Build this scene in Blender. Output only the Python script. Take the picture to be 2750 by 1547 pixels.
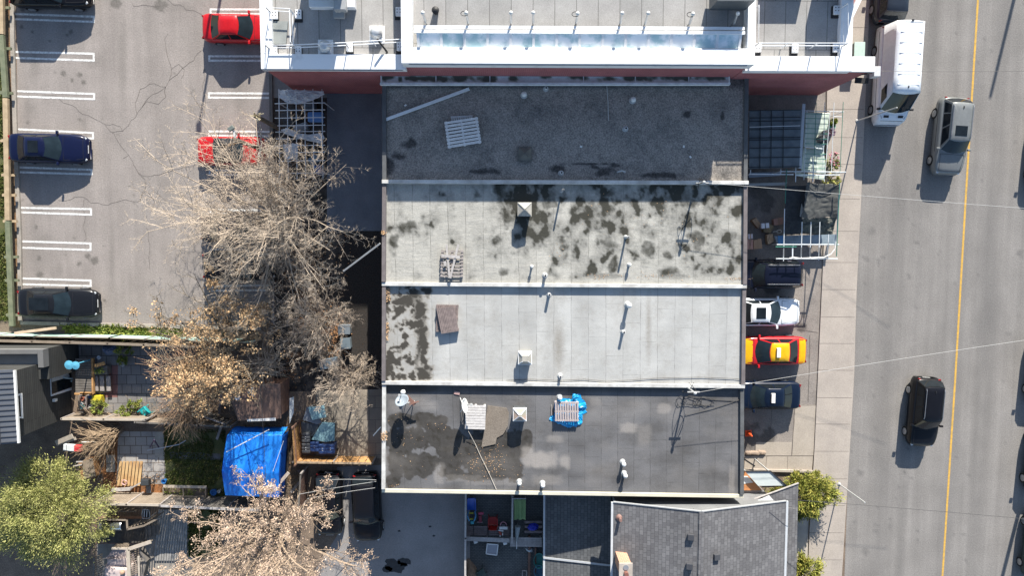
import bpy, math, random
from mathutils import Vector, Matrix, Euler, noise
R = math.radians
sc = bpy.context.scene
for o in list(bpy.data.objects): bpy.data.objects.remove(o)
COL = sc.collection
rnd = random.Random(7)

# ------------------------------------------------------------ camera, sky, sun, exposure
H, F, CX, CY = 44.0, 1833.0, 1375.0, 773.5
cam_d = bpy.data.cameras.new('camera'); cam = bpy.data.objects.new('camera', cam_d); COL.objects.link(cam)
cam.location = (0, 0, H); cam.rotation_euler = (R(-4.0), R(-0.95), 0)
cam_d.sensor_fit = 'HORIZONTAL'; cam_d.sensor_width = 36; cam_d.lens = 36 * F / 2750
cam_d.clip_start = 0.5; cam_d.clip_end = 2000
sc.camera = cam
RM = Euler((R(-4.0), R(-0.95), 0)).to_matrix(); RMI = RM.transposed()

COT, SL = 2.1, 0.2                       # shadow length per metre of height, sideways drift of shadows
sd = Vector((-SL, -1, 0)).normalized() * COT; sd.z = -1; sd.normalize()
EL = math.asin(-sd.z); AZ = math.atan2(-sd.x, -sd.y)
W = bpy.data.worlds.new('World'); sc.world = W; W.use_nodes = True
nt = W.node_tree; sky = nt.nodes.new('ShaderNodeTexSky'); sky.sky_type = 'NISHITA'; sky.sun_disc = False
sky.sun_elevation = EL; sky.sun_rotation = AZ; sky.altitude = 100; sky.air_density = 1.0; sky.dust_density = 0.6
bg = nt.nodes['Background']; bg.inputs[1].default_value = 0.092
nt.links.new(sky.outputs[0], bg.inputs[0])
sl = bpy.data.lights.new('sun', 'SUN'); sl.energy = 5.0; sl.angle = R(0.5); sl.color = (1, 0.94, 0.84)
so = bpy.data.objects.new('sun', sl); COL.objects.link(so); so.location = (10, 60, 60)
so.rotation_euler = sd.to_track_quat('-Z', 'Y').to_euler()
vs = sc.view_settings; vs.view_transform = 'Standard'; vs.look = 'None'; vs.gamma = 1; vs.exposure = 1.12; vs.use_curve_mapping = False

# ------------------------------------------------------------ photo coordinates -> world points at a known height
def P(u, v, z=0.0):
    d = RM @ Vector(((u - CX) / F, -(v - CY) / F, -1)); t = (z - H) / d.z
    return Vector((d.x * t, d.y * t, z))
def proj(p):
    q = RMI @ (Vector(p) - Vector((0, 0, H)))
    return CX + F * q.x / -q.z, CY - F * q.y / -q.z
ZM = {'A1': (0, 0, 2.683), 'A2': (680, 0, 2.683), 'A3': (1360, 0, 2.683), 'A4': (2030, 0, 2.683),
      'B1': (0, 500, 2.683), 'B2': (680, 500, 2.683), 'B3': (1360, 500, 2.683), 'B4': (2030, 500, 2.683),
      'C1': (0, 1007, 2.683), 'C2': (680, 1007, 2.683), 'C3': (1360, 1007, 2.683), 'C4': (2030, 1007, 2.683),
      'T1': (500, 280, 3.715), 'T2': (500, 600, 3.715), 'T3': (180, 820, 3.22), 'T4': (740, 980, 4.025),
      'T5': (1990, 250, 6.0375), 'T6': (1990, 450, 6.0375), 'L1': (0, 840, 4.83), 'L2': (150, 1080, 4.3),
      'L3': (200, 1330, 6.678), 'L4': (1230, 1320, 3.608), 'L5': (1960, 1140, 3.15), 'N': (0, 0, 1), 'D': (0, 0, 1 / 1.0675)}
def Z(k, x, y, z=0.0):
    a, b, s = ZM[k]; return P(a + x / s, b + y / s, z)
def ss(a, b, x):
    t = max(0.0, min(1.0, (x - a) / (b - a))) if a != b else float(x > a); return t * t * (3 - 2 * t)
def nz(x, y, s=1.0, o=0.0): return noise.noise(Vector((x * s + o, y * s - o, o)))
def fbm(x, y, s=1.0, o=0.0, n=4): return noise.fractal(Vector((x * s + o, y * s - o, o)), 1.0, 2.0, n)

# ------------------------------------------------------------ materials
MATS = {}
def _new(name):
    m = bpy.data.materials.new(name); m.use_nodes = True; n = m.node_tree
    return m, n, n.nodes, n.links, n.nodes['Principled BSDF']
def c4(c): return (c[0], c[1], c[2], 1)
def _math(N, L, op, a, b=None, clamp=False):
    x = N.new('ShaderNodeMath'); x.operation = op; x.use_clamp = clamp
    for i, s in enumerate((a, b)):
        if s is None: continue
        if isinstance(s, (int, float)): x.inputs[i].default_value = s
        else: L.new(s, x.inputs[i])
    return x.outputs[0]
def _mix(N, L, fac, a, b, mode='MIX'):
    x = N.new('ShaderNodeMix'); x.data_type = 'RGBA'; x.blend_type = mode
    for i, s in ((0, fac), (6, a), (7, b)):
        if isinstance(s, (int, float)): x.inputs[i].default_value = s
        elif isinstance(s, tuple): x.inputs[i].default_value = c4(s)
        else: L.new(s, x.inputs[i])
    return x.outputs[2]
def _noise(N, L, vec, scale, detail=3, rough=.55):
    x = N.new('ShaderNodeTexNoise'); x.inputs['Scale'].default_value = scale; x.inputs['Detail'].default_value = detail
    x.inputs['Roughness'].default_value = rough; L.new(vec, x.inputs['Vector']); return x.outputs[0]
def _range(N, L, v, a, b, c=0.0, d=1.0):
    x = N.new('ShaderNodeMapRange'); L.new(v, x.inputs[0])
    for i, s in enumerate((a, b, c, d)): x.inputs[i + 1].default_value = s
    return x.outputs[0]
def _pos(N): return N.new('ShaderNodeNewGeometry').outputs['Position']
def _sep(N, L, v):
    x = N.new('ShaderNodeSeparateXYZ'); L.new(v, x.inputs[0]); return x.outputs
def _map(N, L, v, scale=(1, 1, 1), rz=0.0, loc=(0, 0, 0)):
    x = N.new('ShaderNodeMapping'); x.inputs['Scale'].default_value = scale; x.inputs['Rotation'].default_value = (0, 0, rz)
    x.inputs['Location'].default_value = loc; L.new(v, x.inputs[0]); return x.outputs[0]
def _bump(N, L, b, h, s, d=.02):
    x = N.new('ShaderNodeBump'); x.inputs['Strength'].default_value = s; x.inputs['Distance'].default_value = d
    L.new(h, x.inputs['Height']); L.new(x.outputs[0], b.inputs['Normal'])

def M(name, col, col2=None, rough=.85, scale=1.5, speck=.15, fscale=30, bump=.3, metal=0, spec=.3, lo=.35, hi=.65, stretch=(1, 1, 1), coat=0):
    if name in MATS: return MATS[name]
    m, n, N, L, b = _new(name); p = _map(N, L, _pos(N), stretch)
    c = _mix(N, L, _range(N, L, _noise(N, L, p, scale, 5), lo, hi), col, col2 or tuple(x * .75 for x in col))
    f = _noise(N, L, p, fscale, 2)
    if speck: c = _mix(N, L, 1.0, c, _range(N, L, f, .25, .75, 1 - speck, 1 + speck), 'MULTIPLY')
    L.new(c, b.inputs['Base Color'])
    b.inputs['Roughness'].default_value = rough; b.inputs['Metallic'].default_value = metal
    b.inputs['Specular IOR Level'].default_value = spec; b.inputs['Coat Weight'].default_value = coat
    if bump: _bump(N, L, b, f, bump)
    MATS[name] = m; return m
def Mflat(name, col, rough=.5, metal=0, spec=.4, coat=0, alpha=1, trans=0):
    if name in MATS: return MATS[name]
    m, n, N, L, b = _new(name)
    p = N.new('ShaderNodeTexCoord').outputs['Object']
    c = _mix(N, L, _range(N, L, _noise(N, L, p, 6, 3), .3, .7), col, tuple(x * .88 for x in col)); L.new(c, b.inputs['Base Color'])
    b.inputs['Roughness'].default_value = rough; b.inputs['Metallic'].default_value = metal; b.inputs['Specular IOR Level'].default_value = spec
    b.inputs['Coat Weight'].default_value = coat; b.inputs['Coat Roughness'].default_value = .06
    if alpha < 1: b.inputs['Alpha'].default_value = alpha
    MATS[name] = m; return m
def Mstain(name, clean, mid, dark, scale=1.2, speck=.15, fscale=25, seams=None, rough=.9, light=None, wrinkle=0, streak=None, spotty=.0, rag=.09):
    """surface with a painted 'stain' attribute (dirt of its own shape, some painted shade): 0 clean, .5 damp grey, 1 moss"""
    m, n, N, L, b = _new(name); p = _pos(N)
    a = N.new('ShaderNodeAttribute'); a.attribute_name = 'stain'
    v = _math(N, L, 'ADD', a.outputs['Fac'], _range(N, L, _noise(N, L, p, 6, 7, .7), .2, .8, -rag, rag))
    c = _mix(N, L, _range(N, L, _noise(N, L, p, scale, 5), .35, .65), clean, tuple(x * .86 for x in clean))
    if streak: 
        c = _mix(N, L, 1.0, c, _range(N, L, _noise(N, L, _map(N, L, p, streak), 1.0, 4), .3, .7, .86, 1.1), 'MULTIPLY')
    if seams:
        sx, sy, w = seams; s = _sep(N, L, _map(N, L, p, (1, 1, 1), -.008))
        wob = _range(N, L, _noise(N, L, p, .8, 2), 0, 1, -.05, .05)
        fx = _math(N, L, 'FRACT', _math(N, L, 'DIVIDE', _math(N, L, 'ADD', s[0], wob), sx)); line = _math(N, L, 'LESS_THAN', fx, w / sx)
        if sy:
            row = _math(N, L, 'MULTIPLY', _math(N, L, 'FLOOR', _math(N, L, 'DIVIDE', s[0], sx)), .37)
            fy = _math(N, L, 'FRACT', _math(N, L, 'ADD', _math(N, L, 'DIVIDE', s[1], sy), row))
            line = _math(N, L, 'MAXIMUM', line, _math(N, L, 'LESS_THAN', fy, w / sy * .7))
        c = _mix(N, L, _math(N, L, 'MULTIPLY', line, _range(N, L, _noise(N, L, p, 2.2, 2), .3, .65, .1, .75)), c, tuple(x * .42 for x in clean))
        strip = N.new('ShaderNodeTexWhiteNoise'); strip.noise_dimensions = '1D'
        L.new(_math(N, L, 'FLOOR', _math(N, L, 'DIVIDE', _math(N, L, 'ADD', s[0], wob), sx)), strip.inputs['W'])
        c = _mix(N, L, 1.0, c, _range(N, L, strip.outputs[0], 0, 1, .93, 1.05), 'MULTIPLY')
    c = _mix(N, L, _range(N, L, v, .06, .52), c, mid)
    c = _mix(N, L, _range(N, L, v, .5, .88), c, dark)
    if light:
        a2 = N.new('ShaderNodeAttribute'); a2.attribute_name = 'light'
        c = _mix(N, L, a2.outputs['Fac'], c, light)
    f = _noise(N, L, p, fscale, 2)
    c = _mix(N, L, 1.0, c, _range(N, L, f, .28, .72, 1 - speck, 1 + speck), 'MULTIPLY')
    if spotty:
        sp = _noise(N, L, p, 9, 1); c = _mix(N, L, _range(N, L, sp, .70, .74, 0, spotty), c, tuple(min(1, x * 2.2) for x in clean))
    L.new(c, b.inputs['Base Color']); b.inputs['Roughness'].default_value = rough; b.inputs['Specular IOR Level'].default_value = .25
    h = f
    if wrinkle: h = _math(N, L, 'ADD', _math(N, L, 'MULTIPLY', _noise(N, L, _map(N, L, p, (1, 3.2, 1)), 1.3, 3), wrinkle), _math(N, L, 'MULTIPLY', f, .3))
    _bump(N, L, b, h, .5, .05 if wrinkle else .015)
    MATS[name] = m; return m
def Mbrick(name, c1, c2, mortar, sx=.23, sy=.075, vertical=True, rz=0.0, mort=.012, rough=.9, axis=None, bump=.3):
    """courses of bricks, shingles or slabs (one procedural pattern)"""
    m, n, N, L, b = _new(name); p = _pos(N)
    if vertical:
        s = _sep(N, L, p); cx = N.new('ShaderNodeCombineXYZ'); L.new(_math(N, L, 'ADD', s[0], s[1]), cx.inputs[0]); L.new(s[2], cx.inputs[1]); vec = cx.outputs[0]
    else: vec = _map(N, L, p, (1, 1, 1), rz)
    t = N.new('ShaderNodeTexBrick'); L.new(vec, t.inputs['Vector'])
    t.inputs['Scale'].default_value = 1; t.inputs['Brick Width'].default_value = sx; t.inputs['Row Height'].default_value = sy
    t.inputs['Mortar Size'].default_value = mort; t.inputs['Mortar Smooth'].default_value = .2; t.inputs['Bias'].default_value = 0
    t.inputs['Color1'].default_value = c4(c1); t.inputs['Color2'].default_value = c4(c2); t.inputs['Mortar'].default_value = c4(mortar)
    f = _noise(N, L, p, 30, 2)
    c = _mix(N, L, 1.0, t.outputs[0], _range(N, L, f, .25, .75, .8, 1.2), 'MULTIPLY')
    c = _mix(N, L, 1.0, c, _range(N, L, _noise(N, L, p, .7, 4), .3, .7, .85, 1.12), 'MULTIPLY')
    L.new(c, b.inputs['Base Color']); b.inputs['Roughness'].default_value = rough; b.inputs['Specular IOR Level'].default_value = .25
    _bump(N, L, b, t.outputs[1], -bump, .01)
    MATS[name] = m; return m
def Mleaf(name, cols, rough=.7, sub=0):
    m, n, N, L, b = _new(name); p = _pos(N)
    r = N.new('ShaderNodeValToRGB'); L.new(_noise(N, L, p, 3.3, 4), r.inputs[0]); e = r.color_ramp.elements
    e[0].position = .32; e[0].color = c4(cols[0]); e[1].position = .68; e[1].color = c4(cols[-1])
    if len(cols) > 2: x = e.new(.5); x.color = c4(cols[1])
    w = N.new('ShaderNodeTexWhiteNoise'); w.noise_dimensions = '3D'
    q = N.new('ShaderNodeVectorMath'); q.operation = 'SNAP'; q.inputs[1].default_value = (.09, .09, .09); L.new(p, q.inputs[0]); L.new(q.outputs[0], w.inputs[0])
    c = _mix(N, L, 1.0, r.outputs[0], _range(N, L, w.outputs[0], 0, 1, .7, 1.3), 'MULTIPLY')
    L.new(c, b.inputs['Base Color']); b.inputs['Roughness'].default_value = rough; b.inputs['Specular IOR Level'].default_value = .2
    MATS[name] = m; return m
def Mglass(name, tint=(.02, .03, .035), rough=.04, spec=.5):
    m, n, N, L, b = _new(name); p = N.new('ShaderNodeTexCoord').outputs['Object']
    c = _mix(N, L, _range(N, L, _noise(N, L, p, 2.6, 3), .35, .65), tint, tuple(x * 1.4 for x in tint)); L.new(c, b.inputs['Base Color'])
    b.inputs['Roughness'].default_value = rough; b.inputs['Specular IOR Level'].default_value = spec
    MATS[name] = m; return m

# ------------------------------------------------------------ mesh helpers
def wloc(o):
    v = Vector(o.location)
    return v + wloc(o.parent) if o.parent else v
def tag(o, label=None, cat=None, group=None, kind=None):
    if label: o['label'] = label
    if cat: o['category'] = cat
    if group: o['group'] = group
    if kind: o['kind'] = kind
    return o
def root(name, label, cat, loc, group=None, rz=0.0):
    o = bpy.data.objects.new(name, None); COL.objects.link(o); o.empty_display_size = .3
    o.location = loc; o.rotation_euler = (0, 0, rz); return tag(o, label, cat, group)
def kids(o): return list(o.children)
def dup(o, parent=None):
    c = o.copy(); COL.objects.link(c); c.parent = parent
    for ch in kids(o): dup(ch, c)
    return c
class MB:
    def __init__(s): s.v = []; s.f = []; s.sm = False
    def add(s, vs, fs):
        k = len(s.v); s.v += [tuple(x) for x in vs]; s.f += [tuple(i + k for i in f) for f in fs]; return s
    def box(s, c, d, rz=0.0, rx=0.0, ry=0.0):
        m = Euler((rx, ry, rz)).to_matrix(); c = Vector(c); x, y, z = d[0] / 2, d[1] / 2, d[2] / 2
        vs = [c + m @ Vector((i * x, j * y, k * z)) for k in (-1, 1) for j in (-1, 1) for i in (-1, 1)]
        return s.add(vs, [(0, 2, 3, 1), (4, 5, 7, 6), (0, 1, 5, 4), (1, 3, 7, 5), (3, 2, 6, 7), (2, 0, 4, 6)])
    def bar(s, p, q, w, h, up=Vector((0, 0, 1))):
        p, q = Vector(p), Vector(q); d = (q - p).normalized(); a = d.cross(up)
        if a.length < 1e-4: a = d.cross(Vector((0, 1, 0)))
        a.normalize(); b = a.cross(d); a *= w / 2; b *= h / 2
        vs = [e + i * a + j * b for e in (p, q) for j in (-1, 1) for i in (-1, 1)]
        return s.add(vs, [(0, 2, 3, 1), (4, 5, 7, 6), (0, 1, 5, 4), (1, 3, 7, 5), (3, 2, 6, 7), (2, 0, 4, 6)])
    def tube(s, pts, r, n=6, cap=True):
        pts = [Vector(p) for p in pts]; k = len(pts); rs = r if isinstance(r, (list, tuple)) else [r] * k
        vs = []; fs = []
        for i, p in enumerate(pts):
            d = (pts[min(i + 1, k - 1)] - pts[max(i - 1, 0)])
            if d.length < 1e-6: d = Vector((0, 0, 1))
            d.normalize(); a = d.cross(Vector((0, 0, 1)))
            if a.length < .05: a = d.cross(Vector((0, 1, 0)))
            a.normalize(); b = a.cross(d)
            for j in range(n):
                t = 2 * math.pi * j / n; vs.append(p + (a * math.cos(t) + b * math.sin(t)) * rs[i])
        for i in range(k - 1):
            for j in range(n):
                j2 = (j + 1) % n; fs.append((i * n + j, i * n + j2, (i + 1) * n + j2, (i + 1) * n + j))
        if cap: fs += [tuple(range(n))[::-1], tuple((k - 1) * n + j for j in range(n))]
        return s.add(vs, fs)
    def cyl(s, x, y, z0, z1, r, r2=None, n=16): return s.tube([(x, y, z0), (x, y, z1)], [r, r if r2 is None else r2], n)
    def lathe(s, c, prof, n=18):
        c = Vector(c); k = len(prof); vs = [c + Vector((r * math.cos(2 * math.pi * j / n), r * math.sin(2 * math.pi * j / n), z)) for r, z in prof for j in range(n)]
        fs = [(i * n + j, i * n + (j + 1) % n, (i + 1) * n + (j + 1) % n, (i + 1) * n + j) for i in range(k - 1) for j in range(n)]
        fs += [tuple(range(n))[::-1], tuple((k - 1) * n + j for j in range(n))]
        return s.add(vs, fs)
    def prism(s, poly, z0, z1):
        k = len(poly); a = sum(poly[i][0] * poly[(i + 1) % k][1] - poly[(i + 1) % k][0] * poly[i][1] for i in range(k))
        if a < 0: poly = poly[::-1]
        vs = [(p[0], p[1], z0) for p in poly] + [(p[0], p[1], z1) for p in poly]
        fs = [tuple(range(k))[::-1], tuple(range(k, 2 * k))] + [(i, (i + 1) % k, k + (i + 1) % k, k + i) for i in range(k)]
        return s.add(vs, fs)
    def slab(s, pts, t):
        """a thin plate through 3-D points (counter-clockwise from above), thickness t downwards"""
        pts = [Vector(p) for p in pts]; k = len(pts); nrm = (pts[1] - pts[0]).cross(pts[2] - pts[0]).normalized()
        if nrm.z < 0: pts = pts[::-1]; nrm = -nrm
        vs = pts + [p - nrm * t for p in pts]
        return s.add(vs, [tuple(range(k)), tuple(range(k, 2 * k))[::-1]] + [(i, k + i, k + (i + 1) % k, (i + 1) % k) for i in range(k)])
    def quad(s, pts): return s.add(pts, [tuple(range(len(pts)))])
    def grid(s, fn, nx, ny):
        vs = [fn(i / nx, j / ny) for j in range(ny + 1) for i in range(nx + 1)]
        return s.add(vs, [(j * (nx + 1) + i, j * (nx + 1) + i + 1, (j + 1) * (nx + 1) + i + 1, (j + 1) * (nx + 1) + i) for j in range(ny) for i in range(nx)])
    def build(s, name, mat, parent=None, world=True, smooth=False, bevel=0, solid=0):
        off = wloc(parent) if (parent and world) else Vector((0, 0, 0))
        me = bpy.data.meshes.new(name); me.from_pydata([Vector(v) - off for v in s.v], [], s.f); me.validate(); me.update()
        if smooth: me.shade_smooth()
        me.materials.append(mat); o = bpy.data.objects.new(name, me); COL.objects.link(o)
        if parent: o.parent = parent
        if solid:
            q = o.modifiers.new('solid', 'SOLIDIFY'); q.thickness = solid
        if bevel:
            q = o.modifiers.new('bevel', 'BEVEL'); q.width = bevel; q.segments = 2; q.limit_method = 'ANGLE'
        return o
def struct(name, mb, mat, **k): return tag(mb.build(name, mat, **k), kind='structure')
def single(name, mb, mat, label, cat, group=None, **k):
    """a thing that is one mesh, its origin moved to its base"""
    o = mb.build(name, mat, **k); me = o.data
    xs = [v.co for v in me.vertices]; c = Vector((sum(v.x for v in xs) / len(xs), sum(v.y for v in xs) / len(xs), min(v.z for v in xs)))
    me.transform(Matrix.Translation(-c)); o.location = c; return tag(o, label, cat, group)
def stain_attr(o, fn, name='stain'):
    me = o.data; a = me.attributes.new(name, 'FLOAT', 'POINT'); off = wloc(o)
    a.data.foreach_set('value', [float(fn(v.co + off)) for v in me.vertices])
def legs(parent, pts, s, mat, zt=None, name='leg'):
    for p in pts: MB().box((p.x, p.y, (zt or p.z) / 2), (s, s, zt or p.z)).build(name, mat, parent)
def poly_px(k, pts, z=0.0): return [Z(k, x, y, z) for x, y in pts]
def sheet(name, k, pts, z, mat): return struct(name, MB().prism(poly_px(k, pts, z), z - .003, z), mat)
# ------------------------------------------------------------ ground, lot, road, pavements
m_dirt = M('dirt', (.21, .16, .12), (.14, .105, .08), scale=1.1, speck=.35, fscale=14)
struct('ground', MB().prism([(-220, -220), (220, -220), (220, 220), (-220, 220)], -.5, 0), m_dirt)

LOTOIL = [(57, 71, 6), (88, 86, 5), (190, 85, 7), (134, 108, 4), (182, 95, 4), (170, 197, 9), (215, 200, 8), (193, 215, 5), (225, 221, 7), (75, 328, 6), (214, 320, 5),
          (105, 694, 8), (235, 688, 8), (253, 699, 11), (212, 708, 7), (107, 738, 10), (98, 610, 6), (200, 640, 4), (280, 808, 4), (60, 25, 7), (310, 9, 16), (430, 14, 20), (180, 92, 4)]
LOTSOFT = [(92, 175, 22, 60), (160, 724, 14, 26), (80, 290, 25, 35), (120, 640, 30, 20), (250, 160, 40, 30), (500, 290, 40, 15), (330, 150, 15, 160), (300, 700, 10, 120), (480, 20, 60, 18), (225, 330, 8, 25), (640, 250, 30, 60), (100, 560, 40, 25)]
rs = random.Random(12)
SPOTS = [(rs.uniform(60, 700), rs.uniform(0, 860), rs.choice((2.5, 3, 3, 4, 5))) for _ in range(110)]
RSPOTS = [(rs.gauss(2400, 60) - (v_ - 500) * .062, v_, rs.choice((2, 2, 2.5, 3, 3, 4, 5))) for v_ in [rs.uniform(0, 1547) for _ in range(150)]] + [(rs.uniform(2560, 2750), rs.uniform(0, 1547), rs.choice((3, 4, 5))) for _ in range(50)]
def buckets(L):
    b = {}
    for a, c, r in L:
        for i in (-1, 0, 1):
            for j in (-1, 0, 1): b.setdefault((int(a // 24) + i, int(c // 24) + j), []).append((a, c, r))
    return b
BS, BR = buckets(SPOTS), buckets(RSPOTS)
def spots(b, u, v):
    s = 0
    for a, c, r in b.get((int(u // 24), int(v // 24)), ()):
        d = math.hypot(u - a, v - c) / r
        if d < 1.6: s = max(s, .46 * (1 - ss(.3, 1.3, d + .5 * nz(u, v, .3))))
    return s
def lot_stain(p):
    u, v = proj(p); n = fbm(u, v, .07, 3) * .45; s = .05 + .16 * fbm(u, v, .008, 9) + .1 * nz(u * 6, v, .012, 2)
    s = max(s, spots(BS, u, v))
    for a, b, r in LOTOIL:
        d = math.hypot(u - a, v - b)
        if d < r * 2: s = max(s, .62 * (1 - ss(.7, 1.2, d / r + n)))
    for a, b, rx, ry in LOTSOFT:
        d = math.hypot((u - a) / rx, (v - b) / ry)
        if d < 1.5: s = max(s, .34 * (1 - ss(.1, 1.3, d + n * .5)))
    return s
m_lot = Mstain('lot_asphalt', (.285, .256, .237), (.19, .173, .158), (.06, .055, .05), scale=.6, speck=.17, fscale=13, streak=(1.2, .05, 1))
g = MB().grid(lambda a, b: P(40 + (15 * b) + a * (690 - 8 * b), 870 - b * 1120 if False else -250 + b * 1122, .006), 170, 270)
lot = struct('parking_lot', g, m_lot); stain_attr(lot, lot_stain)

def ribbon(mb, pts, w, z, wob=0.0, dens=1.0):
    """flat strip along a polyline, a little ragged"""
    out = []
    for a, b in zip(pts, pts[1:]):
        n = max(1, int((b - a).length / .25 * dens))
        out += [a.lerp(b, i / n) for i in range(n)]
    out.append(pts[-1]); k = len(out)
    if wob: out = [p + Vector((nz(p.x, p.y, 1.7, 3) * wob, nz(p.x, p.y, 1.7, 8) * wob, 0)) for p in out]
    vs = []
    for i, p in enumerate(out):
        d = (out[min(i + 1, k - 1)] - out[max(i - 1, 0)]); d.normalize(); s = Vector((-d.y, d.x, 0)) * w / 2 * (1 if not wob else .6 + .8 * abs(nz(i, p.x, .9, 4)))
        vs += [Vector((p.x, p.y, z)) + s, Vector((p.x, p.y, z)) - s]
    mb.add(vs, [(2 * i, 2 * i + 1, 2 * i + 3, 2 * i + 2) for i in range(k - 1)])
mb = MB()
CR = [('A1', [(300, 678), (400, 700), (520, 760), (600, 815), (700, 870), (760, 905), (800, 950), (860, 1020), (930, 1120), (990, 1220), (1040, 1290), (1055, 1370), (1010, 1449)]),
      ('A1', [(1450, 360), (1390, 430), (1300, 510), (1215, 580), (1190, 620), (1100, 680), (1020, 760), (970, 850), (880, 940), (800, 950)]),
      ('A1', [(1010, 1250), (1080, 1280), (1200, 1240), (1290, 1215), (1420, 1190)]), ('A1', [(1190, 620), (1080, 610), (1000, 650), (975, 740), (980, 820)]),
      ('A1', [(1020, 760), (1060, 730), (1130, 740), (1200, 700), (1190, 620)]), ('A1', [(1215, 580), (1240, 500), (1210, 400), (1200, 280), (1212, 240)]),
      ('A1', [(1055, 1370), (1100, 1430)]), ('A1', [(1240, 500), (1290, 470), (1330, 500), (1300, 560)]), ('A1', [(760, 905), (820, 885), (870, 905), (880, 940)]),
      ('A1', [(1200, 0), (1290, 30), (1400, 80), (1450, 110)]), ('A1', [(950, 20), (970, 40), (1060, 45), (1150, 40)]), ('A1', [(930, 1120), (880, 1140)]),
      ('B1', [(1050, 20), (1010, 100), (880, 110), (740, 135), (650, 120), (600, 80), (540, 80), (430, 100)]), ('B1', [(1060, 30), (1110, 110), (1090, 180)]),
      ('B1', [(605, 100), (612, 400)]), ('B1', [(1070, 300), (1075, 600)]), ('A1', [(1470, 480), (1475, 960)])]
for k, pl in CR: ribbon(mb, [Z(k, *q) for q in pl], .026, .012, .22)
struct('asphalt_cracks', mb, M('crack', (.125, .11, .098), speck=.2))

m_paint = M('white_paint', (.68, .68, .66), (.36, .345, .325), scale=6, speck=.25, fscale=14, lo=.45, hi=.78)
mb = MB()
def bay(k, xl, xr, uL, uR, lL, lR, cap, closed_left=False):
    def ln(y0, y1): ribbon(mb, [Z(k, xl, y0), Z(k, xr, y1)], .125, .0125)
    ln(uL, uR); ln(lL, lR)
    x = xr if not closed_left else xl; ya, yb = (uR, lR) if not closed_left else (uL, lL)
    dx = 3.5 if closed_left else -3.5
    ribbon(mb, [Z(k, x + dx, ya - 6), Z(k, x + dx, yb + 6)], .125, .0155)
for q in [(105, 680, 98, 118, 135, 155), (112, 680, 372, 385, 415, 435), (125, 683, 655, 675, 693, 713), (133, 675, 930, 957, 970, 997), (143, 665, 1205, 1223, 1240, 1255)]: bay('A1', *q, 0)
for q in [(150, 661, 155, 165, 188, 205), (157, 657, 397, 413, 443, 460), (165, 658, 665, 680, 707, 720)]: bay('B1', *q, 0)
for q in [(1515, 1960, 65, 66, 98, 99), (1505, 1960, 403, 404, 435, 436), (1502, 1960, 670, 672, 702, 704), (1505, 1960, 945, 948, 977, 980), (1508, 1960, 1225, 1228, 1258, 1260)]: bay('A1', *q, 0, True)
for q in [(1515, 1960, 172, 172, 200, 200), (1520, 1960, 455, 455, 487, 487), (1528, 1960, 720, 715, 752, 750)]: bay('B1', *q, 0, True)
struct('parking_bay_lines', mb, m_paint)

m_conc = M('kerb_concrete', (.36, .325, .285), (.27, .25, .22), scale=1.4, speck=.2, fscale=18)
mb = MB()
K = [P(36, -260), P(36, 100), P(45, 400), P(55, 640), P(57, 862)]
for a, b in zip(K, K[1:]): mb.bar(a + Vector((0, 0, .06)), b + Vector((0, 0, .06)), .25, .14)
for i in range(6): mb.bar(P(56 + i * 108, 867 + i * 2.6, .07), P(161 + i * 108, 869.5 + i * 2.6, .07), .22, .15)
struct('lot_kerb', mb, m_conc)
mb = MB()
for a, b in (((727, 150), (731, 460)), ((731, 464), (732, 640)), ((732, 644), (722, 866))): mb.bar(P(*a, .08), P(*b, .08), .2, .18)
struct('lot_edge_kerb', mb, M('dark_kerb', (.15, .14, .125), scale=2))

# green planting strips and earth
m_grass = Mleaf('grass_blades', [(.05, .075, .015), (.10, .12, .03), (.17, .15, .06)])
m_lawn = M('lawn_soil', (.065, .085, .028), (.11, .105, .045), scale=1.6, speck=.5, fscale=20)
sheet('lawn_strip', 'N', [(-200, -250), (8, -250), (14, 420), (34, 860), (-200, 860)], .006, m_lawn)
sheet('earth_strip', 'N', [(8, -250), (31, -250), (44, 400), (56, 880), (34, 880), (14, 420)], .01, M('leaf_litter', (.24, .135, .07), (.13, .09, .05), scale=2.5, speck=.5, fscale=14))
sheet('back_lawn', 'L2', [(1250, 280), (1960, 330), (1960, 1120), (1270, 1120)], .006, m_lawn)
sheet('lower_lawn', 'L3', [(2050, 230), (2620, 230), (2620, 1100), (2050, 1100)], .006, m_lawn)

# driveway west of the row, dark asphalt, and the south lane
m_dark = M('driveway_asphalt', (.165, .185, .215), (.13, .148, .175), scale=.8, speck=.12, fscale=12)
sheet('driveway', 'N', [(878, 225), (1100, 225), (1100, 620), (878, 620)], .006, m_dark)
sheet('concrete_apron', 'N', [(727, 190), (880, 190), (878, 262), (735, 262)], .006, M('apron', (.24, .235, .225), scale=1.2, speck=.15))
sheet('south_lane', 'N', [(905, 1255), (1320, 1235), (1320, 1760), (700, 1760), (905, 1440)], .006, M('lane_asphalt', (.27, .255, .25), (.22, .21, .207), scale=.6, speck=.15, fscale=12))
mb = MB()
for cx_, cy_, r in ((1062, 1520, 30), (1085, 1510, 18), (1040, 1530, 14), (1165, 1440, 4), (1072, 1427, 4), (1155, 1415, 4)):
    n = 22; mb.prism([tuple(P(cx_ + (r * (1 + .5 * nz(j, cx_, .8))) * math.cos(6.283 * j / n), cy_ + .6 * (r * (1 + .5 * nz(j, cx_, .8))) * math.sin(6.283 * j / n))[:2]) for j in range(n)], .008, .0115)
struct('lane_oil_stains', mb, M('oil', (.05, .05, .052), scale=6))
sheet('yard_slabs', 'N', [(848, 1050), (1060, 1045), (1060, 1232), (848, 1232)], .006, Mbrick('slabs_warm', (.27, .235, .19), (.22, .195, .165), (.09, .08, .07), .78, .78, False, 0, .012))

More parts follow.
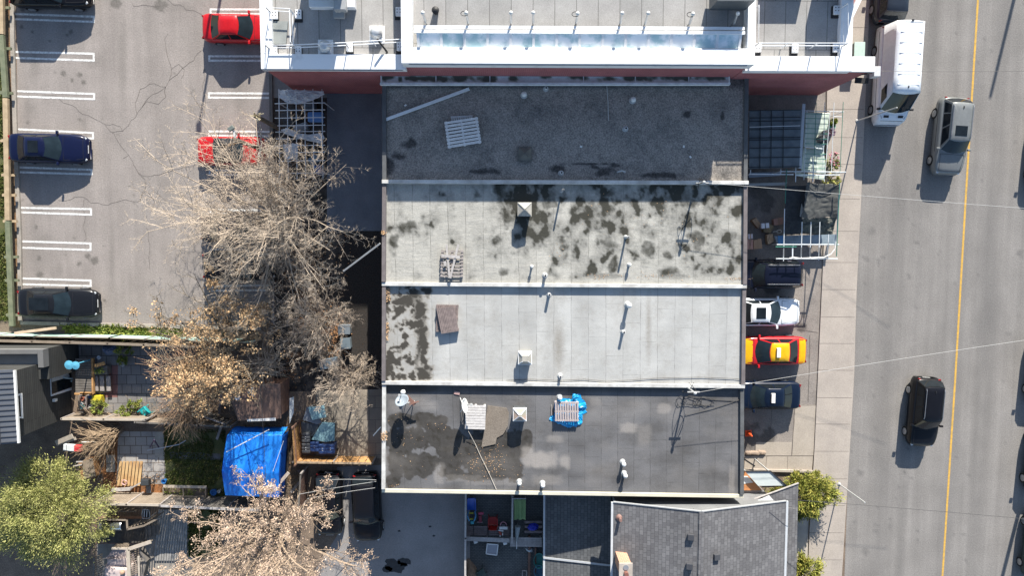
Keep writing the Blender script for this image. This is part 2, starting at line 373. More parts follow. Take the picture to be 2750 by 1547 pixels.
m_yard = Mstain('shady_yard', (.085, .073, .064), (.030, .027, .025), (.13, .076, .047), scale=1.2, speck=.45, fscale=14)
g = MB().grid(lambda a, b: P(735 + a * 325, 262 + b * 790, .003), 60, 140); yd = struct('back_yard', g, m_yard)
stain_attr(yd, lambda p: .5 if proj(p)[0] > 925 + 25 * fbm(p.x, p.y, .5, 2) else .4 + .55 * fbm(*proj(p), .014, 6) + .4 * fbm(*proj(p), .05, 2) - .0)  # dark earth, with shade painted in along the row wall
# road, line, sidewalk, forecourt
def road_stain(p):
    u, v = proj(p); x = u + v * .062; s = max(.06 + .26 * fbm(u, v * .25, .012, 4) + .2 * nz(x, v * .05, .02, 7) + .12 * math.exp(-((x - 2455) / 30) ** 2) + .16 * math.exp(-((x - 2700) / 26) ** 2) - .1 * math.exp(-((x - 2560) / 40) ** 2), spots(BR, u, v))
    for a, b, r in ((2342, 620, 11), (2330, 697, 7), (2360, 701, 6), (2371, 690, 5), (2318, 690, 5), (2380, 680, 6), (2441, 742, 7), (2460, 650, 5), (2353, 1428, 8), (2352, 1410, 6), (2281, 1334, 5), (2310, 1270, 9), (2376, 1262, 7), (2465, 1428, 6), (2324, 1483, 9), (2334, 1219, 4), (2352, 1149, 4), (2740, 680, 12), (2390, 1415, 5)):
        d = math.hypot(u - a, v - b)
        if d < 2.2 * r: s = max(s, .45 * (1 - ss(.5, 1.4, d / r + fbm(u, v, .09, 1) * .5)))
    for x0 in (2475, 2485): s += .16 * math.exp(-((u - (x0 - (v - 500) * .062)) / 9) ** 2) * (.6 + .8 * abs(nz(v, u, .05)))
    return s
m_road = Mstain('road_asphalt', (.235, .222, .209), (.148, .141, .135), (.06, .058, .055), scale=.5, speck=.17, fscale=13, streak=(1.6, .06, 1))
g = MB().grid(lambda a, b: P(2331 - 72 * b + a * 760, -260 + 2060 * b, .004), 110, 260)
road = struct('road', g, m_road); stain_attr(road, road_stain)
mb = MB(); ribbon(mb, [P(2650, -260), P(2626, 0), P(2594, 520), P(2565, 1020), P(2531, 1547), P(2513, 1800)], .13, .009)
struct('yellow_centre_line', mb, M('yellow_paint', (.62, .36, .06), (.42, .27, .08), scale=5, speck=.2))
kr = [(2340, -260), (2332, 37), (2319, 335), (2312, 500), (2298, 790), (2292, 1007), (2275, 1290), (2259, 1547), (2246, 1800)]
wl = [(2225, -260), (2222, 37), (2218, 335), (2214, 560), (2209, 697), (2196, 984), (2186, 1200), (2172, 1428), (2160, 1800)]
m_walk = Mstain('sidewalk_concrete', (.385, .33, .285), (.29, .25, .22), (.18, .16, .14), scale=.9, speck=.12, fscale=16)
mb = MB()
for i in range(len(kr) - 1):
    a, b, c, d = P(*wl[i]), P(*kr[i]), P(*kr[i + 1]), P(*wl[i + 1]); mb.prism([d[:2], c[:2], b[:2], a[:2]], -.1, .10)
struct('sidewalk', mb, M('walk', (.385, .34, .297), (.33, .292, .258), scale=.8, speck=.12, fscale=16))
def lerp_x(tab, v):
    for (x0, y0), (x1, y1) in zip(tab, tab[1:]):
        if y0 <= v <= y1: return x0 + (x1 - x0) * (v - y0) / (y1 - y0)
mb = MB(); v = -240
JY = [-150, -78, -2, 72, 145, 218, 292, 368, 440, 533, 620, 704, 777, 851, 922, 994, 1068, 1139, 1212, 1286, 1358, 1431, 1504]
for y in JY: ribbon(mb, [P(lerp_x(wl, y) + 1, y + .5, .1), P(lerp_x(kr, y) - 1, y + 1, .1)], .018, .1035)
ribbon(mb, [P(2222, 40, .1), P(2217, 500, .1)], .02, .1035)
struct('sidewalk_joints', mb, M('joint', (.10, .085, .075)))
m_fore = Mstain('forecourt_asphalt', (.27, .24, .215), (.19, .17, .155), (.09, .082, .075), scale=.7, speck=.2, fscale=15)
g = MB().grid(lambda a, b: P(1890 + a * (lerp_x(wl, 240 + 990 * b) - 1890), 240 + 990 * b, .02), 60, 160)
fo = struct('forecourt', g, m_fore)
def fore_tone(p):
    u, v = proj(p); s = .2 + .35 * fbm(u, v, .02, 5)
    if v < 660: s += .35 * (1 - ss(2050, 2110, u))  # darker towards the row wall in the upper part
    for a, b, r in ((2010, 1170, 45), (2060, 1180, 35), (2150, 880, 18), (2160, 850, 10), (2030, 520, 35), (2060, 545, 30), (2075, 770, 30)):
        d = math.hypot(u - a, v - b)
        if d < 2 * r: s = max(s, .8 * (1 - ss(.6, 1.1, d / r + fbm(u, v, .04, 2) * .5)))
    return s
stain_attr(fo, fore_tone)
mb = MB()
for q in ([(2135, 1088), (2192, 1088), (2186, 1224), (2126, 1224)], [(2030, 1188), (2126, 1188), (2124, 1224), (2028, 1224)], [(2000, 1226), (2183, 1226), (2180, 1264), (1998, 1262)]):
    mb.prism([P(*x)[:2] for x in q], .0, .032)
struct('concrete_slabs', mb, M('slab_concrete', (.37, .325, .275), (.33, .29, .245), scale=1, speck=.13, fscale=16))
mb = MB()
for q in ([(2135, 1088), (2126, 1224)], [(2058, 1226), (2056, 1262)], [(2115, 1226), (2114, 1263)], [(2000, 1225), (2185, 1225)], [(2135, 1088), (2190, 1089)], [(2072, 1100), (2068, 1180)], [(2140, 885), (2196, 893)], [(2175, 900), (2170, 1080)]):
    ribbon(mb, [P(*x) for x in q], .03, .0355, .03)
struct('slab_joints', mb, MATS['joint'])
sheet('front_walk', 'N', [(2100, 1390), (2172, 1390), (2160, 1800), (2090, 1800)], .02, M('front_walk', (.46, .42, .37), scale=1, speck=.1))

# back yards, seen between fences
sheet('back_paving', 'N', [(210, 918), (560, 918), (560, 1110), (210, 1110)], .006, Mbrick('paving_grey', (.22, .21, .205), (.18, .172, .17), (.07, .065, .06), .62, .62, False, 0, .02))
sheet('red_pavers', 'L1', [(1410, 680), (1530, 680), (1525, 1100), (1350, 1100), (1350, 1035), (1420, 1030)], .010, Mbrick('paving_red', (.22, .11, .10), (.19, .10, .09), (.06, .04, .04), .62, .62, False, 0, .02))
sheet('patio_paving', 'L2', [(720, 340), (1245, 345), (1270, 950), (700, 950)], .008, Mbrick('paving_patio', (.36, .34, .32), (.31, .295, .28), (.12, .09, .07), .72, .58, False, 0, .02))
sheet('mulch_bed', 'L2', [(500, 330), (720, 330), (720, 860), (1270, 860), (1260, 1100), (560, 1100)], .004, M('mulch', (.28, .12, .045), (.16, .08, .04), scale=3, speck=.5, fscale=14))
sheet('stepping_slabs', 'L2', [(1145, 345), (1240, 345), (1240, 640), (1145, 640)], .012, M('pale_slab', (.36, .35, .32), scale=2))
sheet('garden_path', 'L2', [(1310, 570), (1900, 600), (1900, 670), (1320, 655)], .010, M('path_grey', (.15, .15, .155), (.10, .10, .09), scale=2, speck=.3))
sheet('yard_patio', 'N', [(260, 1400), (520, 1400), (520, 1560), (260, 1560)], .004, M('yard_conc', (.30, .27, .235), (.22, .20, .175), scale=1.3, speck=.2))
sheet('gravel_yard', 'N', [(1262, 1330), (1470, 1330), (1470, 1760), (1262, 1760)], .010, Mbrick('setts', (.13, .135, .13), (.10, .105, .105), (.05, .05, .05), .22, .11, False, 0, .012))

def blades(name, k, poly, n, h, mat, z=.01, tilt=.5, w=.025):
    """a mat of short leaf blades over a polygon"""
    pts = [Z(k, *q) for q in poly]; x0, x1 = min(p.x for p in pts), max(p.x for p in pts); y0, y1 = min(p.y for p in pts), max(p.y for p in pts)
    def inside(x, y):
        c = False
        for a, b in zip(pts, pts[1:] + pts[:1]):
            if (a.y > y) != (b.y > y) and x < (b.x - a.x) * (y - a.y) / (b.y - a.y) + a.x: c = not c
        return c
    mb = MB(); i = 0; tries = 0
    while i < n and tries < n * 6:
        tries += 1; x, y = rnd.uniform(x0, x1), rnd.uniform(y0, y1)
        if not inside(x, y) or nz(x, y, .9, 5) < -.28: continue
        a = rnd.uniform(0, 6.28); hh = h * rnd.uniform(.5, 1.2); d = Vector((math.cos(a), math.sin(a), 0)); t = Vector((rnd.uniform(-tilt, tilt), rnd.uniform(-tilt, tilt), 1)) * hh
        b = Vector((x, y, z)); mb.add([b - d * w, b + d * w, b + t + d * w * .5, b + t - d * w * .5], [(0, 1, 2, 3)]); i += 1
    return tag(mb.build(name, mat), kind='stuff')
blades('grass', 'N', [(-6, 0), (10, 0), (14, 420), (34, 860), (-6, 860)], 5000, .09, m_grass, .01, 1.2, .03)
blades('lawn_grass', 'L2', [(1250, 280), (1960, 330), (1960, 1120), (1270, 1120)], 9000, .08, m_grass, .01, 1.0)
blades('lower_lawn_grass', 'L3', [(2050, 230), (2620, 230), (2620, 1100), (2050, 1100)], 6000, .09, m_grass, .01, 1.0)
m_green = Mleaf('green_leaves', [(.09, .14, .025), (.20, .24, .05), (.32, .30, .09)])
blades('ground_cover', 'L1', [(860, 170), (1500, 180), (2400, 230), (2400, 330), (1500, 270), (860, 250)], 2600, .22, m_green, .02, 1.3, .06)
# ------------------------------------------------------------ tall brick building at the top
m_brick = Mbrick('red_brick', (.32, .085, .10), (.25, .07, .085), (.36, .20, .19), .23, .085, True, 0, .012)
m_white = M('white_coping', (.76, .77, .78), (.52, .53, .54), rough=.6, scale=1.3, speck=.06, lo=.5, hi=.85, bump=.1)
m_pav = Mbrick('roof_pavers', (.335, .325, .315), (.30, .295, .285), (.15, .145, .14), 1.15, 2.6, False, 0, .02)
m_wmetal = Mflat('white_metal', (.78, .79, .80), .4)
m_steel = Mflat('galvanised_steel', (.45, .46, .47), .35, .6)
m_black = Mflat('black_rubber', (.02, .02, .022), .6)
ZP, ZD, ZC, ZCD = 6.5, 6.15, 7.7, 7.05
def xy(u, v, z): return tuple(P(u, v, z)[:2])
bb = root('brick_building', 'tall red brick building with white parapets and grey roof terraces at top', 'building', (P(1370, 0)[0], P(1370, 60, ZP)[1], 0))
yS = P(1370, 183, ZP).y; yC = P(1370, 166, ZC).y; yN = P(0, -420, ZP).y
xw, xc0, xc1 = P(704, 150, ZP).x, P(1082, 165, ZC).x, P(2023, 165, ZC).x
xe, xf = P(2287, 150, ZP).x, P(2345, 185, ZP).x
mb = MB(); mb.prism([(xw, yS), (xc0, yS), (xc0, yN), (xw, yN)], 0, ZD - .05); mb.prism([(xc1, yS), (xe, yS), (xe, yN), (xc1, yN)], 0, ZD - .05)
mb.prism([(xc0, yC), (xc1, yC), (xc1, yN), (xc0, yN)], 0, ZCD - .05); mb.prism([(xe, yS), (xf, yS), (xf, yS + .5), (xe, yS + .5)], 0, ZP - .16)
yW2 = P(0, 60, ZP).y
mb.prism([(xe, yW2 + .6), (P(2345, 0, ZP).x, yW2 + 3.2), (P(2345, 0, ZP).x, yN), (xe, yN)], 0, ZP - .2)
mb.build('wall', m_brick, bb)
mb = MB(); mb.prism([(xw + .1, yS + .1), (xc0, yS + .1), (xc0, yN), (xw + .1, yN)], ZD - .05, ZD); mb.prism([(xc1, yS + .1), (xe - .1, yS + .1), (xe - .1, yN), (xc1, yN)], ZD - .05, ZD)
mb.prism([(xc0 + .1, yC + .1), (xc1 - .1, yC + .1), (xc1 - .1, yN), (xc0 + .1, yN)], ZCD - .05, ZCD); mb.build('roof', m_pav, bb)
mb = MB()
def wallseg(x0, y0, x1, y1, z0, z1): mb.prism([(min(x0, x1), min(y0, y1)), (max(x0, x1), min(y0, y1)), (max(x0, x1), max(y0, y1)), (min(x0, x1), max(y0, y1))], z0, z1)
tS = P(0, 146, ZP).y - P(0, 183, ZP).y
wallseg(xw - .08, yS - .08, xc0 - .002, yS + tS, ZD - .15, ZP); wallseg(xc1 + .002, yS - .08, xe + .02, yS + tS, ZD - .15, ZP)
wallseg(xw - .08, yS + tS + .002, xw + .55, yN, ZD - .15, ZP); wallseg(xe - .65, yS + tS + .002, xe + .02, yN, ZD - .15, ZP)
wallseg(xc0 - .08, yC - .08, xc1 + .08, P(1500, 127, ZC).y, ZCD - .2, ZC)
wallseg(xc0 - .08, P(1500, 127, ZC).y + .002, P(1106, 0, ZC).x, yN, ZCD - .2, ZC); wallseg(P(2010, 0, ZC).x, P(1500, 127, ZC).y + .002, xc1 + .08, yN, ZCD - .2, ZC)
wallseg(xe + .024, yS - .1, xf + .1, yS + .72, ZP - .16, ZP - .01)
mb.prism([(xe + .02, yW2 + .5), (P(2352, 0, ZP).x, yW2 + 3.1), (P(2352, 0, ZP).x, yW2 + 3.6), (xe + .02, yW2 + 1.1)], ZP - .2, ZP - .005)
mb.build('parapet', m_white, bb, bevel=.015)
mb = MB(); mb.bar((xc0 + .3, yC - .1, ZC - .1), (xc1 - .3, yC - .1, ZC - .1), .05, .12); mb.bar((xw, yS - .1, ZP - .1), (xc0 - .2, yS - .1, ZP - .1), .04, .1); mb.build('drip_edge', m_steel, bb)

# terrace glazing with mullions
gz = root('glass_canopy', 'long sloping glass canopy with white mullions on roof terrace', 'canopy', P(1555, 122, ZCD))
x0, x1 = P(1122, 100, ZC).x, P(1990, 100, ZC).x; yb, yt = P(1500, 122, ZC).y, P(1500, 80, ZC + .5).y; zb, zt = ZC - .30, ZC - .06
m_pane = M('canopy_glass', (.42, .60, .64), (.86, .91, .93), scale=1.3, speck=0, bump=0, rough=.04, spec=.5, lo=.40, hi=.56)  # sky and cloud reflections painted into the glass colour
n = 14
for i in range(n):
    a, b = x0 + (x1 - x0) * i / n, x0 + (x1 - x0) * (i + 1) / n
    MB().slab([(a + .04, yb, zb), (b - .04, yb, zb), (b - .04, yt, zt), (a + .04, yt, zt)], .02).build('pane', m_pane, gz)
for i in range(n + 1):
    a = x0 + (x1 - x0) * i / n; MB().bar((a, yb, zb + .02), (a, yt, zt + .02), .13, .10).build('mullion', m_wmetal, gz)
mb = MB(); mb.bar((x0 - .2, yt + .06, zt + .03), (x1 + .2, yt + .06, zt + .03), .17, .12); mb.bar((x0 - .2, yt + .30, zt - .05), (x1 + .2, yt + .30, zt - .05), .16, .12); mb.build('top_rail', m_wmetal, gz)
PX = [(1254, 36), (1366, 36), (1370 + 2, 36)]
posts = [('A2', 1222, 92, 1243, 158), ('A2', 1535, 92, 1548, 160), ('A2', 1857, 92, 1857, 160), ('A3', 193, 92, 193, 160), ('A3', 512, 97, 503, 160), ('A3', 833, 95, 820, 165), ('A3', 1020, 95, 1000, 168), ('A3', 1342, 100, 1320, 168), ('A3', 1665, 97, 1640, 165)]
for i, (k, xa, ya, xb, yb2) in enumerate(posts):
    b = Z(k, xb, yb2, ZCD + .6); t = Z(k, xa, ya, ZCD + 1.3)
    r = root('lamp_post', '', 'post', (b.x, b.y, ZCD), 'lamp posts along the terrace glazing')
    mb = MB(); mb.tube([(b.x, b.y, ZCD), (b.x, b.y, ZCD + .6), t], [.07, .07, .05], 8); mb.build('pole', m_steel, r)
    mb = MB(); mb.lathe(t - Vector((0, 0, .05)), [(.02, 0), (.09, .04), (.11, .1), (.09, .17), (.02, .2)], 12); mb.build('globe', Mflat('frosted_globe', (.62, .62, .60), .3), r, smooth=True)
    r['label'] = ['first grey lamp post from the left above the glass canopy', 'second lamp post from the left above the glass canopy', 'third lamp post from the left above glass canopy',
                  'fourth lamp post from the left above glass canopy', 'middle lamp post with loose wire loop above glass canopy', 'sixth lamp post from the left above the glass canopy', 'seventh lamp post from the left above the glass canopy',
                  'eighth lamp post with looped cable above glass canopy', 'rightmost lamp post above the glass canopy by the parapet'][i]
    if i in (1, 4, 7):
        mb = MB(); mb.tube([t + Vector((.18 * math.cos(a) - .1, .12 * math.sin(a), -.05)) for a in [j * .52 for j in range(13)]], .018, 5); mb.build('cable_loop', m_black, r)
# black bin on terrace
mb = MB(); mb.lathe(Z('A2', 1317, 85, ZCD), [(.14, 0), (.19, .3), (.2, .34), (.16, .36), (.05, .42)], 14)
single('cable_reel', mb, m_black, 'small black round bin standing on the grey terrace', 'bin')

# railings
def railing(label, pts, base, heights=(.55, 1.05), posts_at=1.8, cat='railing'):
    r = root('roof_railing', label, cat, tuple(pts[0][:2]) + (base,), 'white pipe railings on the brick building roof')
    for h in heights:
        mb = MB(); mb.tube([Vector((p[0], p[1], base + h)) for p in pts], .028, 6); mb.build('rail', m_wmetal, r)
    for a, b in zip(pts, pts[1:]):
        a, b = Vector(a), Vector(b); n = max(1, round((b - a).length / posts_at))
        for i in range(n + 1):
            q = a.lerp(b, i / n); mb = MB(); mb.tube([(q.x, q.y, base), (q.x, q.y, base + heights[-1])], .028, 6); mb.build('post', m_wmetal, r)
zr = ZD + 1.05
def rp(k, *pts): return [Vector((Z(k, x, y, zr).x, Z(k, x, y, zr).y, ZD)) for x, y in pts]
railing('white pipe railing around the left roof with an inner loop', rp('A2', (262, 60), (90, 50), (85, 322), (268, 322), (660, 305), (1060, 280)), ZD)
railing('short white pipe railing running north between the left roof blocks', rp('A2', (268, 300), (262, 70)), ZD)
railing('white pipe railing on the right roof block', rp('A4', (665, 20), (665, 308), (20, 308), (22, 35)), ZD)
blk = [('A2', 157, 112), ('A2', 327, 107), ('A2', 153, 370), ('A2', 327, 370), ('A2', 697, 345), ('A4', 278, 355), ('A4', 578, 78), ('A4', 574, 350), ('A4', 12, 350), ('A2', 1050, 90), ('A2', 1058, 340)]
bl_lab = ['behind the inner railing corner', 'beside the shaded roof area up top', 'in the lower left parapet corner', 'second from the left along the lower railing', 'in the middle of the lower left railing', 'in the middle of the right roof railing', 'by the upper right parapet',
          'in the lower right parapet corner', 'at the left end of the right roof railing', 'beside the central parapet up top', 'beside the central parapet at the railing end']
for i, (k, x, y) in enumerate(blk):
    p = Z(k, x, y, ZD + .1); r = root('ballast_block', 'white railing ballast block ' + bl_lab[i], 'ballast', (p.x, p.y, ZD), 'ballast blocks holding the roof railings')
    MB().box(p + Vector((-.02, -.04, -.06)), (.42, .62, .07)).build('mat', m_black, r)
    mb = MB(); mb.box(p + Vector((0, .04, .05)), (.34, .48, .14)); mb.build('block', m_white, r, bevel=.03)
    mb = MB()
    for dx, dy in ((-.08, .12), (.08, .12), (-.08, -.04), (.08, -.04)): mb.cyl(p.x + dx, p.y + dy + .04, p.z + .121, p.z + .128, .03, n=8)
    mb.build('hole', m_black, r)
for i, (k, x, y, lab) in enumerate([('A2', 885, 232, 'white domed roof fan on square base in the sun'), ('A2', 511, 332, 'white domed roof fan on square base beside the shaded area')]):
    p = Z(k, x, y, ZD + .35); r = root('roof_fan', lab, 'vent', (p.x, p.y, ZD), 'white domed roof fans')
    mb = MB(); mb.box((p.x, p.y, ZD + .02), (.82, .9, .05)); mb.box((p.x, p.y, ZD + .14), (.62, .66, .2)); mb.build('base', m_white, r, bevel=.02)
    mb = MB(); mb.lathe((p.x, p.y, ZD + .24), [(.33, 0), (.35, .06), (.3, .16), (.26, .22), (.25, .28), (.15, .34), (.02, .37)], 20); mb.build('dome', Mflat('fan_white', (.6, .62, .63), .3, .3), r, smooth=True)
p = Z('A2', 930, 320, ZD + .5); mb = MB(); a, b = Z('A2', 893, 280, ZD + .95), Z('A2', 955, 360, ZD + .35); mb.tube([a, b], .05, 8); mb.tube([b, Vector((b.x, b.y, ZD))], .06, 8)
single('vent_pipe', mb, m_black, 'black bent pipe with a pale foot on left roof', 'pipe')
# rooftop machine at the top edge
p = Z('A2', 560, 0, ZD); r = root('air_handler', 'grey rooftop air handling unit with white base at the top edge', 'ventilation unit', (p.x, p.y, ZD))
a, b = Z('A2', 400, 40, ZD + .5), Z('A2', 730, 40, ZD + .5)
MB().box(((a.x + b.x) / 2, a.y + 1.1, ZD + .25), (b.x - a.x, 2.3, .5)).build('base', m_white, r, bevel=.02)
MB().box(((a.x + b.x) / 2 - .2, a.y + 1.9, ZD + 1.6), (b.x - a.x - .3, 2.2, 2.2)).build('housing', Mflat('unit_green', (.20, .25, .23), .5), r, bevel=.04)
q = Z('A2', 640, 30, ZD + .6); MB().box((q.x, q.y + .1, ZD + .95), (.62, 1.1, .5)).build('duct', Mflat('duct_grey', (.42, .43, .43), .4, .3), r, bevel=.02)
q = Z('A2', 622, 95, ZD + .1); single('roof_hatch', MB().box((q.x, q.y, ZD + .17), (.6, .56, .3)), Mflat('hatch_grey', (.34, .35, .35), .5), 'small grey box on legs below the air handling unit', 'box', bevel=.02)
q = Z('A2', 205, 235, ZD); mb = MB(); mb.prism([Z('A2', x, y, ZD)[:2] for x, y in ((135, 155), (255, 155), (240, 318), (135, 318))], ZD + .04, ZD + .12)
single('roof_panel', mb, M('membrane_grey', (.30, .32, .31), scale=1), 'grey green access mat lying inside the railing loop', 'mat')
# structures beyond the frame that throw their shadow on the right terrace
q = Z('A3', 1590, -30, ZCD + 1.2); mb = MB(); mb.box((q.x + .3, q.y, ZCD + 1.0), (1.9, .8, 1.4)); mb.box((q.x + .3, q.y, ZCD + .15), (.5, .5, .3))
single('terrace_unit', mb, Mflat('dark_unit', (.10, .11, .12), .5), 'dark roof unit at the top right of the terrace', 'roof unit')

for (xa, xb, h, lab) in ((70, 350, 1.0, 'low dark roof unit beyond the top edge on the right roof'), (470, 720, 1.95, 'tall dark roof unit beyond the top edge on the right roof')):
    a, b = Z('A4', xa, -107, ZD), Z('A4', xb, -107, ZD); single('roof_unit', MB().box(((a.x + b.x) / 2, a.y + .9, ZD + h / 2), (b.x - a.x, 1.8, h)), MATS['dark_unit'], lab, 'roof unit', bevel=.03)
# projecting sign and utility box by the brick corner
q = Z('A4', 858, 520, ZP - .6); r = root('projecting_sign', 'grey projecting wall sign on black bracket at the brick corner', 'sign', (q.x, q.y, 0))
MB().box(q, (.36, .55, .5)).build('panel', Mflat('sign_grey', (.55, .56, .56), .5), r, bevel=.02)
w = Vector((xf, yS + .2, q.z)); MB().bar(q, w - Vector((.3, .3, 0)), .06, .06).build('bracket', m_black, r); MB().bar(q - Vector((.1, .35, .5)), w - Vector((.4, .5, .5)), .3, .1).build('bracket', m_black, r)
q = Z('A4', 745, 355, 1.0); r = root('utility_box', 'pale green utility cabinet on the sidewalk by the van', 'cabinet', (q.x, q.y, .1))
MB().box((q.x, q.y, .55), (.62, .85, .9)).build('body', Mflat('cabinet_green', (.22, .38, .32), .5), r, bevel=.02)
MB().box((q.x, q.y, 1.02), (.68, .92, .05)).build('lid', Mflat('cabinet_lid', (.48, .62, .55), .5), r, bevel=.015)

# ------------------------------------------------------------ the row of four flat-roofed units
ZK = [4.55, 4.62, 4.45, 4.35, 4.15]                                   # coping heights, north to south
bline = [((1026, 192), (2013, 192)), ((1026, 488), (2010, 491)), ((1026, 764), (2005, 771)), ((1026, 1030), (2000, 1040)), ((1026, 1320), (1996, 1335))]
BL = [(P(*a, z), P(*b, z)) for (a, b), z in zip(bline, ZK)]
ZDK = [4.25, 4.30, 4.20, 4.05]
m_wall = Mbrick('row_brick', (.24, .15, .11), (.19, .12, .09), (.25, .22, .19), .23, .085)
m_gravel = Mstain('gravel_roof', (.29, .262, .232), (.15, .14, .13), (.045, .042, .04), scale=1.5, speck=.45, fscale=13)
m_cap2 = Mstain('weathered_membrane', (.40, .39, .355), (.20, .197, .18), (.045, .044, .036), scale=1.5, speck=.12, fscale=18, seams=(1.02, 0, .045), wrinkle=.9, rag=.14)
m_cap3 = Mstain('pale_membrane', (.43, .431, .418), (.25, .236, .212), (.05, .046, .04), scale=.7, speck=.06, fscale=20, seams=(1.02, 3.1, .04), streak=(.5, .08, 1), wrinkle=.3, rag=.15)
m_cap4 = Mstain('dark_membrane', (.140, .139, .144), (.060, .057, .055), (.035, .032, .028), scale=.8, speck=.10, fscale=18, seams=(.98, 1.9, .04), light=(.36, .33, .30), streak=(.4, .12, 1), wrinkle=.35)
m_brown = M('brown_flashing', (.17, .15, .15), scale=2, speck=.1)
m_dkf = M('dark_flashing', (.11, .115, .12), scale=2, speck=.1)
m_copw = M('white_flashing', (.58, .58, .56), (.38, .37, .35), scale=1.6, speck=.12, rough=.7)
m_copc = M('cream_flashing', (.60, .57, .46), (.50, .475, .39), scale=1, speck=.06, rough=.6)
def blob(u, v, L, n, e0=.35, e1=1.25):
    s = 0
    for a, b, rx, ry in L:
        d = math.hypot((u - a) / rx, (v - b) / ry)
        if d < 1.7: s = max(s, 1 - ss(e0, e1, d + n))
    return s
def st1(p):
    u, v = proj(p); n = fbm(u, v, .05, 2); s = .12 + .35 * fbm(u, v, .012, 5) + .2 * n
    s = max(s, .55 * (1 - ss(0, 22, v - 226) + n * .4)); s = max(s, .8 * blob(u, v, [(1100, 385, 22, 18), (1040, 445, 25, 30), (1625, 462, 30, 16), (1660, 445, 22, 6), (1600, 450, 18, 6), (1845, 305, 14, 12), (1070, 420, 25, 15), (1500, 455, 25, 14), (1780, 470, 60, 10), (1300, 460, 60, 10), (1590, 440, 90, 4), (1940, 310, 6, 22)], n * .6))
    return s
def st2(p):
    u, v = proj(p); n = fbm(u, v, .021, 11, 7); m = fbm(u, v, .009, 4, 4); d = ss(1300, 1400, u) * (1 - .3 * ss(1890, 1990, u)) * (1 - .6 * ss(620, 700, v)) + .12
    st = .10 * math.sin(12.9 * math.floor((u - 1025) / 46.6)); k = fbm(u, v * .75, .036, 17, 7)
    q = m * .42 + n * .42 + k * .34 + d * .50 - .05 + st * d; s = max(.06, min(.55, q * 1.05)) + .75 * ss(.38, .95, q + k * .25)
    s = max(s, blob(u, v, [(1050, 612, 20, 26), (1092, 612, 24, 20), (1052, 645, 12, 30), (1190, 525, 22, 10), (1280, 520, 16, 18), (1345, 520, 22, 40), (1362, 575, 20, 25), (1320, 648, 24, 16), (1340, 680, 30, 16), (1360, 735, 16, 12), (1470, 525, 25, 30), (1640, 520, 30, 12), (1640, 560, 16, 16), (1740, 680, 26, 24), (1790, 685, 24, 14), (1800, 730, 34, 14), (1640, 660, 26, 40), (1510, 650, 18, 18), (1870, 640, 20, 30), (1840, 530, 26, 26), (1790, 580, 20, 20), (1650, 700, 14, 24)], n * 1.5 + k * .5, .1, 1.3) * (.8 + .3 * k))
    if 1640 < u < 1800: s = max(s, .5 * (1 - ss(.6, 1.1, math.hypot((u - 1620) / 66, (v - 742) / 9) + n * .3)))
    s = max(s, .5 * (1 - ss(.6, 1.1, math.hypot((u - 1620) / 66, (v - 742) / 9) + n * .3)), .5 * (1 - ss(.6, 1.1, math.hypot((u - 1812) / 40, (v - 743) / 10) + n * .3)))
    return s * (1 - ss(740, 756, v) * .8)
def st3(p):
    u, v = proj(p); n = fbm(u, v, .05, 21, 5); m = fbm(u, v, .016, 8); w = 1 - ss(1120, 1168, u + 26 * m)
    s = w * (.26 + .75 * ss(-.12, .32, n * .8 + m * .5)); s = max(s, blob(u, v, [(1134, 920, 19, 110), (1140, 1000, 24, 30), (1128, 830, 26, 40), (1090, 808, 40, 20), (1145, 780, 20, 12), (1044, 990, 16, 12), (1075, 1012, 22, 10)], n * .7) * .95)
    for a, b, rx, ry, k in ((1500, 930, 18, 75, .40), (1742, 880, 9, 110, .34), (1480, 860, 30, 110, .15), (1325, 850, 26, 50, .16), (1320, 960, 20, 60, .17), (1690, 830, 50, 70, .12), (1680, 960, 60, 60, .1), (1290, 800, 70, 25, .14), (1480, 1000, 60, 40, .12)):
        s = max(s, k * math.exp(-((u - a) / rx) ** 2 - ((v - b) / ry) ** 2) * 1.2)
    return max(s, .08 + .16 * m + .08 * fbm(u, v, .05, 40))
W4 = [(1075, 1130, 32, 18), (1140, 1128, 34, 18), (1185, 1130, 16, 16), (1100, 1180, 62, 28), (1180, 1170, 48, 28), (1066, 1230, 20, 62), (1055, 1290, 18, 20), (1130, 1250, 48, 30), (1215, 1200, 40, 40), (1210, 1250, 28, 36), (1290, 1220, 60, 55), (1280, 1280, 40, 12), (1350, 1200, 60, 40), (1380, 1260, 22, 32), (1330, 1260, 40, 28), (1400, 1185, 34, 24), (1415, 1170, 16, 14), (1100, 1270, 16, 16)]
def st4(p):
    u, v = proj(p); n = fbm(u, v, .045, 31, 5)
    s = .66 * blob(u, v, [(a, b, rx * 1.2, ry * 1.22) for a, b, rx, ry in W4], n * .34, .86, 1.02); 
    if s > .1: s += .5 * max(0, fbm(u, v, .06, 14)) 
    s = max(s, .8 * (1 - ss(1048, 1062, v)) * (1 - .6 * ss(1130, 1200, u)))  # coping shade painted as a dark strip along the north edge
    return max(s, .13 + .26 * fbm(u * .5, v, .02, 3))
LT4 = [(1450, 1235, 44, 22, .8), (1418, 1225, 18, 26, .7), (1516, 1240, 14, 18, .65), (1785, 1098, 20, 14, .55), (1688, 1150, 24, 14, .6), (1490, 1180, 22, 10, .4), (1730, 1170, 20, 30, .3), (1600, 1080, 16, 12, .3), (1150, 1090, 24, 12, .3), (1235, 1285, 60, 10, .28), (1180, 1275, 14, 26, .45), (1330, 1295, 80, 10, .3), (1470, 1290, 40, 14, .35), (1060, 1090, 16, 20, .25), (1120, 1080, 30, 14, .3), (1965, 1290, 8, 40, .4)]
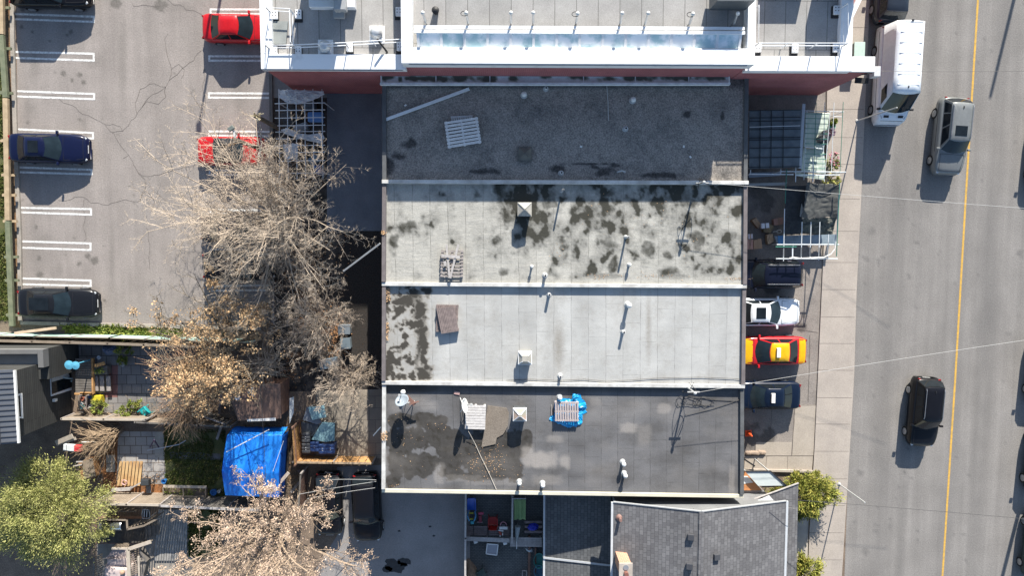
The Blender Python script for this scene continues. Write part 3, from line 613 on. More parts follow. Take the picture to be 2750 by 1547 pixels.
def lt4(p):
    u, v = proj(p); n = fbm(u, v, .05, 2) * .3; s = max(0, .18 * fbm(u * .6, v, .014, 8))
    for a, b, rx, ry, k in LT4:
        d = (abs((u - a) / rx) ** 4 + abs((v - b) / ry) ** 4) ** .25 + n; s = max(s, .72 * k * (1 - ss(.55, 1.35, d)))
    return s
names = ['dark gravel roofed row unit right below the brick building', 'row unit with mossy mottled grey roof, second from the brick building', 'row unit with clean pale grey roof and dark strip at left', 'row unit with dark grey roof and damp stains, lowest of the four']
UN = []
for k in range(4):
    (a, b), (d, c) = BL[k], BL[k + 1]; zt = max(ZK[k], ZK[k + 1]); zd = ZDK[k]
    # west and east faces line up along the row
    r = root('row_unit', names[k], 'building', ((a.x + c.x) / 2, (a.y + c.y) / 2, 0), 'flat roofed units of the row'); UN.append(r)
    ins = .02
    mb = MB(); mb.prism([(d.x + ins, d.y), (c.x - ins, c.y), (b.x - ins, b.y), (a.x + ins, a.y)], 0, zd - .04); mb.build('wall', m_wall, r)
    nx, ny = (330, 105)
    def fn(u, v, a=a, b=b, c=c, d=d, zd=zd):
        p = a.lerp(b, u).lerp(d.lerp(c, u), v); return Vector((p.x, p.y, zd))
    o = MB().grid(fn, nx, ny).build('roof', (m_gravel, m_cap2, m_cap3, m_cap4)[k], r)
    stain_attr(o, (st1, st2, st3, st4)[k])
    if k == 3: stain_attr(o, lt4, 'light')
    # edge flashings west and east
    for side, (p, q) in (('w', (a, d)), ('e', (b, c))):
        s = .1 if side == 'w' else -.1
        m = (m_dkf, m_brown, m_brown, m_copw)[k] if side == 'w' else (m_dkf, m_brown, m_brown, m_dkf)[k]
        h = zd + (.22 if side == 'w' else .18)
        MB().bar((p.x + s, p.y - .16, h - .2), (q.x + s, q.y + .16, h - .2), .22, .4).build('edge_flashing', m, r)
    # south party wall coping
    pw = .22
    MB().bar((d.x - .02, d.y + .02, ZK[k + 1] - .28), (c.x + .02, c.y + .02, ZK[k + 1] - .28), pw, .56).build('coping', (m_copw, m_copw, m_copw, m_copc)[k], r, bevel=.02)
    if k == 0:
        MB().bar((a.x, a.y + .1, 4.36), (b.x, b.y + .1, 4.36), .2, .5).build('north_flashing', m_dkf, r)
# trough ledge against the brick wall
a, b = P(1026, 208, 4.6), P(1955, 208, 4.6)
mtr = Mstain('stained_trough', (.66, .72, .73), (.26, .29, .25), (.10, .11, .09), scale=2, speck=.1)
r = root('metal_trough', 'stained pale metal trough along the foot of the brick wall', 'gutter', ((a.x + b.x) / 2, a.y, 4.3))
def tr(u, v): return Vector((a.x + (b.x - a.x) * u, a.y + .33 - .66 * v, 4.62 + .05 * abs(2 * v - 1)))
o = MB().grid(tr, 200, 8).build('lining', mtr, r); stain_attr(o, lambda p: .95 * blob(*proj(p), [(1040, 206, 18, 9), (1075, 212, 6, 8), (1110, 210, 26, 6), (1160, 210, 60, 8), (1235, 206, 30, 12), (1310, 210, 24, 12), (1380, 210, 20, 9), (1465, 206, 14, 5), (1550, 207, 30, 8), (1640, 212, 30, 8), (1720, 208, 70, 8), (1830, 208, 60, 7), (1920, 207, 24, 9)], fbm(*proj(p), .04) * .8) + .1)
mb = MB(); mb.bar((a.x - .1, a.y - .36, 4.6), (b.x + .1, b.y - .36, 4.6), .12, .3); mb.bar((a.x - .1, a.y + .36, 4.72), (b.x, b.y + .36, 4.72), .06, .1); mb.bar((b.x + .03, b.y - .3, 4.62), (b.x + .03, b.y + .3, 4.62), .06, .3); mb.bar((a.x - .03, a.y - .3, 4.62), (a.x - .03, a.y + .3, 4.62), .06, .3); mb.build('rim', M('pale_metal', (.74, .78, .80), scale=3, speck=.06), r)
mb = MB()
for u in (.155, .31, .42, .58, .73, .885): mb.box((a.x + (b.x - a.x) * u, a.y, 4.66), (.05, .66, .04))
mb.build('joint_cap', MATS['pale_metal'], r)
# ------------------------------------------------------------ vehicles
m_glass = Mglass('car_glass', (.008, .011, .014), .03, .32)
m_wglass = Mglass('windscreen_glass', (.012, .020, .026), .03, .32)
m_tyre = Mflat('tyre_rubber', (.018, .018, .018), .8)
m_rim = Mflat('alloy', (.45, .46, .47), .3, .8)
m_lampw = Mflat('headlamp', (.55, .58, .6), .1, .2, .8)
m_lampr = Mflat('tail_lamp', (.22, .012, .012), .15, 0, .4)
m_plate = Mflat('plate_white', (.65, .66, .66), .4)
m_trim = Mflat('black_trim', (.02, .02, .022), .5)
def paint(n, c, metal=.0, rough=.3): return Mflat('paint_' + n, c, rough, metal, .28, .15 if max(c) < .3 else .5)
KINDS = {  # windscreen base, roof front, roof rear, rear glass base; hood front z, hood rear z, belt, tail z, roof; roof half width, belt half width
    'sedan': dict(wb=.20, wt=.03, rt=-.22, rb=-.375, hf=.68, hh=.93, be=.96, tz=.98, ro=1.45, wr=.60, wbt=.86),
    'coupe': dict(wb=.17, wt=.01, rt=-.13, rb=-.27, hf=.62, hh=.86, be=.90, tz=.92, ro=1.30, wr=.62, wbt=.85),
    'suv': dict(wb=.22, wt=.085, rt=-.40, rb=-.475, hf=.85, hh=1.06, be=1.08, tz=1.08, ro=1.70, wr=.66, wbt=.88),
    'hatch': dict(wb=.21, wt=.05, rt=-.31, rb=-.46, hf=.68, hh=.93, be=.96, tz=.96, ro=1.46, wr=.61, wbt=.86),
    'van': dict(wb=.395, wt=.235, rt=-.485, rb=-.497, hf=.90, hh=1.22, be=1.30, tz=1.30, ro=2.62, wr=.80, wbt=.955)}
def car(name, label, cat, u, v, head, L, W, kind, pm, zimg=.7, group=None, opts=(), top=None, hood=None, scale_h=1.0, spin=0.0):
    K = dict(KINDS[kind]); van = kind == 'van'
    for q in ('hf', 'hh', 'be', 'tz', 'ro'): K[q] *= scale_h
    hw = W / 2; r = root(name, label, cat, (0, 0, 0), group)
    fs = [-.5, -.492, -.475, -.44, -.39, -.33, -.2, 0, .18, .28, .36, .42, .46, .482, .495, .5]
    def wid(f):
        if f > 0: t = ss(.30, .5, f); return hw * (1 - (.05 if van else .10) * t - (.24 if not van else .16) * max(0, (f - .42) / .08) ** 2.2)
        t = ss(.34, .5, -f); return hw * (1 - (.02 if van else .07) * t - (.04 if van else .17) * max(0, (-f - .43) / .07) ** 2.2)
    def top_z(f):
        if f >= K['wb']:
            t = (f - K['wb']) / (.5 - K['wb']); z = K['hh'] + (K['hf'] - K['hh']) * t ** 1.6
            return z * (1 - .28 * max(0, (f - .46) / .04) ** 2)
        if f <= K['rb']:
            t = (K['rb'] - f) / (K['rb'] + .5); return K['tz'] * (1 - .05 * t - .2 * max(0, (-f - .465) / .035) ** 2)
        return K['be']
    vs = []; sec = [(.88, lambda z: .24), (.975, lambda z: .36), (1.0, lambda z: .62 * z), (.985, lambda z: .80 * z), (.93, lambda z: z - .045), (.82, lambda z: z - .008), (.45, lambda z: z + .022), (0, lambda z: z + .03)]
    full = [(y, z) for y, z in sec] + [(-y, z) for y, z in sec[-2::-1]]
    for f in fs:
        w, z = wid(f), top_z(f)
        for y, zz in full: vs.append((f * L, y * w, zz(z)))
    n = len(full); faces = [(i * n + j, i * n + j + 1, (i + 1) * n + j + 1, (i + 1) * n + j) for i in range(len(fs) - 1) for j in range(n - 1)]
    faces += [(i * n, (i + 1) * n, (i + 1) * n + n - 1, i * n + n - 1) for i in range(len(fs) - 1)]
    faces += [tuple(range(n)), tuple((len(fs) - 1) * n + j for j in range(n))[::-1]]
    MB().add(vs, faces).build('body', pm, r, False, True)
    # cabin: two rings of points
    def ring(xf, xr, w, z, cf, cr, wfr=1.0):
        p = [(xf - cf * (abs(t) ** 2), t * w * wfr, z) for t in (-1, -.5, 0, .5, 1)]
        p += [(xf - cf + (xr + cr - xf + cf) * t, w, z) for t in (.2, .42, .62, .82)]
        p += [(xr + cr * (abs(t) ** 2), t * w, z) for t in (1, .5, 0, -.5, -1)]
        p += [(xr + cr + (xf - cf - xr - cr) * t, -w, z) for t in (.18, .38, .58, .8)]
        return [Vector(q) for q in p]
    b = ring(K['wb'] * L + .06, K['rb'] * L - .03, hw * K['wbt'], K['be'] - .02, .22, .10)
    m = ring(K['wt'] * L + .02, K['rt'] * L - .02, hw * K['wr'] * 1.06, K['ro'] - (.065 if not van else .17), .10, .05)
    t = ring(K['wt'] * L - .08, K['rt'] * L + .06, hw * K['wr'] * (.95 if not van else .93), K['ro'] - (.012 if not van else .03), .08, .04)
    N = len(b); q = ring(K['wt'] * L - .45, K['rt'] * L + .35, hw * K['wr'] * .5, K['ro'] + .015, .03, .02)
    rp_ = [(i, (i + 1) % N, N + (i + 1) % N, N + i) for i in range(N)]
    MB().add(b + m, rp_).build('cabin', top if (top and kind == 'coupe') else pm, r, False, van)
    fr = [(i, (i + 1) % N, N + (i + 1) % N, N + i) for i in range(N)] + [(N + i, N + (i + 1) % N, 2 * N + (i + 1) % N, 2 * N + i) for i in range(N)] + [tuple(2 * N + i for i in range(N))]
    MB().add(m + t + q, fr).build('roof', top or pm, r, False, True)
    def pane(ib, im, name, mat, t0=.06, t1=.95, off=None, shr=.95, s0=0, s1=1):
        pts = []
        for tt in (t0, t1):
            row = [b[i].lerp(m[j], tt) for i, j in zip(ib, im)]
            pts.append([Vector((p.x, p.y * shr, p.z)) + off for p in row])
        k = len(ib); mb = MB().add(pts[0] + pts[1], [(i, i + 1, k + i + 1, k + i) for i in range(k - 1)]); return mb.build(name, mat, r, False, True)
    pane(range(5), range(5), 'windscreen', m_wglass, .05, .96, Vector((.012, 0, .012)))
    if not van: pane(range(9, 14), range(9, 14), 'rear_window', m_glass, .08, .93, Vector((-.012, 0, .012)))
    for sgn in (1, -1):
        I = list(range(4, 10)) if sgn > 0 else [0] + list(range(N - 1, 12, -1))
        def sp(ring_, s):
            x = s * (len(I) - 1); i = min(int(x), len(I) - 2); return ring_[I[i]].lerp(ring_[I[i + 1]], x - i)
        wins = [(.06, .46), (.50, .92)] if not van else [(.04, .22)]
        if kind == 'suv': wins = [(.06, .38), (.41, .68), (.71, .94)]
        if kind == 'coupe': wins = [(.08, .8)]
        for s0, s1 in wins:
            ps = [sp(b, s0).lerp(sp(m, s0), .10), sp(b, s1).lerp(sp(m, s1), .10), sp(b, s1).lerp(sp(m, s1), .9 if not van else .55), sp(b, s0).lerp(sp(m, s0), .9 if not van else .55)]
            MB().quad([p + Vector((0, sgn * .012, .004)) for p in ps]).build('side_window', m_glass, r, False)
        ml = MB().box((K['wb'] * L - .22, sgn * (hw * .93 + .10), K['be'] + .04), (.13, .22, .15)); ml.build('door_mirror', m_trim if van else pm, r, False, bevel=.03)
        hl = MB().box((L * .462, sgn * hw * .66, K['hf'] - .06), (.17, .26, .10), rz=-sgn * .5); hl.build('headlight', m_lampw, r, False, bevel=.04)
        tl = MB().box((-L * .478, sgn * hw * (.68 if not van else .9), K['tz'] - .12), (.10, .26 if not van else .1, .13 if not van else .4), rz=sgn * .5 if not van else 0); tl.build('taillight', m_lampr, r, False, bevel=.03)
        for fx in ((.31 if not van else .34), (-.30 if not van else -.27)):
            rw = .33 if kind in ('suv', 'van') else .31
            y = sgn * (hw - .10)
            tb = MB().tube([(fx * L, y - .10, rw), (fx * L, y + .115, rw)], rw, 20); o = tb.build('wheel', m_tyre, r, False)
            rb_ = MB().tube([(fx * L, y + sgn * .10, rw), (fx * L, y + sgn * .125, rw)], rw * .66, 14)
            for kk in range(5): 
                a = kk * 1.2566; rb_.bar((fx * L, y + sgn * .13, rw), (fx * L + rw * .6 * math.cos(a), y + sgn * .13, rw + rw * .6 * math.sin(a)), .05, .02, up=Vector((0, 1, 0)))
            rb_.build('rim', m_rim, o, False)
        if 'rails' in opts:
            MB().tube([(K['wt'] * L - .15, sgn * hw * K['wr'] * .97, K['ro'] - .01), (K['wt'] * L - .3, sgn * hw * K['wr'] * .97, K['ro'] + .045), (K['rt'] * L + .25, sgn * hw * K['wr'] * .97, K['ro'] + .045), (K['rt'] * L + .1, sgn * hw * K['wr'] * .97, K['ro'] - .01)], .022, 6).build('roof_rail', m_rim, r, False)
        sp_ = MB().bar((K['wb'] * L - .1, sgn * (wid(.1) * .995 + .004), .66 * K['be']), (K['rb'] * L * .9, sgn * (wid(-.2) * .995 + .004), .66 * K['be']), .012, .03); sp_.build('door_trim', m_trim, r, False)
    MB().box((L * .495, 0, .52), (.03, .5, .12)).build('plate', m_plate, r, False)
    MB().box((-L * .497, 0, .62), (.03, .5, .12)).build('plate', m_plate, r, False)
    MB().box((L * .489, 0, K['hf'] * .66), (.06, W * .55, .16)).build('grille', m_trim, r, False, bevel=.02)
    # panel gaps: hood and tailgate lines
    def surf(f, y):
        return top_z(f) + .03 - .03 * min(1, abs(y) / wid(f)) ** 2 + .004
    mbg = MB()
    for f0 in ([K['wb'] + .02, .452] if kind != 'van' else [.47]):
        pts = [Vector((f0 * L, yy * wid(f0) * .8, surf(f0, yy * wid(f0) * .8))) for yy in (-1, -.5, 0, .5, 1)]
        for a_, b_ in zip(pts, pts[1:]): mbg.bar(a_, b_, .02, .008)
    for sgn in (1, -1): mbg.bar((K['wb'] * L + .1, sgn * hw * .80, surf(K['wb'] + .03, hw * .8)), (.45 * L, sgn * hw * .70, surf(.45, hw * .7)), .02, .008)
    mbg.build('panel_gap', m_trim, r, False)
    if 'sunroof' in opts:
        MB().box((K['wt'] * L - .62, 0, K['ro'] + .012), (.62, W * .40, .02), ry=.0).build('sunroof', m_glass, r, False, bevel=.008)
    if 'glassroof' in opts:
        MB().box((K['wt'] * L - .85, 0, K['ro'] + .012), (1.2, W * .42, .02)).build('sunroof', m_glass, r, False, bevel=.008)
    if 'taxisign' in opts:
        MB().box(((K['wt'] + K['rt']) / 2 * L + .15, 0, K['ro'] + .08), (.24, .62, .13)).build('roof_sign', Mflat('taxi_sign', (.8, .8, .78), .4), r, False, bevel=.02)
    if hood:
        for f0, f1 in ((K['wb'] + .035, .45), (-.475, K['rb'] - .01)):
            def fn(a_, b_, f0=f0, f1=f1):
                f = f0 + (f1 - f0) * a_; y = (b_ * 2 - 1) * wid(f) * .88; z = top_z(f)
                yy = abs(b_ * 2 - 1) * .88; zz = z + .03 - .008 * yy / .45 if yy < .45 else (z + .022 - .03 * (yy - .45) / .37 if yy < .82 else z - .008 - .037 * (yy - .82) / .11)
                return Vector((f * L, y, zz + .006))
            MB().grid(fn, 8, 10).build('hood' if f0 > 0 else 'boot_lid', hood, r, False, True)
    if 'ribs' in opts:
        mbr = MB()
        for i in range(7):
            x = K['wt'] * L - .5 - i * .62; mbr.bar((x, -hw * .66, K['ro'] + .012), (x, hw * .66, K['ro'] + .012), .05, .02)
        mbr.build('roof_rib', pm, r, False)
        MB().box((L * .43, hw * .45, K['hh'] * .985), (.14, .3, .05), ry=.25).build('hood_vent', m_trim, r, False); MB().box((L * .43, -hw * .45, K['hh'] * .985), (.14, .3, .05), ry=.25).build('hood_vent', m_trim, r, False)
        MB().box((K['wt'] * L - .35, 0, K['ro'] + .03), (.12, .06, .04)).build('antenna', m_trim, r, False); MB().box((K['rt'] * L + .05, 0, K['ro'] + .02), (.1, .14, .05)).build('camera_pod', m_trim, r, False)
    elif 'fin' in opts:
        MB().box((K['rt'] * L + .3, 0, K['ro'] + .03), (.16, .05, .05)).build('antenna', m_trim, r, False, bevel=.01)
    p = P(u, v, zimg); r.location = (p.x, p.y, opts_z(opts)); r.rotation_euler = (0, 0, R(head + spin)); return r
def opts_z(o): return .02 if 'fore' in o else .006
navy = paint('navy', (.005, .008, .034)); black = paint('black', (.006, .006, .008)); dgrey = paint('charcoal', (.010, .011, .014)); red = paint('red', (.50, .008, .012), .1)
white = paint('white', (.75, .785, .82), .0, .3); grey = paint('grey', (.20, .21, .21), .2, .35); blue = paint('blue', (.005, .011, .028)); silver = paint('silver', (.30, .31, .32), .5)
ink = paint('ink', (.006, .008, .020)); yellow = paint('taxi_yellow', (.72, .40, .006), 0); taxired = paint('taxi_red', (.50, .014, .02), 0)
G = 'cars in the parking lot'; GF = 'cars parked nose to wall in front of the row'; GS = 'cars parked along the far right kerb'
car('parked_car', 'black SUV cut off by the top edge at the left of the lot', 'car', 136, -22, 0, 4.7, 1.86, 'suv', black, group=G, opts=('sunroof',))
car('parked_car', 'dark navy sedan with a sunroof in the left bays', 'car', 131, 398, 0, 4.75, 1.82, 'sedan', navy, group=G, opts=('sunroof',), spin=-1)
car('parked_car', 'charcoal sedan with glass roof at the lower end of the lot by the kerb', 'car', 156, 814, 0, 4.85, 1.86, 'sedan', dgrey, group=G, opts=('glassroof',), spin=-1)
car('parked_car', 'bright red sedan half under the brick building parapet', 'car', 644, 76, 0, 4.5, 1.74, 'sedan', red, group=G, spin=-1)
car('parked_car', 'red coupe with black soft top under the bare tree', 'car', 624, 405, 0, 4.25, 1.80, 'coupe', red, group=G, top=Mflat('soft_top', (.012, .014, .02), .75), spin=0)
car('parked_car', 'dark grey car hidden under the big bare tree below the red coupe', 'car', 640, 612, 0, 4.6, 1.8, 'sedan', ink, group=G)
car('parked_car', 'black SUV hidden under the lower branches of the big bare tree', 'car', 645, 714, 0, 4.5, 1.84, 'suv', black, group=G)
car('parked_car', 'dark navy SUV with roof rails in front of the mossy roofed unit', 'car', 2056, 736, 180, 4.65, 1.86, 'suv', ink, group=GF, opts=('rails', 'fore'))
car('parked_car', 'white sedan with a dark sunroof beside the navy SUV', 'car', 2052, 838, 0, 4.7, 1.82, 'sedan', white, group=GF, opts=('sunroof', 'fore'))
car('taxi', 'yellow and red taxi with a white roof sign', 'taxi', 2064, 942, 180, 4.8, 1.86, 'sedan', taxired, group=GF, opts=('taxisign', 'fore'), top=yellow, hood=yellow)
car('taxi', 'dark blue taxi with a white roof sign below the yellow taxi', 'taxi', 2050, 1062, 180, 4.75, 1.84, 'sedan', blue, group=GF, opts=('taxisign', 'fore'))
car('delivery_van', 'tall white delivery van parked by the kerb near brick corner', 'van', 2377, 212, -91.5, 6.0, 2.0, 'van', white, 0.0, opts=('ribs',))
car('parked_car', 'dark grey SUV cut off by the top edge behind the white van', 'car', 2376, -28, 90, 4.6, 1.86, 'suv', paint('slate', (.022, .03, .045)), 0.0, group='cars on the road', spin=-2)
car('moving_car', 'grey SUV with sunroof and roof rails driving on the road', 'car', 2533, 371, -93.5, 4.85, 1.90, 'suv', grey, 0.0, group='cars on the road', opts=('rails', 'sunroof', 'fin'))
car('moving_car', 'black SUV with roof rails driving beside the yellow line', 'car', 2463, 1100, -93, 4.55, 1.82, 'suv', black, 0.0, group='cars on the road', opts=('rails', 'fin'))
car('parked_car', 'dark sedan cut off at the upper right edge of the photo', 'car', 2790, 410, -90, 4.6, 1.8, 'sedan', dgrey, 0.0, group=GS, spin=-3)
car('parked_car', 'dark sedan cut off at the middle of the right edge', 'car', 2786, 985, -90, 4.7, 1.84, 'suv', dgrey, 0.0, group=GS, spin=-3)
car('parked_car', 'dark car at right edge just above the lowest one', 'car', 2778, 1225, -90, 4.6, 1.8, 'suv', black, 0.0, group=GS, spin=-3)
car('parked_car', 'lowest dark green grey car at the bottom right edge', 'car', 2770, 1450, -90, 4.6, 1.82, 'sedan', paint('green_grey', (.03, .045, .045)), 0.0, group=GS, spin=-3)
car('parked_car', 'black hatchback parked behind the row beside the wooden fence', 'car', 890, 1345, -90, 4.2, 1.78, 'hatch', black, 0.0, group='cars on the south lane')
car('parked_car', 'black SUV partly under the tan tree on the south lane', 'car', 991, 1352, -90, 4.5, 1.86, 'suv', black, 0.0, group='cars on the south lane', spin=2)
# ------------------------------------------------------------ trees and shrubs
def bark(name, c, c2): return M(name, c, c2, scale=4, speck=.25, fscale=20, rough=.9)
m_bark = bark('grey_tan_bark', (.46, .385, .305), (.33, .27, .215)); m_bark_t = bark('trunk_bark', (.17, .135, .10), (.10, .08, .06))
m_twig_o = bark('orange_twigs', (.42, .26, .16), (.29, .19, .125)); m_bark_d = bark('dark_bark', (.12, .10, .075), (.20, .165, .125))
def limb(mb, p, d, L, r, rng, wob=.25, lift=.06, segs=5, n=4, taper=.45):
    pts = [Vector(p)]; d = d.normalized()
    for i in range(segs):
        d = (d + Vector((rng.uniform(-wob, wob), rng.uniform(-wob, wob), rng.uniform(-wob, wob) * .7 + lift))).normalized(); pts.append(pts[-1] + d * (L / segs))
    mb.tube(pts, [r * (1 - (1 - taper) * i / segs) for i in range(segs + 1)], n, False); return pts
def grow(mb, p, d, L, r, depth, rng, cfg, tips):
    pts = limb(mb, p, d, L, r, rng, cfg['wob'], cfg['lift'], 5 if depth > 1 else 3, 5 if depth > 2 else 3, cfg.get('taper', .4))
    if depth == 0: tips.append(pts[-1]); return
    n = cfg['kids'][depth - 1]; k = len(pts) - 1
    for i in range(n):
        t = .16 + .84 * (i + rng.random()) / n; x = t * k; j = min(int(x), k - 1); q = pts[j].lerp(pts[j + 1], x - j); dd = (pts[j + 1] - pts[j]).normalized()
        s = dd.cross(Vector((rng.uniform(-1, 1), rng.uniform(-1, 1), rng.uniform(-1, 1)))).normalized()
        nd = (dd * cfg['fwd'] + s * (1 - cfg['fwd'] * .55)).normalized(); nd.z = nd.z * cfg.get('flat', 1) + cfg.get('up', 0); ln = L * cfg['ratio'] * rng.uniform(.65, 1.2) * (1.1 - .45 * t)
        grow(mb, q, nd, ln, max(cfg['rmin'], r * .52 * (1 - .4 * t)), depth - 1, rng, cfg, tips)
    if depth >= 1: tips.append(pts[-1])
def leaf_cloud(mb, centres, n, rad, size, rng, droop=0):
    for c in centres:
        for _ in range(n):
            o = Vector((rng.gauss(0, rad), rng.gauss(0, rad), rng.gauss(0, rad * .8))); a = rng.uniform(0, 6.28); t = rng.uniform(-.9, .9); s = size * rng.uniform(.6, 1.4)
            e1 = Vector((math.cos(a), math.sin(a), t * .6)) * s; e2 = Vector((-math.sin(a), math.cos(a), rng.uniform(-.7, .7))) * s * .62; q = c + o
            mb.add([q - e1, q - e2 * .9, q + e1, q + e2], [(0, 1, 2, 3)])
def bare_tree(name, label, base, fork, limbs, L, r, depth, cfg, seed, mat=None, tmat=None, group=None, spread=(25, 75), cat='tree'):
    rng = random.Random(seed); rt = root(name, label, cat, (base.x, base.y, 0), group); mb = MB(); tips = []
    tb = MB(); tb.tube([base + Vector((0, 0, -.1)), base.lerp(fork, .5) + Vector((.05, .05, 0)), fork], [r * 1.35, r * 1.05, r * .9], 9)
    for i in range(limbs):
        a = 6.283 * (i + rng.uniform(-.3, .3)) / limbs; el = R(rng.uniform(*spread)); d = Vector((math.cos(a) * math.cos(el), math.sin(a) * math.cos(el), math.sin(el)))
        sx = cfg.get('stretch', (1, 1)); f = math.hypot(math.cos(a) * sx[0], math.sin(a) * sx[1])
        grow(mb, fork - Vector((0, 0, rng.uniform(0, .4))), d, L * f * rng.uniform(.8, 1.1), r * rng.uniform(.42, .62), depth, rng, cfg, tips)
    tb.build('trunk', tmat or m_bark_t, rt, smooth=True); mb.build('crown', mat or m_bark, rt); return rt, tips, rng
cfg = dict(wob=.19, lift=.03, kids=(6, 8, 10), fwd=.56, ratio=.38, rmin=.008, stretch=(1.05, .9), taper=.28)
T1b = P(776, 590); T1f = P(735, 578, 3.0)
bare_tree('bare_tree', 'big bare grey tree spreading over the parking lot edge', T1b, T1f, 50, 6.9, .105, 3, cfg, 11, spread=(-2, 74))
c2 = dict(wob=.2, lift=.03, kids=(6, 7, 7), fwd=.58, ratio=.44, rmin=.0085, taper=.3)
b = P(870, 865); bare_tree('bare_tree', 'smaller bare tree behind the pale roofed unit, right of the tan leaved tree', P(860, 850), P(850, 855, 1.6), 22, 3.3, .07, 3, c2, 5, spread=(5, 70))
bare_tree('bare_shrub', 'pale bare shrub with drooping branches beside the dark roofed unit', P(965, 990), P(940, 1015, 2.2), 22, 2.3, .055, 3, dict(c2, lift=-.02), 9, spread=(5, 60), mat=bark('pale_twigs', (.43, .355, .28), (.34, .28, .22)), cat='shrub')
bare_tree('bare_sapling', 'thin bare sapling leaning over the lot above the tan leaved tree', P(600, 900), P(560, 830, 2.4), 5, 2.4, .08, 2, dict(c2, lift=.02, kids=(4, 5)), 21, mat=m_bark_d, tmat=m_bark_d, spread=(5, 45))
# tree with clinging tan leaves
m_tan = Mleaf('tan_leaves', [(.26, .15, .08), (.46, .30, .16), (.64, .47, .28)])
rt, tips, rng = bare_tree('tan_leaved_tree', 'tree with clinging dry tan leaves by the lower lot corner', P(690, 905), P(600, 935, 2.2), 20, 4.6, .13, 3, dict(wob=.24, lift=.03, kids=(4, 5, 5), fwd=.6, ratio=.5, rmin=.014, stretch=(1.1, .85)), 3, mat=m_bark_d, tmat=m_bark_d, spread=(8, 70))
mb = MB(); tp = [t for t in tips if fbm(t.x, t.y, 1.0, 3) > .0 and (t.x > P(560, 900).x or rng.random() < .35)]; leaf_cloud(mb, tp, 9, .12, .05, rng); leaf_cloud(mb, tp[::3], 3, .15, .085, rng); mb.build('leaves', m_tan, rt)
# weeping orange stems
def weeping(name, label, base, z, n, L, azr, seed, mat, r=.016, cat='shrub'):
    rng = random.Random(seed); rt = root(name, label, cat, (base.x, base.y, 0)); mb = MB()
    for i in range(n):
        a = R(rng.uniform(*azr)); el = R(rng.uniform(15, 65)); d = Vector((math.cos(a) * math.cos(el), math.sin(a) * math.cos(el), math.sin(el)))
        p = base + Vector((rng.uniform(-.35, .35), rng.uniform(-.35, .35), rng.uniform(.1, z))); pts = [p]; l = L * rng.uniform(.55, 1.15)
        for s in range(6): d = (d + Vector((rng.uniform(-.22, .22), rng.uniform(-.22, .22), rng.uniform(-.26, -.06)))).normalized(); pts.append(pts[-1] + d * l / 6)
        mb.tube(pts, [r * 1.3 * (1 - .11 * k) for k in range(7)], 3, False)
        for q in ([pts[2], pts[3], pts[4]] if rng.random() < .7 else []):
            d2 = (pts[4] - pts[3]).normalized() + Vector((rng.uniform(-.6, .6), rng.uniform(-.6, .6), .1)); limb(mb, q, d2, l * .4, r * .8, rng, .15, -.05, 3, 3)
    mb.build('stems', mat, rt); return rt
weeping('weeping_shrub', 'orange stemmed bare shrub fanning left from the tan leaved tree', P(560, 1010), 2.2, 190, 3.2, (95, 280), 4, m_twig_o, r=.012)
weeping('weeping_shrub', 'arching brown stems hanging over the pale wooden fence', P(520, 1090), 1.8, 80, 2.2, (200, 330), 6, bark('brown_twigs', (.30, .22, .14), (.22, .16, .11)))
weeping('weeping_shrub', 'low arching brown shrub in the patio corner beside the dark house', P(330, 1150), 1.5, 110, 2.2, (150, 250), 8, MATS['brown_twigs'])
weeping('weeping_shrub', 'grey brown bare shrub behind the brown shed roof', P(740, 970), 2.6, 90, 1.6, (0, 360), 18, m_bark)
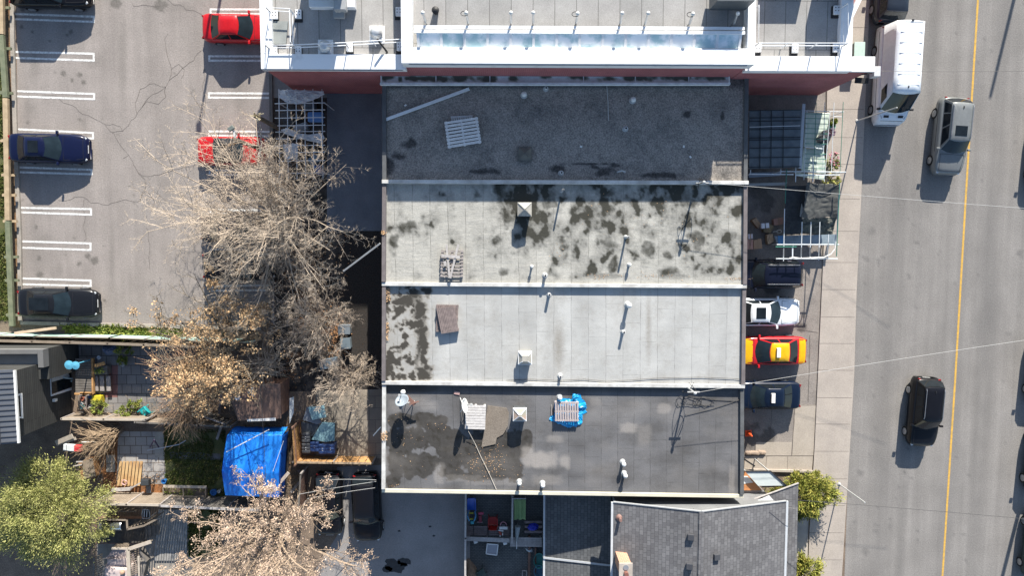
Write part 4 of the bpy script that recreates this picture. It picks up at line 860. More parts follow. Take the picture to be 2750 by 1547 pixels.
# tan budded tree at the bottom
m_bud = Mleaf('bud_clusters', [(.33, .23, .165), (.50, .37, .27), (.62, .48, .37)])
rt, tips, rng = bare_tree('budding_tree', 'wide tree covered in pinkish tan buds at the bottom', P(775, 1420), P(738, 1440, 2.4), 18, 5.0, .16, 3, dict(wob=.2, lift=.035, kids=(5, 5, 6), fwd=.62, ratio=.5, rmin=.015, stretch=(1.12, .92)), 14, mat=bark('tan_bark', (.38, .29, .21), (.30, .23, .17)), spread=(5, 75))
mb = MB(); leaf_cloud(mb, [t for t in tips if fbm(t.x, t.y, 1.3, 6) > -.05], 7, .10, .042, rng); mb.build('buds', m_bud, rt)
def bush(name, label, c, rad, n, mats, size, seed, stems=14, cat='shrub', sub=60, flat=1.0, stem_mat=None, tilt=1.0):
    """crown of leaf clumps spread through a lumpy volume, with gaps"""
    rng = random.Random(seed); rt = root(name, label, cat, (c.x, c.y, 0)); mb = MB(); sb = MB(); clumps = []
    while len(clumps) < sub:
        d = Vector((rng.gauss(0, 1), rng.gauss(0, 1), rng.gauss(0, 1) * flat)).normalized(); d.z = abs(d.z) * 1.1 - .25
        k = rng.uniform(.4, 1.0) ** .6 * (1 + .5 * nz(d.x * 1.7 + seed, d.y * 1.7 + d.z, 1.2)); q = Vector((c.x + d.x * rad[0] * k, c.y + d.y * rad[1] * k, c.z + d.z * rad[2] * k))
        if q.z > .05: clumps.append((q, d))
    for q, d in clumps:
        limb(sb, Vector((c.x, c.y, c.z * .35)), q - Vector((c.x, c.y, c.z * .35)), (q - Vector((c.x, c.y, c.z * .35))).length * .95, .028, rng, .05, .02, 4, 3)
        cr = rng.uniform(.055, .15) * (rad[0] + rad[1])
        for _ in range(n):
            o = Vector((rng.gauss(0, cr * .5), rng.gauss(0, cr * .5), rng.gauss(0, cr * .4))); s = size * rng.uniform(.5, 1.9)
            ax = (d + Vector((rng.gauss(0, .6), rng.gauss(0, .6), rng.gauss(0, .5) + .2))).normalized(); sd_ = ax.cross(Vector((rng.gauss(0, 1), rng.gauss(0, 1), rng.gauss(0, 1)))).normalized()
            p = q + o; mb.add([p - sd_ * s * .12, p + ax * s * .8 - sd_ * s * .24, p + ax * s * 1.9, p + ax * s * .8 + sd_ * s * .24], [(0, 1, 2, 3)])
    sb.build('stems', stem_mat or m_bark_d, rt); mb.build('foliage', mats, rt); return rt
m_ever = Mleaf('evergreen', [(.13, .155, .04), (.30, .305, .105), (.48, .46, .19)])
c = P(122, 1370, 3.2); rt = bush('evergreen_tree', 'large yellow green evergreen tree in the lower left corner', Vector((c.x, c.y, 2.6)), (3.2, 3.25, 2.6), 560, m_ever, .055, 31, sub=135, cat='tree')
MB().tube([(c.x, c.y, -.1), (c.x + .05, c.y, 2.4)], [.2, .12], 8).build('trunk', m_bark_t, rt)
m_yew = Mleaf('yew_needles', [(.09, .12, .025), (.25, .26, .055), (.42, .36, .09)])
c = P(2158, 1325, 1.2); bush('yew_shrub', 'big golden green shrub at the front corner of the shingled house', Vector((c.x, c.y, 1.25)), (1.75, 1.35, 1.15), 330, m_yew, .075, 33, sub=80)
c = P(2160, 1545, .9); bush('yew_shrub', 'golden green shrub cut by the bottom edge beside the shingled house', Vector((c.x, c.y, .95)), (.95, 1.2, .8), 300, m_yew, .075, 34, sub=50)
for nm, lab, k, x, y, rr, h, sd_, mt in (('garden_plant', 'tall flowering plant with pink blooms beside the wire stand', 'T5', 1475, 1110, .42, .55, 41, m_green), ('garden_plant', 'leafy yellow green plant at the lower end of wire stand', 'T5', 1470, 1400, .5, .4, 42, Mleaf('lime_leaves', [(.16, .18, .04), (.34, .34, .10), (.46, .42, .16)])),
        ('garden_plant', 'small green plant at the upper end of the wire stand', 'T5', 1475, 470, .22, .4, 43, m_green), ('garden_bush', 'green bush by the pale fence beside the yellow tub', 'L1', 1290, 1210, .55, .5, 44, m_green), ('garden_bush', 'lime green bush along the pale wooden fence', 'L1', 1620, 1270, .5, .45, 45, m_green),
        ('garden_bush', 'bright green bush near the teal chair', 'L1', 1750, 1190, .45, .4, 46, m_green), ('garden_bush', 'green bush beside the weeping stems behind the paving', 'L1', 1620, 460, .5, .8, 47, m_green), ('garden_bush', 'small low green bush below the blue tarp bundle', 'L1', 1600, 620, .3, .4, 48, m_green)):
    c = Z(k, x, y, h); rt = bush(nm, lab, Vector((c.x, c.y, h)), (rr, rr * (1.3 if sd_ == 41 else .8), h * .8), 70, mt, .055, sd_, sub=16, cat='plant')
    if sd_ == 41:
        mb = MB(); rg = random.Random(1)
        for i in range(34):
            q = Vector((c.x + rg.uniform(-.35, .35), c.y + rg.uniform(-.3, .55), h * 1.55 + rg.uniform(-.1, .1))); mb.lathe(q, [(.01, 0), (.05, .02), (.04, .05), (.01, .06)], 6)
        mb.build('flower', Mleaf('pink_petals', [(.50, .10, .16), (.65, .28, .34), (.7, .5, .5)]), rt)
c = Z('T5', 1460, 625, .7); rt = bush('garden_plant', 'round potted heather with lilac flowers beside the wire stand', Vector((c.x, c.y, .6)), (.22, .28, .25), 60, Mleaf('heather', [(.16, .10, .16), (.38, .26, .36)]), .04, 52, sub=14, cat='plant')
mb = MB(); mb.lathe((c.x, c.y, .02), [(.16, 0), (.22, .35), (.19, .36), (.02, .3)], 14); mb.build('pot', Mflat('terracotta', (.35, .13, .07), .8), rt)
c = Z('T5', 1465, 540, .3); mb = MB(); mb.lathe((c.x, c.y, .02), [(.13, 0), (.2, .4), (.22, .42), (.18, .42), (.15, .3), (.02, .3)], 14); single('plant_pot', mb, Mflat('mint_pot', (.20, .55, .40), .5), 'mint green pot beside the wire stand', 'pot')
# ------------------------------------------------------------ things on the row roofs
m_wood = M('weathered_wood', (.33, .30, .285), (.24, .215, .20), scale=6, speck=.2, fscale=25, stretch=(1, 1, 1))
m_woodg = M('grey_boards', (.42, .40, .385), (.33, .31, .30), scale=6, speck=.2, fscale=25)
m_woodb = M('brown_grey_boards', (.23, .185, .175), (.16, .13, .125), scale=5, speck=.2, fscale=25)
m_pvc = Mflat('white_pvc', (.74, .74, .72), .4); m_gpvc = Mflat('grey_pvc', (.40, .41, .41), .5)
GP = 'vent pipes on the row roofs'
def vent(label, k, x, y, z, h, r=.09, cap='open', mat=None, tag_cat='vent pipe'):
    p = Z(k, x, y, z + h); rt = root('vent_pipe', label, tag_cat, (p.x, p.y, z), GP); m = mat or m_pvc
    mb = MB(); mb.cyl(p.x, p.y, z - .02, z + h, r, n=14); mb.build('pipe', m, rt)
    mb = MB(); mb.lathe((p.x, p.y, z), [(r * 2.1, 0), (r * 1.9, .025), (r * 1.25, .05), (r * 1.05, .16)], 14); mb.build('flashing', m_gpvc, rt)
    if cap == 'open':
        mb = MB(); mb.cyl(p.x, p.y, z + h, z + h + .012, r * .68, n=12); mb.build('opening', m_black, rt)
    elif cap == 'dome':
        mb = MB(); mb.lathe((p.x, p.y, z + h - .05), [(r * 1.55, 0), (r * 1.6, .06), (r * 1.3, .14), (r * .6, .19), (.01, .2)], 14); mb.build('cap', m, rt, smooth=True)
    return rt
z1, z2, z3, z4 = ZDK
vent('white capped vent on the dark gravel roof near the trough', 'A3', 127, 677, z1, .25, .1, 'dome'); vent('open white vent pipe on the gravel roof right below the trough', 'A3', 287, 630, z1, .3, .08)
vent('white capped vent right of centre on the gravel roof', 'A3', 915, 715, z1, .25, .1, 'dome'); vent('open white vent pipe in the middle of the gravel roof', 'A3', 863, 922, z1, .3, .085)
vent('open white vent pipe by the lower edge of the gravel roof', 'A3', 398, 1242, z1, .45, .08)
vent('tall dark vent pipe at the top of the mossy roof', 'A3', 410, 1365, z2, 1.1, .055, 'open', m_gpvc); vent('tall pipe with long shadow right of centre on the mossy roof', 'B3', 882, 365, z2, 1.0, .06, 'open', m_pvc)
vent('short white vent near the lower edge of the mossy roof', 'B3', 184, 580, z2, .35, .055, 'dome'); vent('open vent pipe by the mossy roof lower coping', 'B3', 281, 645, z2, .5, .085)
vent('small capped vent right of centre near the mossy roof lower edge', 'B3', 889, 566, z2, .32, .06, 'dome')
vent('open vent pipe near the top edge of the pale roof', 'B3', 311, 783, z3, .5, .085); vent('white domed vent on the right part of the pale roof', 'B3', 885, 860, z3, .62, .1, 'dome')
vent('open white vent pipe below the domed one on the pale roof', 'B3', 849, 1055, z3, .5, .085); vent('open vent pipe by the lower edge of the pale roof', 'B3', 390, 1376, z3, .4, .085)
vent('white domed vent, upper of the pair on the dark roof', 'C3', 847, 647, z4, .5, .085, 'dome'); vent('white domed vent, lower of the pair on dark roof', 'C3', 858, 730, z4, .5, .085, 'dome')
vent('white domed vent at lower left of the dark roof beside the stain', 'C3', 94, 785, z4, .4, .08, 'dome'); vent('white domed vent by the cream coping of the dark roof', 'C3', 263, 800, z4, .45, .085, 'dome')
vent('white domed vent at the corner of the blue tarp', 'C3', 386, 168, z4, .4, .085, 'dome')
def skylight(label, k, x, y, z, h, s, mats, rot=0.0):
    p = Z(k, x, y, z + h); rt = root('roof_hatch', label, 'skylight', (p.x, p.y, z), 'pyramid skylights on the row roofs')
    MB().box((p.x, p.y, z + (h - .2) / 2), (s * .86, s * .86, h - .2), rz=rot).build('curb', mats[0], rt)
    a = s / 2; q = lambda i, j, zz: Vector((p.x + i * math.cos(rot) - j * math.sin(rot), p.y + i * math.sin(rot) + j * math.cos(rot), z + zz))
    MB().add([q(-a, -a, h - .22), q(a, -a, h - .22), q(a, a, h - .22), q(-a, a, h - .22), q(-a, -a, h - .14), q(a, -a, h - .14), q(a, a, h - .14), q(-a, a, h - .14)],
             [(0, 3, 2, 1), (0, 1, 5, 4), (1, 2, 6, 5), (2, 3, 7, 6), (3, 0, 4, 7), (4, 5, 6, 7)]).build('frame', mats[1], rt)
    b = a * .92; c = a * mats[3]
    MB().add([q(-b, -b, h - .137), q(b, -b, h - .137), q(b, b, h - .137), q(-b, b, h - .137), q(-c, -c, h + .1), q(c, -c, h + .1), q(c, c, h + .1), q(-c, c, h + .1)],
             [(0, 1, 5, 4), (1, 2, 6, 5), (2, 3, 7, 6), (3, 0, 4, 7), (4, 5, 6, 7)]).build('pyramid', mats[2], rt)
    mb = MB()
    for i, j in ((-1, -1), (1, -1), (1, 1), (-1, 1)): mb.bar(q(i * b, j * b, h - .13), q(i * c, j * c, h + .105), .045, .03)
    mb.build('ridge', mats[1], rt)
m_tin = M('dull_tin', (.16, .15, .13), (.10, .10, .095), scale=3, speck=.15, metal=.3, rough=.5); m_tinl = M('pale_tin', (.40, .38, .34), (.30, .29, .26), scale=3, speck=.12, rough=.5)
m_dframe = Mflat('dark_frame', (.07, .075, .08), .5)
skylight('flat pyramid skylight in shade on the gravel roof', 'A3', 133, 1105, z1, .38, .82, (m_dframe, m_tin, m_tin, .1))
skylight('tall pyramid skylight with dark shadow on the mossy roof', 'B3', 132, 165, z2, .95, .80, (m_dframe, m_tinl, m_tinl, .05))
skylight('white pyramid skylight on the pale roof', 'B3', 135, 1242, z3, .75, .80, (m_tinl, m_white, m_tinl, .42))
skylight('pyramid skylight with pink and green panes on the dark roof', 'C3', 97, 292, z4, .95, .80, (m_dframe, m_white, M('pink_green', (.42, .27, .22), (.26, .33, .26), scale=1.2, speck=.08), .1))
def pallet(label, k, corners, z, h, mat, nsl=9, along='u', gap=.25, group='wooden pallets on the roofs', name='pallet', bl=.1):
    """corners: pixel quad tl, tr, br, bl at the deck height; slats run along u (left-right) or v"""
    c = [Z(k, *q, z + h) for q in corners]; cen = sum(c, Vector()) / 4; rt = root(name, label, 'pallet', (cen.x, cen.y, z), group)
    def at(u, v, zz): q = c[0].lerp(c[1], u).lerp(c[3].lerp(c[2], u), v); return Vector((q.x, q.y, zz))
    lu, lv = (c[1] - c[0]).length, (c[3] - c[0]).length; sp = (lv if along == 'u' else lu) / nsl
    mb = MB()
    for i in range(nsl):
        t = (i + .5) / nsl
        if along == 'u': mb.bar(at(0, t, z + h - .012), at(1, t, z + h - .012), sp * (1 - gap) * rnd.uniform(.92, 1.05), .022)
        else: mb.bar(at(t, 0, z + h - .012), at(t, 1, z + h - .012), sp * (1 - gap) * rnd.uniform(.92, 1.05), .022)
    mb.build('deck_board', mat, rt)
    for t in (.05, .5, .95):
        q = MB()
        if along == 'u': q.bar(at(t, 0, z + h - .075), at(t, 1, z + h - .075), bl, .1)
        else: q.bar(at(0, t, z + h - .075), at(1, t, z + h - .075), bl, .1)
        q.build('stringer', mat, rt)
    mb = MB(); hb = h - .14
    for t in (.06, .5, .94):
        for s in (.06, .5, .94):
            if hb > .02: q = at(t, s, z + hb / 2); mb.box(q, (.12, .12, hb))
    if hb > .02: mb.build('spacer_block', mat, rt)
    return rt
pallet('small grey slatted pallet sticking out under a larger one on gravel roof', 'A2', [(1422, 838), (1580, 830), (1590, 900), (1430, 905)], z1, .17, MATS.get('x') or M('greyed_pallet', (.55, .54, .53), (.45, .44, .43), scale=5), 10, 'v')
pallet('large grey slatted pallet lying askew on the gravel roof', 'A2', [(1375, 875), (1618, 838), (1645, 1030), (1403, 1070)], z1, .34, M('bleached_pallet', (.72, .71, .69), (.60, .59, .57), scale=5, speck=.12), 8, 'u', .28)
pallet('broken pallet of mixed boards by the lower edge of mossy roof', 'B2', [(1353, 458), (1515, 458), (1512, 660), (1348, 660)], z2, .3, m_wood, 8, 'u', .45)
for i, (a, b) in enumerate([((1392, 420), (1415, 662)), ((1478, 420), (1420, 662)), ((1355, 500), (1490, 512)), ((1380, 540), (1385, 575))]):
    p, q = Z('B2', *a, z2 + .36 + .03 * i), Z('B2', *b, z2 + .36 + .03 * i)
    single('loose_plank', MB().bar(p, q, .12 if i < 2 else .16, .03), m_woodg, ['long grey plank leaning left on the broken pallet', 'long grey plank leaning right on the broken pallet', 'short plank across the two long planks', 'short stub of plank at left on the broken pallet'][i], 'plank', 'planks on the broken pallet')
pallet('lower brown pallet showing under another on the pale roof', 'B2', [(1318, 853), (1480, 856), (1470, 1050), (1315, 1050)], z3, .16, m_woodb, 10, 'v', .18)
pallet('brown slatted pallet lying askew on top on the pale roof', 'B2', [(1318, 880), (1448, 866), (1483, 1045), (1355, 1065)], z3, .36, m_woodb, 11, 'v', .14)
pallet('white slatted pallet beside the satellite dish on the dark roof', 'C2', [(1530, 217), (1677, 220), (1671, 396), (1526, 392)], z4, .36, M('whitewashed', (.55, .53, .51), (.44, .42, .41), scale=5, speck=.15), 9, 'u', .14)
pallet('greyish pink pallet on the crumpled blue tarp', 'C3', [(347, 195), (522, 198), (522, 337), (350, 335)], z4, .36, M('pinkish_boards', (.40, .35, .34), (.33, .29, .285), scale=5, speck=.15), 10, 'v', .3)
def crumple(label, name, cat, k, poly, z, h, mat, n=34, seed=1, amp=.12, thick=0):
    """a crumpled sheet: a grid cut to an outline, folded by noise"""
    pts = [Z(k, *q, z) for q in poly]; cx = sum(p.x for p in pts) / len(pts); cy = sum(p.y for p in pts) / len(pts); m = len(pts); R_ = 12
    vs = [(cx, cy, z + h)]; fs = []; per = n * 2
    ring0 = []
    for i in range(per):
        t = i / per * m; j = int(t) % m; p = pts[j].lerp(pts[(j + 1) % m], t - int(t)); ring0.append(p)
    for r_ in range(1, R_ + 1):
        f = r_ / R_
        for i, p in enumerate(ring0):
            x, y = cx + (p.x - cx) * f, cy + (p.y - cy) * f; e = 1 + (.12 * nz(x * 3, y * 3, 2.2, seed) if r_ == R_ else 0)
            x, y = cx + (x - cx) * e, cy + (y - cy) * e
            zz = z + h * (1 - f ** 3) + amp * (noise.noise(Vector((x * 3.1, y * 3.1, seed))) + .7 * abs(noise.noise(Vector((x * 7.3, y * 7.3, seed + 4)))) + .4 * noise.noise(Vector((x * 15, y * 15, seed))))
            vs.append((x, y, max(zz, z + .01)))
    fs = [(0, 1 + i, 1 + (i + 1) % per) for i in range(per)]
    for r_ in range(R_ - 1):
        for i in range(per):
            a = 1 + r_ * per; b = a + per; fs.append((a + i, b + i, b + (i + 1) % per, a + (i + 1) % per))
    return single(name, MB().add(vs, fs), mat, label, cat, solid=.008)
m_tarp = Mflat('bright_blue_tarp', (.01, .30, .62), .4, 0, .5)
crumple('crumpled bright blue tarp under a pallet on the dark roof', 'blue_tarp', 'tarp', 'C3', [(345, 190), (400, 165), (470, 175), (478, 130), (530, 140), (560, 180), (578, 225), (575, 270), (548, 290), (545, 350), (500, 375), (440, 382), (390, 355), (340, 340), (305, 325), (315, 298), (345, 290)], z4, .06, m_tarp, 44, 3, .16)
mb = MB(); mb.bar(Z('C3', 325, 218, z4 + .05), Z('C3', 326, 293, z4 + .05), .05, .06); single('wood_offcut', mb, m_wood, 'thin stick of wood left of the blue tarp pallet', 'stick')
# long pipe on the gravel roof and the thin rod
a, b = Z('A2', 940, 866, z1 + .1), Z('A2', 1557, 638, z1 + .1); mb = MB(); mb.bar(a, b, .17, .12); single('long_gutter', mb, Mflat('pipe_grey', (.70, .72, .73), .4), 'long pale grey gutter lying diagonally on the gravel roof', 'gutter', bevel=.02)
a, b = Z('A3', 722, 600, z1 + .05), Z('A3', 735, 868, z1 + .05); mb = MB(); mb.tube([a, a.lerp(b, .5) + Vector((.03, 0, 0)), b], .025, 6); single('thin_rod', mb, Mflat('rod_grey', (.45, .45, .44), .5), 'thin pale rod lying upright on the gravel roof', 'rod')
for i, (k, x, y) in enumerate((('A3', 1278, 1055), ('A3', 1326, 1130), ('A3', 538, 1055), ('A2', 1097, 757))):
    single('scrap', MB().box(Z(k, x, y, z1 + .03), (.10, .14, .05), rz=i * .7), m_pvc, ['white scrap right of centre on the gravel roof', 'white scrap beside the lit corner of gravel roof', 'pale scrap in the middle of the gravel roof', 'white scrap under the long diagonal gutter'][i], 'scrap', bevel=.015)
q = Z('A3', 828, 1238, z1 + .2); mb = MB(); mb.tube([q + Vector((-.2, 0, -.2)), q + Vector((-.2, 0, .05)), q + Vector((0, .06, .12)), q + Vector((.2, 0, .05)), q + Vector((.2, 0, -.2))], .05, 8); single('gooseneck_vent', mb, m_gpvc, 'grey hooped vent at the lower edge of gravel roof', 'vent')
# stone board and cables on the dark roof
mb = MB(); mb.prism([Z('C2', x, y, z4 + .05)[:2] for x, y in ((1690, 222), (1825, 240), (1842, 275), (1835, 370), (1800, 430), (1755, 455), (1745, 500), (1645, 522), (1660, 420))], z4 + .01, z4 + .06)
single('felt_mat', mb, Mstain('felt', (.20, .17, .14), (.14, .12, .10), (.08, .07, .06), speck=.35), 'brown gritty torn felt mat lying beside the white pallet', 'mat')
mb = MB(); p = [Z('C2', x, y, z4 + .06) for x, y in ((1553, 398), (1600, 500), (1640, 590), (1690, 690), (1752, 828))]; p[0].z += .3; mb.tube(p, .015, 6); single('white_cable', mb, Mflat('cable_cream', (.60, .55, .47), .5), 'long cream cable running down the dark roof', 'cable')
mb = MB(); pts = [Z('B3', x, y, z3 + .05) for x, y in ((0, 1400), (180, 1392), (380, 1402), (560, 1392), (720, 1408), (900, 1398), (1020, 1388), (1180, 1382), (1400, 1378), (1640, 1388), (1700, 1395))]; mb.tube(pts, .014, 4); single('roof_cable', mb, m_black, 'thin black cable lying along the lower edge of pale roof', 'cable')
def dish(label, k, x, y, z, h, az, tilt, r=.42, mat=None, base=None, ex=1.0):
    p = Z(k, x, y, z + h); rt = root('satellite_dish', label, 'satellite dish', (p.x, p.y, z), 'satellite dishes on the dark roof'); M3 = Euler((R(tilt), 0, R(az))).to_matrix()
    vs = []; n = 20; K_ = 5
    for i in range(K_ + 1):
        q = i / K_
        for j in range(n): a = 6.283 * j / n; vs.append(p + M3 @ Vector((r * q * math.cos(a), r * ex * q * math.sin(a), .16 * q * q)))
    fs = [(i * n + j, i * n + (j + 1) % n, (i + 1) * n + (j + 1) % n, (i + 1) * n + j) for i in range(K_) for j in range(n)]
    MB().add(vs, fs).build('reflector', mat or m_pvc, rt, smooth=True, solid=.02)
    f = p + M3 @ Vector((0, -.1, .52)); mb = MB(); mb.tube([p + M3 @ Vector((0, -r * ex * .95, .12)), f], .025, 6); mb.box(f, (.12, .12, .14)); mb.build('feed_arm', m_gpvc, rt)
    mb = MB(); mb.tube([p + M3 @ Vector((0, 0, -.04)), Vector((p.x + .05, p.y - .2, z + h * .6)), Vector((p.x + .05, p.y - .2, z))], .035, 8)
    for a in (0, 2.1, 4.2): mb.tube([Vector((p.x + .05, p.y - .2, z + h * .55)), Vector((p.x + .05 + .5 * math.cos(a), p.y - .2 + .5 * math.sin(a), z))], .02, 6)
    mb.build('mast', Mflat('mast_white', (.62, .62, .62), .4), rt)
    return p
dish('satellite dish facing left at the upper left of the dark roof', 'C2', 1078, 195, z4, 1.0, 200, 50, .42, Mflat('dish_grey', (.25, .29, .33), .45))
dish('white satellite dish seen nearly edge on beside the white pallet', 'C2', 1508, 225, z4, 1.1, 100, 72, .44)
q = Z('C2', 1078, 128, z4 + .5); mb = MB(); mb.cyl(q.x, q.y, z4 - .02, z4 + .4, .09, n=14); mb.lathe((q.x, q.y, z4 + .36), [(.14, 0), (.15, .07), (.1, .14), (.02, .17)], 14); single('dome_vent', mb, m_pvc, 'round white domed vent above the left satellite dish', 'vent pipe', GP)
q = Z('C2', 1150, 190, z4 + .5); mb = MB(); mb.bar(Z('C2', 1105, 155, z4 + .7), Z('C2', 1165, 215, z4 + .6), .22, .05); mb.bar(Z('C2', 1125, 215, z4 + .62), Z('C2', 1193, 192, z4 + .66), .07, .05); mb.bar(Z('C2', 1150, 200, z4 + .6), Z('C2', 1155, 200, z4), .05, .05)
single('old_antenna', mb, Mflat('rusty_red', (.24, .13, .10), .7), 'rusty brown antenna plate beside the left satellite dish', 'antenna')
q = Z('C2', 1468, 132, z4 + .03); single('pink_rag', MB().box(q, (.34, .2, .05), rz=-.2), Mflat('rag_pink', (.42, .27, .25), .8), 'small pink slab lying near the upper edge of dark roof', 'slab', bevel=.02)
# service masts and wires
def service(label, k, x, y, z, h, seed):
    rng = random.Random(seed); p = Z(k, x, y, z); rt = root('service_mast', label, 'mast', (p.x, p.y, z), 'service masts on the roofs'); t = p + Vector((.0, 0, h))
    MB().tube([p, t], .05, 8).build('mast', m_gpvc, rt); mb = MB(); mb.lathe(t, [(.07, 0), (.1, .08), (.07, .16), (.01, .2)], 10); mb.bar(t + Vector((-.35, 0, -.25)), t + Vector((.35, 0, -.25)), .06, .06); mb.build('weatherhead', m_gpvc, rt)
    mb = MB()
    for i in range(5):
        a = rng.uniform(0, 6.28); c = t + Vector((.45 * math.cos(a), .35 * math.sin(a), rng.uniform(-.7, -.1))); e = t + Vector((rng.uniform(-.5, .5), rng.uniform(-.4, .4), -h * rng.uniform(.4, .95)))
        pts = [t + (c - t) * 2 * s * (1 - s) * 1.6 + (e - t) * s * s for s in (0, .15, .3, .45, .6, .8, 1)]; mb.tube(pts, .018, 4)
    mb.build('wire_loop', m_black, rt); return t
t1 = service('service mast with tangled wires on the mossy roof coping', 'A3', 1365, 1330, ZK[1], 1.5, 4)
t2 = service('service mast with tangled wires between pale and dark roof', 'C3', 1305, 90, ZK[3], 1.5, 5)
mb = MB(); rg = random.Random(3)
for i in range(4):
    c = Z('C3', 1255 + i * 60, 190 + 25 * nz(i, 2), z4 + .05); n = 16; mb.tube([c + Vector(((.35 + .15 * nz(j, i, .5)) * math.cos(j * .42) * (1.3 if i % 2 else .7), (.28 + .12 * nz(j, i + 5, .5)) * math.sin(j * .42), .03 + .02 * math.sin(j))) for j in range(n)], .014, 4)
for a, b in (((1310, 150), (1680, 185)), ((1300, 200), (1500, 215)), ((1290, 290), (1690, 175))):
    mb.tube([Z('C3', *a, z4 + .06), Z('C3', (a[0] + b[0]) / 2, (a[1] + b[1]) / 2 + 12, z4 + .04), Z('C3', *b, z4 + .06)], .016, 4)
single('loose_cables', mb, m_black, 'tangle of loose black cables lying on the right of dark roof', 'cable')
m_wire = Mflat('pale_wire', (.46, .46, .45), .4); m_dwire = Mflat('dark_wire', (.06, .06, .06), .5)
def wire(label, a, b, sag, r, mat, n=14, name='overhead_wire', twist=None):
    a, b = Vector(a), Vector(b); mb = MB(); pts = [a.lerp(b, i / n) - Vector((0, 0, 4 * sag * (i / n) * (1 - i / n))) for i in range(n + 1)]
    mb.tube(pts, r, 5)
    if twist:
        m = twist; q = [a.lerp(b, i / m) - Vector((0, 0, 4 * sag * (i / m) * (1 - i / m))) + Vector((0, .03 * math.cos(i * .8), .03 * math.sin(i * .8))) for i in range(m + 1)]; mb.tube(q, r * .8, 4)
    return single(name, mb, mat, label, 'wire', 'overhead wires')
wire('pale overhead wire crossing the road from the mossy roof mast', t1, P(2765, 560, 7.4), .25, .010, m_wire)
wire('pale overhead wire rising across the road from the pale roof mast', t2, P(2765, 912, 7.4), .25, .010, m_wire)
wire('thin dark overhead wire over the road near the bottom', P(2085, 1340, 5.2), P(2770, 1396, 7.0), .1, .012, m_dwire)
wire('thin dark wire crossing the sidewalk near the top of the road', P(2340, 190, 5.5), P(2770, 190, 7.2), .1, .010, m_dwire)
for i, (a, b) in enumerate((((880, 1289, 2.6), (1010, 1290, 4.0)), ((805, 1328, 2.4), (1010, 1294, 3.9)), ((825, 1340, 2.4), (1007, 1311, 3.8)))):
    wire(['pale wire running level over the parked cars to the row', 'pale wire slanting up from the tan tree to the row', 'pale wire slanting above the black SUV to the row'][i], P(*a), P(*b), .08, .014, m_wire)
# debris boards poking out at the west wall
mb = MB(); mb.bar(Z('B2', 915, 412, 4.1), Z('B2', 650, 612, 3.0), .1, .06); single('leaning_pole', mb, m_gpvc, 'grey pole jutting from the west wall over the bare tree', 'pole')
mb = MB(); mb.bar(Z('C2', 918, 378, 3.6), Z('C2', 866, 438, 3.0), .06, .05); single('white_bracket', mb, m_pvc, 'short white bracket jutting from the dark roofed unit west wall', 'bracket')
m_leafp = Mleaf('dry_leaf_pile', [(.36, .20, .10), (.50, .34, .20), (.30, .18, .10)])
for i, (k, x, y, z, w, h, n) in enumerate((('B2', 955, 1045, z3, .18, .55, 240), ('B2', 960, 785, z3, .2, .4, 200), ('C2', 945, 442, z4 + .2, .16, .26, 90), ('B2', 940, 334, z2 + .18, .12, .12, 60))):
    rg = random.Random(60 + i); mb = MB(); c = Z(k, x, y, z + .03); leaf_cloud(mb, [c + Vector((rg.uniform(-w, w), rg.uniform(-h, h), rg.uniform(0, .06))) for _ in range(n)], 1, .02, .04, rg)
    tag(mb.build('leaf_litter_pile', m_leafp), kind='stuff')
rg = random.Random(77); mb = MB(); cs = []
for u, v, rx, ry, n in ((1310, 1245, 46, 34, 240), (1070, 1128, 28, 16, 60), (1080, 1180, 40, 20, 90), (1180, 1145, 30, 10, 60), (1110, 1250, 50, 30, 40), (1250, 1230, 60, 40, 70), (1390, 1270, 20, 30, 50), (1330, 1200, 40, 30, 60), (1060, 1305, 20, 5, 40)):
    for _ in range(n if u == 1310 else n // 4): c = P(u + rg.gauss(0, rx * .6), v + rg.gauss(0, ry * .6), z4 + .02); cs.append(c)
for u, v, rx, ry, n in ((1750, 742, 60, 8, 50), (1610, 742, 40, 7, 40), (1975, 748, 26, 4, 60), (1500, 680, 24, 30, 20), (1850, 660, 60, 60, 30), (1740, 560, 200, 60, 40)):
    for _ in range(n): c = P(u + rg.gauss(0, rx * .6), v + rg.gauss(0, ry * .6), z2 + .02); cs.append(c)
leaf_cloud(mb, cs, 1, .01, .027, rg); tag(mb.build('scattered_leaves', m_leafp), kind='stuff')
# ------------------------------------------------------------ lean-to frames in front (east) and behind (west)
m_mint = Mflat('mint_film', (.47, .54, .47), .5); m_tube = Mflat('white_tube', (.66, .70, .72), .4); m_gtube = Mflat('green_tube', (.05, .20, .15), .5)
m_net = M('dark_net', (.045, .05, .055), (.03, .034, .04), scale=6, speck=.3, fscale=40); m_shade = M('shade_film', (.14, .165, .18), (.10, .12, .135), scale=2, speck=.12, fscale=30)
def frame_lines(label, name, cat, z, lines, r, mats, posts, group=None):
    q = Z(lines[0][0], lines[0][1], lines[0][2], z); rt = root(name, label, cat, (q.x, q.y, 0), group)
    for k, x0, y0, x1, y1, mi in lines:
        MB().tube([Z(k, x0, y0, z + .04 * (mi % 3)), Z(k, x1, y1, z + .04 * (mi % 3))], r, 6).build('bar', mats[mi % len(mats)], rt)
    for k, x, y in posts:
        p = Z(k, x, y, z); MB().tube([(p.x, p.y, 0), (p.x, p.y, z)], r * 1.2, 6).build('post', mats[0], rt)
    return rt
